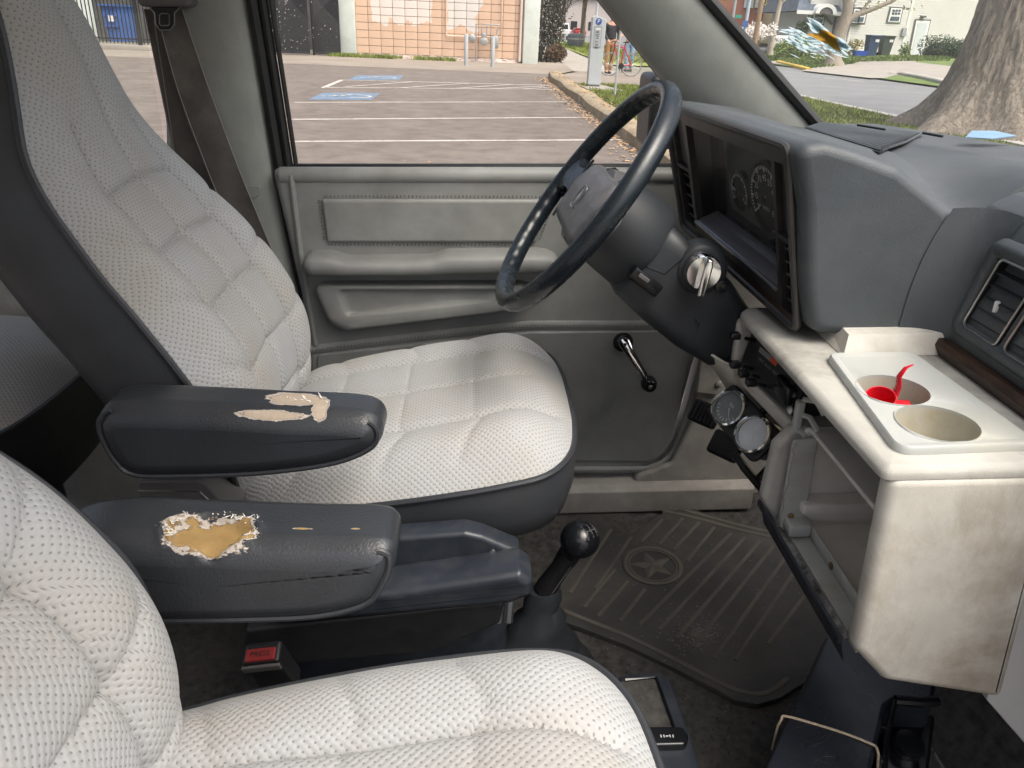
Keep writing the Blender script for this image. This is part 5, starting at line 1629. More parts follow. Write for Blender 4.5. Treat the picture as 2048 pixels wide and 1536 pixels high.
# lever box between the seats, by the passenger cushion
bb = thing('floor_console_box', V(1340, 1440, Z=.60), 'dark plastic parking brake housing with black lever beside the passenger seat', 'brake housing', van=True)
ZB = .735
q = [V(u, v, Z=ZB) for u, v in ((1235, 1345), (1320, 1338), (1345, 1356), (1385, 1470), (1412, 1560), (1412, 1640), (1230, 1640))]
o = [(p.x, p.y) for p in q]
if area2(o) < 0: o = o[::-1]
mb = MB(); mb.rprism(roundpoly(o, .015, 5), mXY, .575, ZB, 0, 4, r1=.012); mb.build('housing', BLUEBLK, bb)
mb = MB(); q = [V(u, v, Z=ZB + .002) for u, v in ((1240, 1362), (1310, 1356), (1346, 1456), (1240, 1462))]; o = [(p.x, p.y) for p in q]; mb.rprism(roundpoly(o if area2(o) > 0 else o[::-1], .006), mXY, ZB - .004, ZB + .001, 0, r1=.0008); mb.build('recess_floor', CARPET, bb)
mb = MB(); mb.tube([V(1250, 1360, Z=ZB + .002), V(1312, 1355, Z=ZB + .002), V(1350, 1462, Z=ZB + .002), V(1250, 1464, Z=ZB + .002)], .003, 6); mb.build('recess_rim', BLACKG, bb)
mb = MB(); q = [V(u, v, Z=ZB + .012) for u, v in ((1240, 1452), (1366, 1452), (1378, 1470), (1372, 1488), (1240, 1492))]; o = [(p.x, p.y) for p in q]; mb.rprism(roundpoly(o if area2(o) > 0 else o[::-1], .008), mXY, ZB - .002, ZB + .012, 0, r1=.003); lv = mb.build('lever', BLACKG, bb)
mb = MB()
for i, uu in enumerate((1322, 1328, 1340, 1346)): c = V(uu, 1472, Z=ZB + .0125); mb.box(c, (.0012, .004, .0008))
c = V(1334, 1472, Z=ZB + .0125); mb.box(c, (.004, .001, .0008)); mb.build('lever_print', WHITEP, lv)

# ------------------------------------------------------------------ black case with cord
ZC = .745
cs = thing('black_case', V(1690, 1420, Z=.60), 'scratched blue-black plastic case tied with a thin cream cord on the floor', 'case', van=True)
q = [V(u, v, Z=ZC) for u, v in ((1652, 1268), (1880, 1322), (1868, 1400), (1790, 1398), (1772, 1412), (1745, 1530), (1738, 1600), (1480, 1640), (1530, 1536))]
o = [(p.x, p.y) for p in q]
o = o if area2(o) > 0 else o[::-1]
mb = MB(); mb.rprism(roundpoly(o, .008, 4), mXY, .575, ZC, 0, 4, r1=.006); cb_ = mb.build('case_body', BOXM, cs)
mb = MB(); q = [V(u, v, Z=ZC - .03) for u, v in ((1800, 1398), (1880, 1404), (1862, 1560), (1742, 1640), (1752, 1520))]; o = [(p.x, p.y) for p in q]; o = o if area2(o) > 0 else o[::-1]
mb.rprism(roundpoly(o, .006, 4), mXY, .575, ZC - .055, 0, 3, r1=.004); mb.build('handle_recess', BLACKG, cs)
mb = MB(); mb.tube([V(1790, 1400, Z=ZC), V(1840, 1404, Z=ZC), V(1876, 1402, Z=ZC)], .007, 8); mb.tube([V(1790, 1402, Z=ZC - .002), V(1772, 1480, Z=ZC - .004), V(1766, 1600, Z=ZC - .004)], .004, 8); mb.build('handle_rim', BLACKG, cs)
mb = MB(); mb.lathe([(.018, 0), (.018, .012), (.014, .014)], V(1812, 1496, Z=ZC - .05), (0, -.3, 1), 24); mb.build('latch_boss', STEEL, cs)
mb = MB(); mb.lathe([(.019, .012), (.019, .016), (.012, .017)], V(1812, 1496, Z=ZC - .05), (0, -.3, 1), 24); mb.build('latch_ring', BLACKG, cs)
cd_ = MB()
pth = [Vector(q) for q in ((1563, 1438), (1570, 1432), (1620, 1445), (1690, 1467), (1738, 1486), (1752, 1494), (1757, 1508))]
P = [V(p.x, p.y, Z=ZC + .002) for p in spline(pth, 5)]
P = [P[0] + Vector((-.004, 0, -.06)), P[0] + Vector((-.003, 0, -.012))] + P + [P[-1] + Vector((.003, -.004, -.03))]
cd_.tube(P, .0017, 7)
co_ = cd_.build('cord', CORDM); tag(co_, 'thin cream cord drawn tight across the black case', 'cord', van=True)
mb = MB()
rnd = random.Random(5)
for k in range(46):
    u, v = rnd.uniform(1590, 1760), rnd.uniform(1300, 1530)
    a = V(u, v, Z=ZC + .0006); an = rnd.gauss(.5, .7); l = rnd.uniform(.004, .028)
    mb.tube([a, a + Vector((math.cos(an) * l, math.sin(an) * l, 0))], .00012, 3)
mb.build('scratches', GREYP, cb_, kind='stuff')
# ------------------------------------------------------------------ things on the windscreen
def wsp(u, v, off=.004):       # point on the inner face of the glass under a pixel
    d = _ray(u, v, CAMV); c = CAMV.translation
    lo, hi = .3, 2.0
    def side(t):
        p = c + d * t
        b = min(1.2, max(-.2, (apr(.45).z - p.z) / (apr(.45).z - apr(.45 - 3.2).z)))
        a = (1.44 - p.y) / 1.5
        return p.x - ws(a, b).x
    for _ in range(40):
        m = (lo + hi) / 2
        if side(m) < 0: lo = m
        else: hi = m
    return c + d * (lo - off)
stk = thing('sticker_residue', wsp(1645, 85), 'scraped shreds of a pale blue and orange sticker on the windscreen', 'sticker', van=True)
rnd = random.Random(9)
SHRED = M('paper_shred', (.74, .84, .88), .8, .15, 60)
def translucent(name, c):
    m = bpy.data.materials.new(name); m.use_nodes = True; nt = m.node_tree; nt.nodes.remove(nt.nodes['Principled BSDF'])
    a = nt.nodes.new('ShaderNodeBsdfDiffuse'); b = nt.nodes.new('ShaderNodeBsdfTranslucent'); x = nt.nodes.new('ShaderNodeMixShader'); x.inputs[0].default_value = .6
    cc = mixc(nt, noise_n(nt, 90, 3, .6, objco(nt)), tuple(q * .8 for q in c), c)
    link(nt, cc, a.inputs[0]); link(nt, cc, b.inputs[0]); link(nt, a.outputs[0], x.inputs[1]); link(nt, b.outputs[0], x.inputs[2]); link(nt, x.outputs[0], nt.nodes['Material Output'].inputs[0])
    return m
SHRED = translucent('paper_shred', (.62, .74, .78))
OCHRE = translucent('ochre_paper', (.58, .30, .05)) if True else M('ochre_paper', (.62, .32, .04), .8, .15, 200, (.40, .19, .02), 60, .5)
mb = MB()
def shred(u, v, l, w, an, off):
    du, dv = math.cos(an) * l / 2, math.sin(an) * l / 2; nu, nv = -math.sin(an) * w / 2, math.cos(an) * w / 2
    q = [(u - du, v - dv), (u - du * .3 + nu, v - dv * .3 + nv), (u + du * .5 + nu * .8, v + dv * .5 + nv * .8), (u + du, v + dv), (u + du * .2 - nu, v + dv * .2 - nv), (u - du * .6 - nu * .7, v - dv * .6 - nv * .7)]
    mb.poly([wsp(a, b, off) for a, b in q])
for k in range(70):
    t = rnd.random(); shred(1575 + 110 * t + rnd.uniform(-8, 8), 72 + 28 * t + rnd.gauss(0, 9), rnd.uniform(14, 40), rnd.uniform(2, 6), .35 + rnd.uniform(-.25, .25), .003 + .00005 * k)
for k in range(26):
    t = rnd.random(); shred(1630 + 60 * t, 55 + 38 * t + rnd.gauss(0, 6), rnd.uniform(22, 46), rnd.uniform(6, 12), .55 + rnd.uniform(-.2, .2), .0070 + .00005 * k)
for k in range(16):
    shred(1590 + rnd.uniform(0, 100), 98 + rnd.uniform(-12, 18), rnd.uniform(12, 34), rnd.uniform(1.2, 2.6), .45 + rnd.uniform(-.2, .2), .0090 + .00005 * k)
mb.build('paper_shreds', SHRED, stk, smooth=False, kind='stuff')
mb = MB()
mb.poly([wsp(u, v, .012) for u, v in ((1614, 68), (1640, 66), (1637, 57), (1660, 64), (1672, 74), (1676, 90), (1684, 104), (1668, 98), (1655, 88), (1640, 82))])
mb.build('ochre_patch', OCHRE, stk, smooth=False)
sl = MB()
q = [V(1930, 276, Z=1.4475), V(1944, 263, Z=1.453), V(1990, 263, Z=1.453), V(2034, 273, Z=1.4475), V(1985, 279, Z=1.4455)]
sl.poly(q); sl.poly([p + Vector((0, 0, .0012)) for p in q][::-1])
so_ = sl.build('blue_card', M('pale_blue_card', (.20, .33, .48), .35, .08, 20), smooth=False); tag(so_, 'small pale blue card lying on the dash top against the windscreen', 'card', van=True)
# ================================================================== outside: street, lot, buildings
def rise(x): return min(.62, max(0.0, .065 * (x - 13.5)))
def WT(u, v, dz=0):
    z = 0.0
    for _ in range(12):
        p = W(u, v, Z=z + dz); z = .5 * z + .5 * rise(p.x)
    return p
ASPH = M('lot_asphalt', (.140, .116, .099), .92, .26, 3.5, (.20, .172, .15), 1.1, .6, 60, .9)
ROADM = M('road_asphalt', (.175, .178, .182), .92, .12, .8, (.22, .22, .22), .5, .5, 40, .5)
APRON = M('apron_paving', (.235, .200, .165), .92, .12, .7, (.30, .27, .22), .5, .5, 40, .5)
CONC = M('concrete', (.31, .285, .25), .9, .10, 1.5, (.30, .27, .22), 1.2, .5, 30, .4)
SOIL = M('verge_soil', (.14, .13, .06), .95, .3, 2, (.10, .12, .03), 1, .6)
GRASSM = M('grass', (.17, .215, .045), .9, .40, 3, (.29, .26, .09), 2.2, .55)
GRASSD = M('lawn', (.105, .160, .035), .9, .35, 2, (.20, .19, .07), 1.6, .5)
PAINT = M('road_paint', (.52, .48, .44), .8, .15, 9, (.15, .13, .115), 9, .85)
PAINTB = M('blue_paint', (.13, .20, .29), .8, .2, 6, (.14, .125, .115), 5, .75)
KERBM = M('kerb_concrete', (.33, .27, .18), .95, .25, 4, (.18, .12, .06), 5, .7, 60, .8)
KERBC = M('kerb_light', (.40, .38, .34), .9, .15, 4)
KERBY = M('kerb_yellow', (.62, .42, .06), .8, .2, 6, (.40, .36, .28), 5, .5)
def sheet(name, pts, z, m, kind='structure', cut=1.2):
    """flat ground polygon that follows the rise of the far side"""
    mb = MB()
    mb.poly([Vector((p[0], p[1], 0)) for p in pts])
    c = Vector((sum(p[0] for p in pts) / len(pts), sum(p[1] for p in pts) / len(pts), 0))
    o = mb.build(name, m, None, c, smooth=False)
    bm = bmesh.new(); bm.from_mesh(o.data)
    if max(p[0] for p in pts) > 13.4:
        for k in range(14):
            x = 13.5 + k * .8
            bmesh.ops.bisect_plane(bm, geom=bm.verts[:] + bm.edges[:] + bm.faces[:], plane_co=(x - c.x, 0, 0), plane_no=(1, 0, 0))
    for v in bm.verts: v.co.z = rise(v.co.x + c.x) + z
    bmesh.ops.recalc_face_normals(bm, faces=bm.faces)
    for f in bm.faces:
        if f.normal.z < 0: f.normal_flip()
    bm.to_mesh(o.data); bm.free()
    o['kind'] = kind
    return o
BASE = M('far_ground', (.20, .19, .15), .95, .2, .2)
sheet('ground', [(-700, -300), (900, -300), (900, 1100), (-700, 1100)], -.030, BASE)
sheet('parking_lot', [(-60, -3), (2.02, -3), (2.10, 23.2), (2.1, 24.4), (-60, 24.4)], 0, ASPH)
sheet('building_apron', [(-60, 24.4), (2.4, 24.4), (3.4, 27), (3.4, 33), (-60, 33)], .004, APRON)
sheet('path', [(2.45, 20.6), (7.6, 20.6), (7.6, 26.6), (3.2, 27.2), (2.3, 24.4)], .004, APRON)
sheet('sidewalk', [(3.1, 26.6), (4.6, 26.6), (6.3, 62), (7, 120), (5.5, 120), (4.6, 62)], .008, CONC)
sheet('verge', [(2.1, -3), (7.75, -3), (7.75, 20.6), (2.35, 20.6), (2.15, 20)], .02, SOIL)
sheet('sidewalk_verge', [(5.2, 33), (9.5, 33), (12, 90), (7.3, 90)], .02, GRASSM)
sheet('street', [(7.75, -40), (14.3, -40), (14.3, 32), (14.3, 40), (15.6, 46), (40, 52), (60, 60), (60, 140), (8, 140), (9.6, 60), (7.75, 30)], .004, ROADM)
sheet('house_lawn', [(14.4, -40), (60, -40), (60, 52), (16.4, 46), (14.4, 40)], .05, GRASSD)
# driveway and walk across the far verge, from their outline in the picture
def shp(name, px_, z, m): return sheet(name, [(lambda p: (p.x, p.y))(WT(u, v, z)) for u, v in px_], z, m)
shp('driveway', [(1604, 141), (1660, 128), (1700, 118), (1790, 112), (1850, 113), (1830, 124), (1900, 132), (2000, 140), (2000, 170), (1880, 158), (1790, 150), (1772, 156), (1740, 156)], .058, CONC)
shp('garden_walk', [(1520, 124), (1600, 118), (1660, 112), (1668, 116), (1612, 124), (1560, 128)], .062, CONC)
# kerbs
def kerb(name, pts, w, h, m, z0=0):
    mb = MB()
    R = []
    for k, p in enumerate(pts):
        a, b = Vector(pts[max(0, k - 1)]), Vector(pts[min(len(pts) - 1, k + 1)])
        n = Vector((-(b - a).y, (b - a).x)).normalized() * w / 2
        jz = random.uniform(-.012, .012)
        zz = rise(p[0]) + z0
        R.append([Vector((p[0] + n.x, p[1] + n.y, zz - .03)), Vector((p[0] + n.x, p[1] + n.y, zz + h * .75 + jz)), Vector((p[0] + n.x * .7, p[1] + n.y * .7, zz + h + jz)), Vector((p[0] - n.x * .7, p[1] - n.y * .7, zz + h + jz)), Vector((p[0] - n.x, p[1] - n.y, zz + h * .75 + jz)), Vector((p[0] - n.x, p[1] - n.y, zz - .03))])
    mb.rings(R)
    o = mb.build(name, m)
    o['kind'] = 'structure'
    return o
kerb('lot_kerb', [(2.02 + .10 * math.sin(i * .9) * .2 + (.12 * max(0, (i - 34) / 6)), 4 + i * .5) for i in range(39)], .32, .17, KERBM)
kerb('street_kerb', [(7.75, -20 + i * 2.0) for i in range(21)], .18, .05, KERBC)
ky = [WT(u, v) for u, v in ((1556, 127), (1570, 130), (1590, 135), (1616, 142))]
kerb('yellow_kerb', [(p.x, p.y) for p in ky], .22, .14, KERBY)
kr = [WT(u, v) for u, v in ((1778, 152), (1800, 152), (1835, 158), (1870, 166), (1920, 178), (2100, 215))]
kerb('lawn_kerb', [(p.x, p.y) for p in kr], .25, .15, KERBC)
# grass blades on the verge (uncountable)
def blades(name, poly, n, h, m, label, z=.02, wd=.012):
    rnd = random.Random(len(name) + n)
    xs = [p[0] for p in poly]; ys = [p[1] for p in poly]
    def inside(x, y):
        c = False; j = len(poly) - 1
        for i in range(len(poly)):
            (xi, yi), (xj, yj) = poly[i], poly[j]
            if (yi > y) != (yj > y) and x < (xj - xi) * (y - yi) / (yj - yi) + xi: c = not c
            j = i
        return c
    mb = MB(); k = 0; tries = 0
    while k < n and tries < n * 6:
        tries += 1
        x, y = rnd.uniform(min(xs), max(xs)), rnd.uniform(min(ys), max(ys))
        if not inside(x, y): continue
        if noise.noise(Vector((x * .9, y * .9, 3))) < -.28: continue
        k += 1
        a = rnd.uniform(0, 6.28); hh = h * rnd.uniform(.5, 1.3); w = wd * rnd.uniform(.6, 1.4)
        p = Vector((x, y, rise(x) + z)); s = Vector((math.cos(a), math.sin(a), 0)) * w
        t = p + Vector((rnd.gauss(0, .4) * hh, rnd.gauss(0, .4) * hh, hh))
        mb.add([p - s, p + s, t], [(0, 1, 2)])
    o = mb.build(name, m, None, (sum(xs) / len(xs), sum(ys) / len(ys), 0), smooth=False, kind='stuff')
    tag(o, label, 'grass')
blades('verge_grass', [(2.25, 6), (7.6, 6), (7.6, 20.4), (2.5, 20.4)], 42000, .065, GRASSM, 'short bright green grass on the verge beside the lot kerb')
blades('sidewalk_grass', [(5.4, 36), (9, 36), (11, 80), (7.4, 80)], 5000, .16, GRASSM, 'green verge grass by the far sidewalk beyond the pay station', wd=.05)
lawnp = [(lambda p: (p.x, p.y))(WT(u, v)) for u, v in ((1490, 118), (1560, 126), (1620, 140), (1700, 132), (1720, 126), (1900, 124), (1900, 118), (1740, 118), (1690, 116), (1600, 112), (1500, 108))]
blades('lawn_grass', lawnp, 7000, .12, GRASSD, 'green lawn strips in front of the white house', z=.05, wd=.04)
wl = [WT(u, v) for u, v in ((640, 112), (715, 116), (800, 124), (880, 127), (860, 123), (700, 108))]
blades('wall_weeds', [(-5.6, 30.2), (-5.2, 30.75), (-1.2, 30.75), (-.6, 30.3), (-3, 30.1)], 2600, .13, GRASSM, 'yellow-green weeds along the foot of the block wall', z=.004, wd=.02)
# dry leaves against the kerb
LEAFM = M('dry_leaf', (.42, .26, .12), .9, .35, 5, (.55, .42, .30), 8, .6)
rnd = random.Random(21)
mb = MB()
for k in range(1500):
    y = rnd.uniform(8, 22.5); x = 1.84 - abs(rnd.gauss(0, .16))
    if rnd.random() < .3: x = rnd.uniform(1.95, 2.2); 
    p = Vector((x, y, .012 if x < 1.9 else .18)); a = rnd.uniform(0, 6.28); s = rnd.uniform(.012, .035)
    d = Vector((math.cos(a), math.sin(a), rnd.uniform(-.3, .5))) * s; e = Vector((-math.sin(a), math.cos(a), rnd.uniform(-.2, .4))) * s * .6
    mb.add([p - d, p + e, p + d, p - e], [(0, 1, 2, 3)])
for k in range(420):
    p = Vector((rnd.uniform(-7, 1.8), rnd.uniform(6, 26), .006)); a = rnd.uniform(0, 6.28); s = rnd.uniform(.006, .02)
    d = Vector((math.cos(a), math.sin(a), 0)) * s; e = Vector((-math.sin(a), math.cos(a), .3)) * s * .6
    mb.add([p - d, p + e, p + d, p - e], [(0, 1, 2, 3)])
lo_ = mb.build('leaf_litter', LEAFM, None, (1.8, 15, 0), smooth=False, kind='stuff'); tag(lo_, 'dry brown leaves and petals drifted along the lot kerb', 'leaves')
# painted stall lines, hatched aisle, access pads
park = bpy.data.objects['parking_lot']
def line(mb, a, b, w, z=.004, seg=14):
    a, b = Vector((*a, z)), Vector((*b, z)); d = (b - a).normalized(); n = Vector((-d.y, d.x, 0)) * w / 2
    for k in range(seg):
        p, q = a.lerp(b, k / seg), a.lerp(b, (k + 1) / seg)
        j = [n * random.uniform(.8, 1.15) for _ in range(2)]
        mb.quad(p - j[0], q - j[1], q + j[1], p + j[0])
def WL(u, v): p = W(u, v, Z=0); return (p.x, p.y)
ORG['parking_lot'] = Vector(park.location)
for pa, pb in (((470, 284), (1262, 280)), ((470, 240), (1186, 235)), ((588, 205), (1146, 204))):
    mb = MB(); line(mb, WL(*pa), WL(*pb), .095); mb.build('stall_line', PAINT, park, smooth=False)
for pa, pb in (((650, 175), (1112, 179)), ((682, 160), (1110, 171)), ((646, 176), (684, 160))):
    mb = MB(); line(mb, WL(*pa), WL(*pb), .11); mb.build('aisle_line', PAINT, park, smooth=False)
for k, (pa, pb) in enumerate((((690, 174), (830, 164)), ((790, 177), (940, 167)), ((900, 178), (1030, 169)), ((980, 178), (1110, 172)), ((1040, 179), (1118, 174)))):
    mb = MB(); line(mb, WL(*pa), WL(*pb), .09, .008); mb.build('aisle_hatch', PAINT, park, smooth=False)
for k, q in enumerate((((616, 200), (645, 186), (762, 186), (742, 200)), ((698, 160), (714, 151), (808, 151), (798, 160)))):
    P = [Vector((*WL(*c), .004)) for c in q]
    mb = MB(); mb.poly(P); pdn = mb.build('access_pad', PAINTB, park, smooth=False)
    mb = MB()
    c = sum(P, Vector()) / 4; ux = (P[3] - P[0]).normalized(); uy = Vector((-ux.y, ux.x, 0))
    S = .62
    def ap_(x, y): return c + ux * (y * S) * -1 + uy * (x * S) + Vector((0, 0, .004))
    for k2 in range(18):
        a0, a1 = math.radians(150 + 250 * k2 / 18), math.radians(150 + 250 * (k2 + 1) / 18)
        mb.quad(*[ap_(math.cos(a) * r - .05, math.sin(a) * r - .22) for a, r in ((a0, .42), (a1, .42), (a1, .52), (a0, .52))])
    for bx in (((-.12, .62), (.02, .76)), ((-.1, .05), (.02, .55)), ((-.1, .26), (.28, .34)), ((-.1, .02), (.34, .11)), ((.27, -.32), (.36, .1)), ((.27, -.38), (.5, -.30))):
        (x0, y0), (x1, y1) = bx
        mb.quad(ap_(x0, y0), ap_(x1, y0), ap_(x1, y1), ap_(x0, y1))
    mb.build('wheelchair_symbol', PAINT, pdn, smooth=False)
mb = MB(); a = WT(1648, 156); b = WT(1728, 163); line(mb, (a.x, a.y), (b.x, b.y), .18, .010); so_ = mb.build('road_dash', PAINT, None, (a.x, a.y, 0), smooth=False, kind='structure')

# ------------------------------------------------------------------ block building behind the lot
WY = 31.1
bld = thing('block_building', (-1.4, WY, 0), 'salmon painted block building with pale patches beyond the parking lot', 'building')
def blockmat():
    m = bpy.data.materials.new('salmon_block'); m.use_nodes = True
    nt = m.node_tree; bs = nt.nodes['Principled BSDF']
    g = nt.nodes.new('ShaderNodeNewGeometry'); sp = nt.nodes.new('ShaderNodeSeparateXYZ'); link(nt, g.outputs['Position'], sp.inputs[0])
    nz = noise_n(nt, 1.6, 5, .6, g.outputs['Position'])
    wob = math_n(nt, 'MULTIPLY', math_n(nt, 'SUBTRACT', nz, .5), 1.3)
    cc = mixc(nt, noise_n(nt, 2.5, 4, .6, g.outputs['Position']), (.60, .41, .29), (.68, .49, .36))
    def boxmask(x0, x1, z0):
        a = math_n(nt, 'SUBTRACT', math_n(nt, 'ABSOLUTE', math_n(nt, 'SUBTRACT', sp.outputs[0], (x0 + x1) / 2)), (x1 - x0) / 2)
        b = math_n(nt, 'SUBTRACT', z0, sp.outputs[2])
        return math_n(nt, 'LESS_THAN', math_n(nt, 'ADD', math_n(nt, 'MAXIMUM', a, b), wob), 0)
    cc = mixc(nt, boxmask(P1[0], P1[1], P1[2]), cc, (.72, .64, .58))
    cc = mixc(nt, boxmask(P2[0], P2[1], P2[2]), cc, (.66, .62, .58))
    link(nt, cc, bs.inputs['Base Color']); bs.inputs['Roughness'].default_value = .85
    bump_n(nt, bs, noise_n(nt, 40, 4, .6, g.outputs['Position']), .3, .01)
    return m
def WX(u, v, y=WY): p = W(u, v, Y=y); return p
P1 = (WX(745, 40).x, WX(868, 40).x, WX(800, 46).z); P2 = (WX(893, 40).x, WX(955, 40).x, WX(920, 58).z)
BLK = blockmat()
MORTAR = M('mortar', (.34, .27, .21), .95, .2, 8)
STUCCO = M('rough_stucco', (.62, .50, .44), .95, .25, 6, (.30, .25, .20), 3, .7, 14, 1.0)
XL, XR = WX(712, 60).x, WX(1042, 60).x
zb = WX(800, 109).z
bw, bh_ = (XR - XL) / 13.5, .262
mb = MB(); mb.box(((XL + XR) / 2, WY + .20, 2.4), (XR - XL + .1, .30, 4.8)); wall_ = mb.build('wall_core', MORTAR, bld, smooth=False)
src = None
b0 = MB(); b0.rbox((0, 0, 0), (bw - .016, .05, bh_ - .016), .006, 1)
for r in range(11):
    for c in range(14):
        x = XL + bw * (c + .5); z = zb + bh_ * (r + .5)
        w_ = 1.0
        if c == 13: w_ = .5; x = XL + bw * 13.25
        loc = Vector((x, WY + .03 + random.uniform(-.003, .003), z)) - ORG[bld.name]
        if src is None:
            src = b0.build('block', BLK, bld); ORG_src = None
            src.data.transform(Matrix.Translation(ORG[bld.name])); src.location = loc
        else: o = inst(src, bld, loc, 'block')
        if w_ != 1.0: o.scale = (.5, 1, 1)
mb = MB(); mb.box(((XL + XR) / 2, WY + .05, zb + bh_ * 11 + .8), (XR - XL, .10, 1.6)); mb.build('plain_wall', BLK, bld, smooth=False)
mb = MB(); mb.grid(lambda a, b: Vector((XL + (XR - XL) * a, WY - .05 * (1 - b) ** 2 + .03 * noise.noise(Vector((a * 60, b * 5, 1))) - .01, -.02 + (zb + .02) * b + (.03 * noise.noise(Vector((a * 25, 0, 0))) if b > .9 else 0))), 120, 6); mb.build('stucco_plinth', STUCCO, bld)
PALE = M('pale_green_paint', (.66, .72, .67), .75, .06, 3, (.50, .54, .50), 2, .4)
for u0, u1 in ((681, 712), (1047, 1078)):
    x0, x1 = WX(u0, 60).x, WX(u1, 60).x
    mb = MB(); mb.rbox(((x0 + x1) / 2, WY - .02, 2.4), (x1 - x0, .35, 4.86), .02); mb.build('pilaster', PALE, bld)
mb = MB(); x = WX(1041, 60).x; mb.tube([Vector((x, WY - .09, .06)), Vector((x, WY - .09, 4.5))], .055, 10); dp = mb.build('downpipe', M('pipe_paint', (.66, .55, .48), .6, .06, 3), bld)
mb = MB(); x = WX(1049, 60).x - .14; mb.tube([Vector((x + .11, WY - .08, .15)), Vector((x + .11, WY - .08, 4.5))], .045, 10); mb.build('downpipe', M('rust_pipe', (.52, .40, .34), .6, .06, 3), bld)
mb = MB(); mb.box(((XL + XR) / 2, WY + 4.3, 2.4), (XR - XL + 1.2, 8, 4.8)); mb.build('building_mass', PALE, bld, smooth=False)
PIPE = M('pipe_salmon', (.70, .52, .40), .6, .06, 3)
def pw(u, v, y=WY - .06): return W(u, v, Y=y)
mb = MB(); mb.tube([pw(893, -30), pw(893, 70), pw(896, 72), pw(1000, 75), pw(1004, 70), pw(1004, -30)], .024, 8); cdt = mb.build('conduit', PIPE, bld)
# gas meter set
gm = thing('gas_meter_set', W(955, 128, Z=0), 'grey gas meter with pipes and round regulators against the salmon wall', 'gas meter')
GALV = M('galvanised', (.36, .37, .37), .55, .15, 8, metal=.4)
mb = MB(); mb.tube([pw(952, 130, 30.8), pw(952, 48, 30.8), pw(1000, 50, 30.8)], .026, 8); mb.tube([pw(964, 52, 30.8), pw(964, 72, 30.8)], .022, 8); mb.tube([pw(974, 52, 30.8), pw(973, 74, 30.8)], .02, 8); mb.tube([pw(982, 52, 30.8), pw(981, 70, 30.8)], .02, 8); mb.tube([pw(995, 58, 30.8), pw(992, 74, 30.8)], .026, 8)
mb.build('meter_pipe', GALV, gm)
mb = MB(); mb.lathe([(.10, -.06), (.14, -.02), (.14, .02), (.06, .06)], pw(944, 76, 30.75), (0, -1, 0), 20); mb.build('regulator', GALV, gm)
mb = MB(); mb.lathe([(.10, -.06), (.15, -.02), (.15, .03), (.08, .06)], pw(968, 83, 30.72), (0, -1, 0), 20); mb.rbox(pw(968, 72, 30.75), (.16, .14, .2), .03); mb.build('meter_body', GALV, gm)
mb = MB(); mb.rbox(pw(992, 84, 30.75), (.20, .16, .44), .07); mb.build('meter_box', GALV, gm)
GALV2 = M('bollard_steel', (.36, .38, .39), .6, .1, 6)
for u, v0, v1, lab in ((932, 68, 131, 'left grey steel bollard guarding the gas meter'), (985, 72, 134, 'right grey steel bollard guarding the gas meter')):
    p = W(u, v1, Z=0); h = W(u, v0, Y=p.y).z
    mb = MB(); mb.lathe([(.065, 0), (.065, h - .02), (.05, h), (.01, h + .005)], (p.x, p.y, 0), (0, 0, 1), 16); tag(mb.build('bollard', GALV2), lab, 'bollard', 'bollards by the gas meter')
# ------------------------------------------------------------------ black screened gates and bar fence
NETM = M('black_screen', (.022, .022, .026), .6, .4, 10, (.10, .10, .11), 25, .35)
IRON = M('black_iron', (.016, .016, .019), .5, .3, 20)
SPK = M('white_blossom_fleck', (.75, .74, .72), .9, .1, 20)
gate = thing('screened_gate', W(600, 112, Z=0), 'black chain-link gates with dark screening left of the block building', 'gate')
gx = [W(u, 110, Y=30.2).x for u in (440, 502, 560, 622, 678)]
for k, (xa, xb) in enumerate(zip(gx, gx[1:])):
    yy = 30.6 - .5 * (k == 2) - .2 * (k == 1)
    mb = MB(); mb.grid(lambda a, b: Vector((xa + (xb - xa) * a, yy + .02 * noise.noise(Vector((a * 4, b * 6, k))), .10 + 3.2 * b)), 8, 10); mb.build('screen_panel', NETM, gate)
    mb = MB(); mb.tube([Vector((xa + .05, yy - .04, .0)), Vector((xa + .05, yy - .04, 3.4))], .045, 8); mb.build('gate_post', IRON, gate)
    mb = MB(); mb.tube([Vector((xa + .05, yy - .04, .09)), Vector((xb, yy - .04, .09))], .025, 8); mb.build('rail', IRON, gate)
    mb = MB()
    for s in (-1, 1):
        n_ = 26
        for i in range(-n_, n_):
            x0 = xa + (xb - xa) * i / n_
            pts = [Vector((x0, yy - .015, .1)), Vector((x0 + s * 3.2, yy - .015, 3.3))]
            a, b = pts
            if s < 0: a, b = Vector((x0 + (xb - xa), yy - .015, .1)), Vector((x0 + (xb - xa) - 3.2, yy - .015, 3.3))
            lo_t = max(0, (xa - a.x) / (b.x - a.x)) if s > 0 else max(0, (xb - a.x) / (b.x - a.x)); hi_t = min(1, (xb - a.x) / (b.x - a.x)) if s > 0 else min(1, (xa - a.x) / (b.x - a.x))
            if hi_t > lo_t: mb.tube([a.lerp(b, lo_t), a.lerp(b, hi_t)], .004, 3)
    mb.build('chain_link', IRON, gate, kind='stuff')
rnd = random.Random(31)
mb = MB()
for k in range(260):
    x = gx[1] + abs(rnd.gauss(0, .8)) if rnd.random() < .7 else rnd.uniform(gx[1], gx[4])
    if x > gx[4]: continue
    p = Vector((x, 30.0 + rnd.uniform(-.05, .02), rnd.uniform(.2, 2.3))); s = rnd.uniform(.005, .018)
    mb.add([p + Vector((s, 0, 0)), p + Vector((0, 0, s * 1.4)), p - Vector((s, 0, 0)), p - Vector((0, 0, s))], [(0, 1, 2, 3)])
fb = mb.build('blossom_flecks', SPK, gate, smooth=False, kind='stuff')
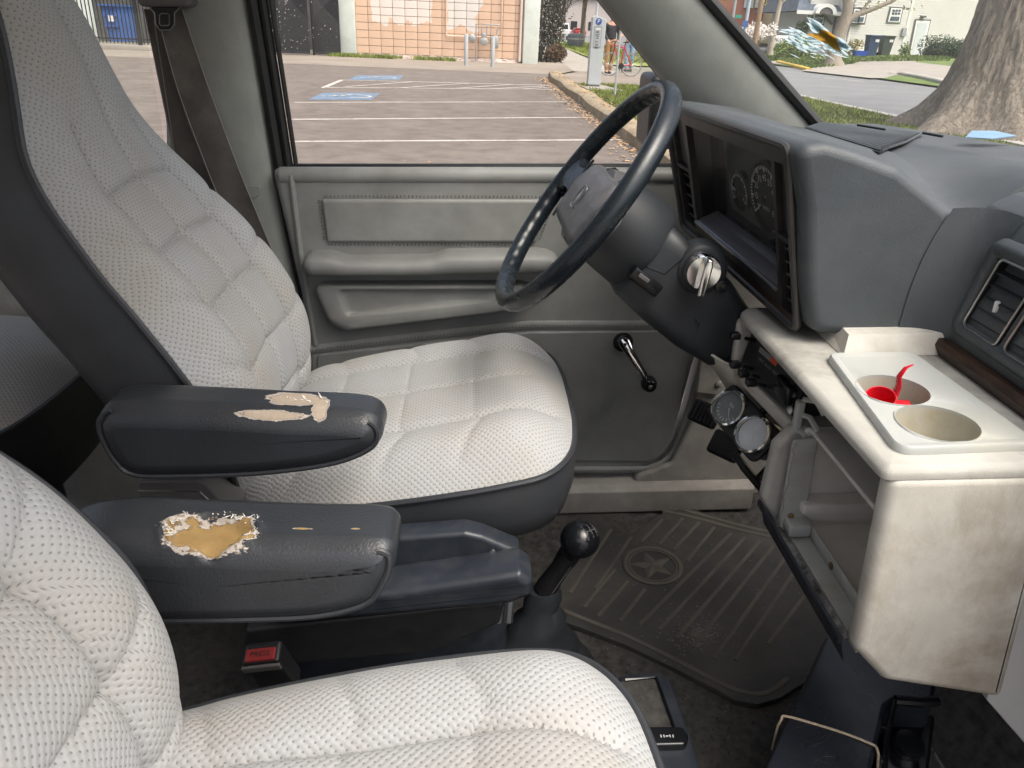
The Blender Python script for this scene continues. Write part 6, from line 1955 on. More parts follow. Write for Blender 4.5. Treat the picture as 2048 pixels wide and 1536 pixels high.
fen = thing('bar_fence', W(250, 100, Z=0), 'black vertical bar fence on a low kerb at the far left', 'fence')
f0, f1 = W(180, 96, Y=28.6), W(300, 101, Y=28.6)
x0, x1 = f0.x - 4.0, gx[0] + .1
mb = MB(); mb.rbox(((x0 + x1) / 2, 28.7, .06), (x1 - x0, .35, .22), .03); mb.build('fence_kerb', CONC, fen)
mb = MB()
n_ = int((x1 - x0) / .125)
for k in range(n_): mb.box((x0 + (k + .5) * .125, 28.68, 1.35), (.028, .028, 2.3))
mb.build('fence_bars', IRON, fen, smooth=False, kind='stuff')
for z in (.35, 2.3):
    mb = MB(); mb.box(((x0 + x1) / 2, 28.68, z), (x1 - x0, .045, .045)); mb.build('rail', IRON, fen, smooth=False)
mb = MB(); mb.box((W(281, 90, Y=28.6).x, 28.62, 1.4), (.11, .11, 2.7)); mb.build('fence_post', IRON, fen, smooth=False)
dmp = thing('blue_dumpster', W(222, 86, Y=31.5), 'blue steel dumpster behind the black bar fence', 'dumpster')
da, db = W(203, 12, Y=31.5), W(244, 84, Y=31.5)
BLUEP = M('blue_steel', (.05, .14, .42), .5, .1, 3, (.04, .08, .2), 3, .5)
dw = db.x - da.x; dz0 = max(.05, db.z)
mb = MB(); mb.rings([[Vector((da.x + .08, 31.5, dz0)), Vector((db.x - .05, 31.5, dz0)), Vector((db.x - .05, 33, dz0)), Vector((da.x + .08, 33, dz0))], [Vector((da.x, 31.4, da.z)), Vector((db.x, 31.4, da.z)), Vector((db.x, 33.1, da.z)), Vector((da.x, 33.1, da.z))]]); mb.build('container', BLUEP, dmp, smooth=False)
mb = MB()
for z in (.45, .75): mb.box(((da.x + db.x) / 2, 31.42, dz0 + (da.z - dz0) * z), (dw, .08, .06))
mb.build('side_rib', BLUEP, dmp, smooth=False)
mb = MB(); c = W(223, 37, Y=31.33); mb.box(c, (.22, .02, .20)); mb.build('notice', WHITEP, dmp, smooth=False)
mb = MB(); mb.box(((da.x + db.x) / 2, 32.2, da.z + .04), (dw + .1, 1.8, .06)); mb.build('lid', BLUEP, dmp, smooth=False)
wb = MB(); xw = W(150, 50, Y=32.5).x; wb.box((xw - 2.2, 33.0, 2.0), (W(199, 50, Y=32.5).x - xw + 4.4, .4, 4.0)); o = wb.build('end_wall', PALE, smooth=False); tag(o, 'pale end wall behind the bar fence at the far left', 'wall')
wb = MB(); wb.box((-17, 36.5, 2.0), (22, .3, 4.0)); o = wb.build('dark_yard_wall', M('yard_wall', (.10, .10, .10), .9, .3, 2), smooth=False); tag(o, 'dark yard wall behind the dumpster and gates', 'wall')
# ------------------------------------------------------------------ shrub by the corner
def leafcloud(mb, c, r, n, s, rnd, sq=(1, 1, 1), tilt=1.0):
    for k in range(n):
        d = Vector((rnd.gauss(0, 1), rnd.gauss(0, 1), rnd.gauss(0, 1))).normalized() * (rnd.random() ** .4)
        p = Vector(c) + Vector((d.x * r * sq[0], d.y * r * sq[1], d.z * r * sq[2]))
        a = Vector((rnd.gauss(0, 1), rnd.gauss(0, 1), rnd.gauss(0, tilt))).normalized(); b = a.orthogonal().normalized(); b = Matrix.Rotation(rnd.uniform(0, 6.28), 3, a) @ b
        l = s * rnd.uniform(.6, 1.4)
        mb.add([p - a * l, p + b * l * .45, p + a * l, p - b * l * .45], [(0, 1, 2, 3)])
DARKLEAF = M('dark_leaf', (.030, .036, .022), .7, .6, 6)
BARK = M('bark', (.19, .155, .12), .95, .4, 6, (.09, .07, .055), 5, .6, 30, 1.0, aniso=(3, 3, .7))
GREYBARK = M('grey_bark', (.30, .26, .21), .95, .3, 4, (.15, .12, .09), 4, .6, 20, 1.0, aniso=(3, 3, .6))
def branches(mb, base, d, l, r, depth, rnd, tips, spread=.55, up=.15):
    p = Vector(base); pts = [p.copy()]; rad = [r]
    dd = Vector(d).normalized()
    n = 5
    for k in range(n):
        dd = (dd + Vector((rnd.gauss(0, .10), rnd.gauss(0, .10), rnd.gauss(0, .06) + up * .1))).normalized()
        p = p + dd * l / n; pts.append(p.copy()); rad.append(r * (1 - .55 * (k + 1) / n))
        if depth > 0 and k >= 1 and rnd.random() < .75:
            a = Vector((rnd.gauss(0, 1), rnd.gauss(0, 1), rnd.gauss(0, .5))).normalized()
            branches(mb, p, dd + a * spread * 1.6, l * rnd.uniform(.45, .7), rad[-1] * .62, depth - 1, rnd, tips, spread, up)
    mb.tube(pts, rad, 6 if r < .05 else 9)
    tips.append(p)
def tree(name, label, base, h, r, col_bark, leafm, nleaf, ls, seed, crown=1.0, depth=3, lean=(0, 0), group='street trees'):
    rnd = random.Random(seed)
    t = thing(name, base, label, 'tree', group)
    mb = MB(); tips = []
    b = Vector(base)
    mb.tube([b + Vector((0, 0, -.05)), b + Vector((lean[0] * .1, lean[1] * .1, h * .12)), b + Vector((lean[0] * .5, lean[1] * .5, h * .30)), b + Vector((lean[0], lean[1], h * .46))], [r * 1.5, r * 1.05, r * .92, r * .8], 12)
    mb.build('trunk', col_bark, t)
    mb = MB()
    tp = b + Vector((lean[0], lean[1], h * .44))
    for k in range(5):
        a = 6.28 * k / 5 + rnd.uniform(-.4, .4)
        branches(mb, tp + Vector((0, 0, -rnd.uniform(0, h * .08))), Vector((math.cos(a) * .75, math.sin(a) * .75, .8)), h * .42 * rnd.uniform(.8, 1.15), r * .5, depth - 1, rnd, tips)
    mb.build('limb', col_bark, t)
    if nleaf:
        mb = MB()
        for p in tips: leafcloud(mb, p, .55 * crown, max(3, nleaf // len(tips)), ls, rnd)
        mb.build('crown', leafm, t, smooth=False)
    return t
sh = thing('corner_shrub', W(1095, 108, Y=36), 'dark leafless shrub with pale blossom flecks beside the building corner', 'shrub')
rnd = random.Random(77)
sb0 = W(1092, 108, Z=0); sy = 34.0; sx_ = W(1085, 105, Y=sy).x
mb = MB(); tips = []
for k in range(16):
    bx = sx_ + rnd.uniform(-.2, .7)
    branches(mb, (bx, sy + rnd.uniform(-.5, .8), 0), (rnd.uniform(-.1, .35), rnd.uniform(-.2, .2), 1), rnd.uniform(2.4, 3.8), .035, 2, rnd, tips, .45, .4)
mb.build('stem', M('dark_bark', (.055, .045, .038), .9, .3, 5), sh)
mb = MB()
for p in tips: leafcloud(mb, p, .28, 12, .05, rnd)
leafcloud(mb, (sx_ + .25, sy, 1.3), 1.2, 2600, .055, rnd, (.55, .6, 1.25))
mb.build('foliage', DARKLEAF, sh, smooth=False)
mb = MB()
for k in range(330):
    p = Vector((sx_ + rnd.gauss(.25, .40), sy - .7 + rnd.uniform(-.2, .3), rnd.uniform(.3, 2.9))); s = rnd.uniform(.012, .045); a = rnd.uniform(0, 3)
    mb.add([p + Vector((s * math.cos(a), 0, s * math.sin(a))), p + Vector((0, .01, s * .4)), p - Vector((s * math.cos(a), 0, s * math.sin(a)))], [(0, 1, 2)])
mb.build('blossom_flecks', SPK, sh, smooth=False, kind='stuff')
lb = thing('low_bush', W(1112, 112, Y=33.5), 'low brown-red bush at the foot of the dark shrub', 'bush')
mb = MB(); c = W(1112, 108, Y=33.2); leafcloud(mb, (c.x, 33.2, .35), .5, 1500, .05, rnd, (.9, .9, .7)); mb.build('foliage', M('russet_leaf', (.10, .060, .035), .8, .5, 8), lb, smooth=False)
mb = MB(); mb.tube([Vector((c.x, 33.2, 0)), Vector((c.x, 33.2, .4))], .04, 6); mb.build('stem', BARK, lb)
# ------------------------------------------------------------------ pay station, sign post, walkers with a bicycle
ps = thing('pay_station', W(1187, 178, Z=0), 'grey parking pay station with a blue P sign on its sloping head', 'pay station')
b = W(1187, 176, Z=0); sy = b.y
GREYM = M('pay_station_grey', (.46, .49, .51), .45, .04, 4)
GREYD = M('pay_station_dark', (.17, .185, .195), .5, .05, 4)
x0, x1 = W(1174, 168, Y=sy).x, W(1199, 168, Y=sy).x
zt0, zt1 = W(1188, 31, Y=sy).z, W(1208, 40, Y=sy).z
mb = MB(); so = roundpoly([(x0, .08), (x1, .08), (x1 + .02, zt1), (x1 - .03, zt1 + .03), (x0 + .06, zt0), (x0 - .0, zt0 - .04)], .02, 3); mb.rprism(so, mXZ, sy - .14, sy + .14, .012); mb.build('cabinet', GREYM, ps)
mb = MB(); mb.box(((x0 + x1) / 2, sy, .05), (x1 - x0 - .03, .24, .12)); mb.build('plinth', GREYD, ps, smooth=False)
pad_ = [W(u, v, Z=0) for u, v in ((1160, 175), (1198, 172), (1252, 186), (1176, 182))]
mb = MB(); o = [(p.x, p.y) for p in pad_]; o = o if area2(o) > 0 else o[::-1]; mb.rprism(o, mXY, 0, .045, 0, r1=.01); mb.build('concrete_pad', CONC, ps)
yf = sy - .142
c = W(1197.5, 43, Y=yf); mb = MB(); mb.lathe([(.072, 0), (.072, .004), (.06, .005)], c, (0, -1, 0), 32); sg = mb.build('sign_disc', M('sign_blue', (.03, .08, .34), .4, .03, 8), ps)
mb = MB(); text_mb(mb, 'P', .125, lambda x, y: c + Vector((x + .0, -.007, y))); mb.build('sign_letter', WHITEP, sg, smooth=False)
c2 = W(1195, 74, Y=yf); hgt = W(1195, 53, Y=yf).z - W(1193, 94, Y=yf).z
mb = MB(); mb.rbox(c2, (.17, .006, hgt), .002, 1); pnl = mb.build('instruction_panel', M('panel_grey', (.40, .43, .45), .4, .04, 6), ps)
mb = MB()
for q in (((-.085, 0), (.004, hgt)), ((.085, 0), (.004, hgt)), ((0, -hgt / 2), (.17, .005)), ((0, hgt / 2), (.17, .005))): mb.box(c2 + Vector((q[0][0], -.004, q[0][1])), (q[1][0], .003, q[1][1]))
text_mb(mb, 'PAY HERE', .125, lambda x, y: c2 + Vector((-y * -1 if False else y * -1, -.0045, x * .80 - .03)), 'CENTER'); mb.build('panel_lettering', BLACK, pnl, smooth=False)
mb = MB(); mb.box(c2 + Vector((0, -.0045, hgt / 2 - .05)), (.11, .002, .035)); mb.build('panel_stripe', WHITEP, pnl, smooth=False)
mb = MB(); p = W(1192, 20, Y=sy + .2); mb.tube([Vector((p.x, sy + .05, zt0 - .1)), Vector((p.x + .02, sy + .05, 3.6))], .03, 8); mb.build('pole', GREYM, ps)
mb = MB(); a, b_ = W(1229, 193, Z=0), W(1246, 50, Y=W(1229, 193, Z=0).y); mb.tube([a, Vector((a.x, a.y, 2.6))], .022, 8); sp_ = mb.build('sign_post', GREYM, None, (a.x, a.y, 0)); tag(sp_, 'thin pale steel post standing in the grass right of the pay station', 'post')
def skinned(name, verts, edges, radii, m, parent, sub=2):
    me = bpy.data.meshes.new(name); og = ORG[parent.name]
    me.from_pydata([tuple(Vector(v) - og) for v in verts], edges, [])
    o = bpy.data.objects.new(name, me); col.objects.link(o); o.parent = parent
    me.materials.append(m)
    md = o.modifiers.new('skin', 'SKIN'); md.use_smooth_shade = True
    for i, r in enumerate(radii):
        sv_ = me.skin_vertices[0].data[i]; sv_.radius = (r if isinstance(r, tuple) else (r, r)); sv_.use_root = (i == 0)
    s = o.modifiers.new('sub', 'SUBSURF'); s.levels = sub; s.render_levels = sub
    ORG[o.name] = og
    return o
SKINM = M('skin', (.52, .31, .22), .6, .08, 20)
def person(base, label, hd, jac, trou, shoe, arms, legs, hair, headdir=(-.1, -1, 0)):
    b = Vector(base)
    t = thing('person', base, label, 'person', 'walkers with the bicycle')
    J = {k: b + Vector(v) for k, v in dict(hip=(0, 0, .95), waist=(0, 0, 1.08), chest=(0, 0, 1.30), sh=(0, 0, 1.45), neck=(0, 0, 1.54), head=(hd[0] * .5, hd[1] * .5, 1.62), top=(hd[0], hd[1], 1.74)).items()}
    vs = [J['hip'], J['waist'], J['chest'], J['sh'], J['neck'], J['head'], J['top']]; rad = [(.135, .105), (.135, .10), (.15, .11), (.12, .085), .05, .085, .075]; ed = [(i, i + 1) for i in range(6)]
    for s, a in zip((-1, 1), arms):     # shoulder, elbow, wrist, hand
        i0 = len(vs); ax_ = a.get('axis', Vector((1, 0, 0)))
        vs += [b + ax_ * .17 * s + Vector((0, 0, 1.43))] + [b + Vector(q) for q in a['pts']]; rad += [.06, .045, .032, .035, .02]
        ed += [(3, i0), (i0, i0 + 1), (i0 + 1, i0 + 2), (i0 + 2, i0 + 3), (i0 + 3, i0 + 4)]
    for s, l in zip((-1, 1), legs):
        i0 = len(vs)
        vs += [b + Vector(q) for q in l]; rad += [.092, .062, .042, .035]
        ed += [(0, i0), (i0, i0 + 1), (i0 + 1, i0 + 2), (i0 + 2, i0 + 3)]
    skinned('body', vs, ed, rad, SKINM, t)
    # jacket / shirt over the torso and sleeves
    jv = [J['hip'] + Vector((0, 0, .02)), J['waist'], J['chest'], J['sh']]; jr = [(.165, .13), (.158, .122), (.172, .13), (.135, .10)]; je = [(0, 1), (1, 2), (2, 3)]
    for s, a in zip((-1, 1), arms):
        i0 = len(jv); n = a['sleeve']; ax_ = a.get('axis', Vector((1, 0, 0)))
        q = [b + ax_ * .17 * s + Vector((0, 0, 1.43))] + [b + Vector(q) for q in a['pts'][:2]]
        if n == 1: q[1:] = [q[0].lerp(q[1], .85)]
        jv += q; jr += [.075, .06, .047][:len(q)]
        je += [(3, i0)] + [(i0 + k, i0 + k + 1) for k in range(len(q) - 1)]
    skinned('jacket', jv, je, jr, jac, t)
    tv = [J['hip'] + Vector((0, 0, .06)), J['hip'] + Vector((0, 0, -.02))]; tr = [(.15, .115), (.15, .12)]; te = [(0, 1)]
    for l in legs:
        i0 = len(tv); tv += [b + Vector(q) for q in l[:3]]; tr += [.105, .078, .062]; te += [(1, i0), (i0, i0 + 1), (i0 + 1, i0 + 2)]
    skinned('trousers', tv, te, tr, trou, t)
    for l in legs:
        f = b + Vector(l[3]); a = b + Vector(l[2])
        mb = MB(); d = (f - a); d.z = 0; d = d.normalized() if d.length > .02 else Vector((0, -1, 0))
        mb.tube([Vector((a.x, a.y, .05)) - d * .05, Vector((a.x, a.y, .055)) + d * .05, Vector((a.x, a.y, .04)) + d * .17], [.045, .048, .03], 10); mb.build('shoe', shoe, t)
    mb = MB(); mb.ball(J['top'] + Vector((0, .015, -.02)), .105, 10, (.85, 1, .85)); mb.build('hair', hair, t)
    mb = MB(); hc_ = J['head'] + Vector((0, -.085, .03)); mb.tube([hc_ + Vector((0, .01, .03)), hc_ + Vector((0, -.025, -.01)), hc_ + Vector((0, .0, -.02))], [.008, .014, .008], 8); mb.build('nose', SKINM, t)
    return t
DENIM = M('pale_denim', (.20, .31, .42), .9, .2, 12, (.32, .42, .52), 8, .5)
TAN = M('tan_trousers', (.36, .19, .08), .9, .15, 8)
BLKJ = M('black_jacket', (.022, .022, .028), .85, .4, 20, (.12, .12, .13), 30, .35)
WSH = M('white_shirt', (.76, .73, .72), .9, .05, 8)
HAIR = M('dark_hair', (.03, .022, .016), .7, .3, 30)
SHOE = M('dark_shoe', (.05, .05, .06), .6, .3, 20)
p1 = W(1216, 148, Z=0); p2 = W(1254, 144, Z=0)
person(p1, 'walker in black jacket and tan trousers behind the pay station', (0, -.04), BLKJ, TAN, SHOE,
       [dict(pts=((-.22, -.02, 1.16), (-.12, -.20, .98), (-.10, -.24, .95), (-.09, -.28, .92)), sleeve=2), dict(pts=((.24, -.02, 1.16), (.20, -.18, .98), (.19, -.24, .96), (.18, -.28, .94)), sleeve=2)],
       [((-.09, 0, .88), (-.09, -.02, .48), (-.07, .02, .09), (-.07, -.14, .04)), ((.09, 0, .88), (.10, .0, .48), (.05, .10, .09), (.06, -.04, .04))], HAIR)
person(p2, 'walker in white shirt and pale jeans pushing the bicycle', (-.03, 0), WSH, DENIM, SHOE,
       [dict(pts=((-.27, -.06, 1.16), (-.42, -.16, 1.02), (-.50, -.18, 1.0), (-.55, -.18, .98)), sleeve=1), dict(pts=((.20, -.10, 1.16), (.02, -.24, 1.02), (-.06, -.26, 1.0), (-.12, -.26, .98)), sleeve=1)],
       [((-.08, 0, .88), (-.10, -.04, .48), (-.04, .04, .09), (-.16, .0, .04)), ((.10, 0, .88), (.12, -.02, .48), (.12, .12, .10), (.0, .10, .05))], HAIR)
bi = thing('bicycle', W(1235, 151, Z=0), 'red framed road bicycle wheeled along the path by the walkers', 'bicycle')
wA, wB = W(1217, 151.5, Z=0), W(1260.5, 153, Z=0)
bx = (wB - wA); bx.z = 0; span = bx.length; bx.normalize(); by = Vector((-bx.y, bx.x, 0)); r = .335
TYRE = M('tyre', (.20, .19, .18), .8, .2, 20); REDF = M('red_frame', (.45, .03, .06), .35, .1, 10); BKM = M('bike_black', (.02, .02, .022), .4, .2, 20)
for w in (wA, wB):
    c = Vector((w.x, w.y, r))
    wl_ = thing('wheel', c, '', ''); del wl_['label']; del wl_['category']; wl_.parent = bi; wl_.location = c - ORG[bi.name]; ORG[wl_.name] = c
    mb = MB(); mb.tube([c + bx * math.cos(a) * r * .96 + Vector((0, 0, math.sin(a) * r * .96)) for a in [6.2832 * k / 40 for k in range(40)]], .017, 8, True); mb.build('tyre', TYRE, wl_)
    mb = MB(); mb.tube([c + bx * math.cos(a) * r * .90 + Vector((0, 0, math.sin(a) * r * .90)) for a in [6.2832 * k / 40 for k in range(40)]], .009, 6, True); mb.build('wheel_rim', M('alloy', (.55, .55, .55), .4, .1, 10, metal=.7) if 'alloy' not in MATS else MATS['alloy'], wl_)
    mb = MB()
    for k in range(14): a = 6.2832 * k / 14; mb.tube([c, c + bx * math.cos(a) * r * .9 + Vector((0, 0, math.sin(a) * r * .9))], .002, 3)
    mb.build('spokes', MATS['alloy'], wl_, kind='stuff')
def bp_(s, z, o=0): return Vector((wA.x, wA.y, 0)) + bx * s * span + Vector((0, 0, z)) + by * o
mb = MB()
for q in (((.16, .88), (.62, .80)), ((.18, .78), (.52, .29)), ((.62, .88), (.52, .29)), ((.52, .29), (1.0, r)), ((.62, .80), (1.0, r))): mb.tube([bp_(*q[0]), bp_(*q[1])], .02, 8)
mb.build('frame', REDF, bi)
mb = MB(); mb.tube([bp_(.15, .96), bp_(.17, .80), bp_(.0, r)], .016, 8); mb.build('fork', BKM, bi)
mb = MB(); mb.tube([bp_(.08, .93, -.22), bp_(.15, .98, -.18), bp_(.15, .98, .18), bp_(.08, .93, .22)], .014, 8); mb.build('handlebar', BKM, bi)
mb = MB(); mb.tube([bp_(.52, .95), bp_(.62, .965), bp_(.76, .97)], [.02, .035, .07], 8, flat=.5); mb.tube([bp_(.64, .95), bp_(.62, .82)], .014, 8); mb.build('saddle', BKM, bi)
mb = MB(); mb.lathe([(.09, -.004), (.09, .004)], bp_(.52, .29, -.04), by, 20); mb.tube([bp_(.52, .29, -.05), bp_(.44, .16, -.06)], .012, 6); mb.tube([bp_(.52, .29, .05), bp_(.60, .42, .06)], .012, 6); mb.build('crankset', BKM, bi)
# ------------------------------------------------------------------ far street: pickup, red car, bin, trees
CARW = M('white_car_paint', (.72, .72, .70), .3, .03, 2, coat=.5); CARR = M('red_car_paint', (.42, .03, .03), .3, .05, 2, coat=.5); CGL = M('car_glass', (.03, .035, .04), .1, .1, 4); TYR = M('car_tyre', (.02, .02, .02), .8, .1, 4)
REDL = M('tail_lamp', (.45, .03, .03), .3, .1, 4)
tkp = W(1127, 80, Z=0)
def pickup(p, label, paint, w=1.95, h=1.85, pick=True):
    t = thing('pickup_truck' if pick else 'parked_car', p, label, 'pickup' if pick else 'car', 'cars on the far street')
    x, y = p.x, p.y
    mb = MB(); mb.rprism(roundpoly([(x - w / 2, .55), (x + w / 2, .55), (x + w / 2 - .04, 1.12), (x - w / 2 + .04, 1.12)], .08), mXZ, y, y + 4.8, .1); mb.build('car_body', paint, t)
    mb = MB(); mb.rprism(roundpoly([(x - w / 2 + .08, 1.10), (x + w / 2 - .08, 1.10), (x + w / 2 - .25, h), (x - w / 2 + .25, h)], .12), mXZ, y + (1.9 if pick else .5), y + 3.8, .12); mb.build('cab', paint, t)
    mb = MB(); mb.poly([Vector((x - w / 2 + .25, y + (1.88 if pick else .48), 1.2)), Vector((x + w / 2 - .25, y + (1.88 if pick else .48), 1.2)), Vector((x + w / 2 - .36, y + (1.88 if pick else .48), h - .12)), Vector((x - w / 2 + .36, y + (1.88 if pick else .48), h - .12))]); mb.build('window_glass', CGL, t, smooth=False)
    mb = MB(); mb.rbox((x, y - .06, .50), (w * .94, .16, .16), .03); mb.build('bumper', GALV, t)
    for s in (-1, 1):
        mb = MB(); mb.rbox((x + s * (w / 2 - .12), y - .01, .88), (.13, .06, .34), .02); mb.build('tail_lamp', REDL, t)
        for yy in (.9, 3.9):
            mb = MB(); mb.lathe([(.34, -.11), (.36, -.09), (.36, .09), (.34, .11)], (x + s * (w / 2 - .12), y + yy, .36), (1, 0, 0), 20); wh = mb.build('wheel', TYR, t)
    mb = MB(); mb.box((x, y - .012, .72), (.34, .02, .14)); mb.build('number_plate', WHITEP, t, smooth=False)
pickup(tkp, 'white pickup truck seen from behind on the far street', CARW)
rp = W(1160, 77, Z=0); pickup(rp, 'red car parked ahead of the white pickup', CARR, 1.8, 1.45, False)
bn = W(1150, 95, Z=0); tb = thing('litter_bin', bn, 'dark grey drum bin on the grass beside the far sidewalk', 'bin')
mb = MB(); mb.lathe([(.55, 0), (.62, .2), (.62, .75), (.58, .9), (.4, .98)], bn, (0, 0, 1), 24); mb.build('drum', M('bin_grey', (.11, .13, .15), .6, .2, 4, (.2, .2, .2), 3, .4), tb)
mb = MB(); mb.lathe([(.63, .55), (.635, .6), (.63, .65)], bn, (0, 0, 1), 24); mb.build('hoop', GALV, tb)
YLEAF = M('yellow_green_leaf', (.30, .30, .05), .8, .35, 4); BLEAF = M('brownish_leaf', (.26, .19, .12), .9, .35, 4); GLEAF = M('spring_leaf', (.16, .22, .06), .8, .4, 4)
q = W(1165, 66, Y=70); tree('bare_tree', 'brown leafless street tree left of the pay station pole', (q.x, 70, 0), 9, .20, BARK, BLEAF, 1500, .16, 1, 1.6)
q = W(1195, 66, Y=60); tree('leafing_tree', 'yellow-green leafing tree right above the pay station', (q.x + 1.2, 60, 0), 8, .18, BARK, YLEAF, 5200, .16, 2, 1.8)
q = W(1140, 66, Y=110); tree('bare_tree', 'pale brown tree far behind the white pickup', (q.x, 120, 0), 12, .25, BARK, BLEAF, 2600, .25, 3, 2.6)
q = W(1112, 66, Y=90); tree('bare_tree', 'thin brown tree between the dark shrub and the pickup', (q.x, 95, 0), 11, .2, BARK, BLEAF, 2200, .2, 4, 2.2)
mb = MB(); q = W(1172, 60, Y=64); mb.tube([Vector((q.x - .4, 64, 0)), Vector((q.x + .1, 64, 6))], .10, 8); o = mb.build('utility_pole', BARK); tag(o, 'dark utility pole beside the drum bin', 'pole')
HZ = M('far_house_pale', (.46, .42, .40), .9, .05, 1)
for k, (u, y, w, h, m_, lab) in enumerate(((1130, 150, 14, 7, HZ, 'pale house at the end of the far street'), (1200, 140, 12, 6, HZ, 'pale house behind the yellow-green tree'))):
    x = W(u, 60, Y=y).x
    hs = thing('street_house', (x, y, 0), lab, 'house', 'houses down the far street')
    mb = MB(); mb.box((x, y + 4, h / 2), (w, 8, h)); mb.build('wall', m_, hs, smooth=False)
    mb = MB(); mb.rings([[Vector((x - w / 2 - .5, y - .5, h)), Vector((x + w / 2 + .5, y - .5, h)), Vector((x + w / 2 + .5, y + 8.5, h)), Vector((x - w / 2 - .5, y + 8.5, h))], [Vector((x - w / 2 + 1, y + 3.9, h + 3)), Vector((x + w / 2 - 1, y + 3.9, h + 3)), Vector((x + w / 2 - 1, y + 4.1, h + 3)), Vector((x - w / 2 + 1, y + 4.1, h + 3))]]); mb.build('roof', M('far_roof', (.15, .13, .12), .9, .1, 1) if k == 0 else MATS['far_roof'], hs, smooth=False)
    for i in range(4):
        mb = MB(); mb.box((x - w / 2 + w * (i + .5) / 4, y - .02, 1.8), (1.1, .06, 1.3)); mb.build('window', CGL, hs, smooth=False)
# ------------------------------------------------------------------ beyond the windscreen
big = thing('maple_tree', W(1965, 275, Z=0), 'thick furrowed grey tree trunk filling the right of the windscreen', 'tree', 'street trees')
bc_ = W(1962, 250, Y=12.4); cx, cy = bc_.x, 12.4
BTREE = bpy.data.materials.new('furrowed_bark'); BTREE.use_nodes = True
nt = BTREE.node_tree; bs = nt.nodes['Principled BSDF']
co = objco(nt, (7, 7, 1.6)); n1 = noise_n(nt, 2.2, 8, .72, co, 1.2); n2 = noise_n(nt, 1.1, 4, .6, objco(nt))
cc = mixc(nt, ramp(nt, n1, [(.36, 0), (.62, 1)]), (.12, .095, .07), (.37, .32, .26))
cc = mixc(nt, math_n(nt, 'MULTIPLY', ramp(nt, noise_n(nt, 3.0, 5, .7, objco(nt, (3, 3, 1))), [(.60, 0), (.70, 1)]), .6), cc, (.46, .31, .18))
link(nt, cc, bs.inputs['Base Color']); bs.inputs['Roughness'].default_value = .95
bump_n(nt, bs, n1, 1.0, .05)
mb = MB(); R = []
for k in range(120):
    z = -.05 + 5.2 * (k / 119) ** 1.25
    ring = []
    for j in range(260):
        a = 6.28319 * j / 260
        fl_ = .52 * math.exp(-z / .45) * (1 + .45 * math.cos(a * 5 + 1.2) + .25 * math.cos(a * 3)) * (1.25 if math.cos(a) < 0 else .8)
        r_ = .60 + .05 * math.cos(a * 4 + .3) * math.exp(-z / 2) - .03 * z + fl_
        p3 = Vector((math.cos(a) * 5.5, math.sin(a) * 5.5, z * 1.7))
        rid = abs(noise.noise(p3 + Vector((noise.noise(p3 * .9) * .8, 0, 0)))) + .5 * abs(noise.noise(p3 * 2.1))
        r_ += .065 * (rid - .3)
        ring.append(Vector((cx + .03 * z + math.cos(a) * r_, cy + math.sin(a) * r_, z)))
    R.append(ring)
mb.rings(R); mb.build('trunk', BTREE, big, ang=80)
mb = MB(); tips = []
rnd = random.Random(41)
for k in range(6):
    a = 6.28 * k / 6 + .3; branches(mb, (cx + .15, cy, 4.6), (math.cos(a) * .7, math.sin(a) * .7, .8), 6.0, .26, 2, rnd, tips)
mb.build('limb', GREYBARK, big)
mb = MB()
for p in tips: leafcloud(mb, p, 1.0, 14, .09, rnd)
mb.build('crown', GLEAF, big, smooth=False)
# white house: tall clapboard block with door and window, lower wing with porch gable
HW_ = M('white_clapboard', (.62, .61, .57), .6, .03, 1.5, (.62, .60, .54), 1, .3)
TRIM = M('dark_trim', (.13, .12, .12), .6, .1, 5); WTR = M('white_trim', (.80, .80, .78), .5, .03, 4); PANE = M('window_pane', (.10, .13, .15), .08, .3, 2)
SLATE = M('slate_roof', (.10, .125, .16), .8, .2, 2, (.16, .18, .21), 2, .5)
hs = thing('clapboard_house', WT(1800, 112), 'white clapboard house with a pale side door behind the wheeled bins', 'house')
HY = 47.0
pa, pb = W(1690, 100, Y=HY), W(1925, 118, Y=HY + 1.5)
hd_ = Vector((pb.x - pa.x, 1.5, 0)).normalized(); hn = Vector((hd_.y, -hd_.x, 0))
L = (pb - pa).length
def HS(u, v, off=0):           # point on the tall wall under a pixel
    d = _ray(u, v, CAMW); c = CAMW.translation; o = Vector((pa.x, pa.y, 0)); t = (o - c).dot(hn) / d.dot(hn)
    return c + d * t + hn * off
z0 = rise(24) - .2
mb = MB()
mb.add([Vector((pa.x, pa.y, z0)), Vector((pb.x, pb.y, z0)), Vector((pb.x, pb.y, 7)), Vector((pa.x, pa.y, 7))], [(0, 1, 2, 3)]); mb.add([Vector((pa.x, pa.y, z0)), Vector((pa.x, pa.y, 7)), Vector((pa.x - hn.x * 8, pa.y - hn.y * 8, 7)), Vector((pa.x - hn.x * 8, pa.y - hn.y * 8, z0))], [(0, 1, 2, 3)])
mb.add([Vector((pb.x, pb.y, z0)), Vector((pb.x, pb.y, 7)), Vector((pb.x - hn.x * 8, pb.y - hn.y * 8, 7)), Vector((pb.x - hn.x * 8, pb.y - hn.y * 8, z0))], [(0, 1, 2, 3)])
mb.build('wall', HW_, hs, smooth=False)
mb = MB()
for k in range(48):
    z = z0 + .25 + .125 * k
    a, b_ = Vector((pa.x, pa.y, z)), Vector((pb.x, pb.y, z))
    mb.add([a + hn * .028, b_ + hn * .028, b_ + hn * .006 + Vector((0, 0, .125)), a + hn * .006 + Vector((0, 0, .125)), a + hn * .004, b_ + hn * .004], [(0, 1, 2, 3), (0, 4, 5, 1)])
mb.build('clapboards', HW_, hs, smooth=False, kind='stuff')
mb = MB()
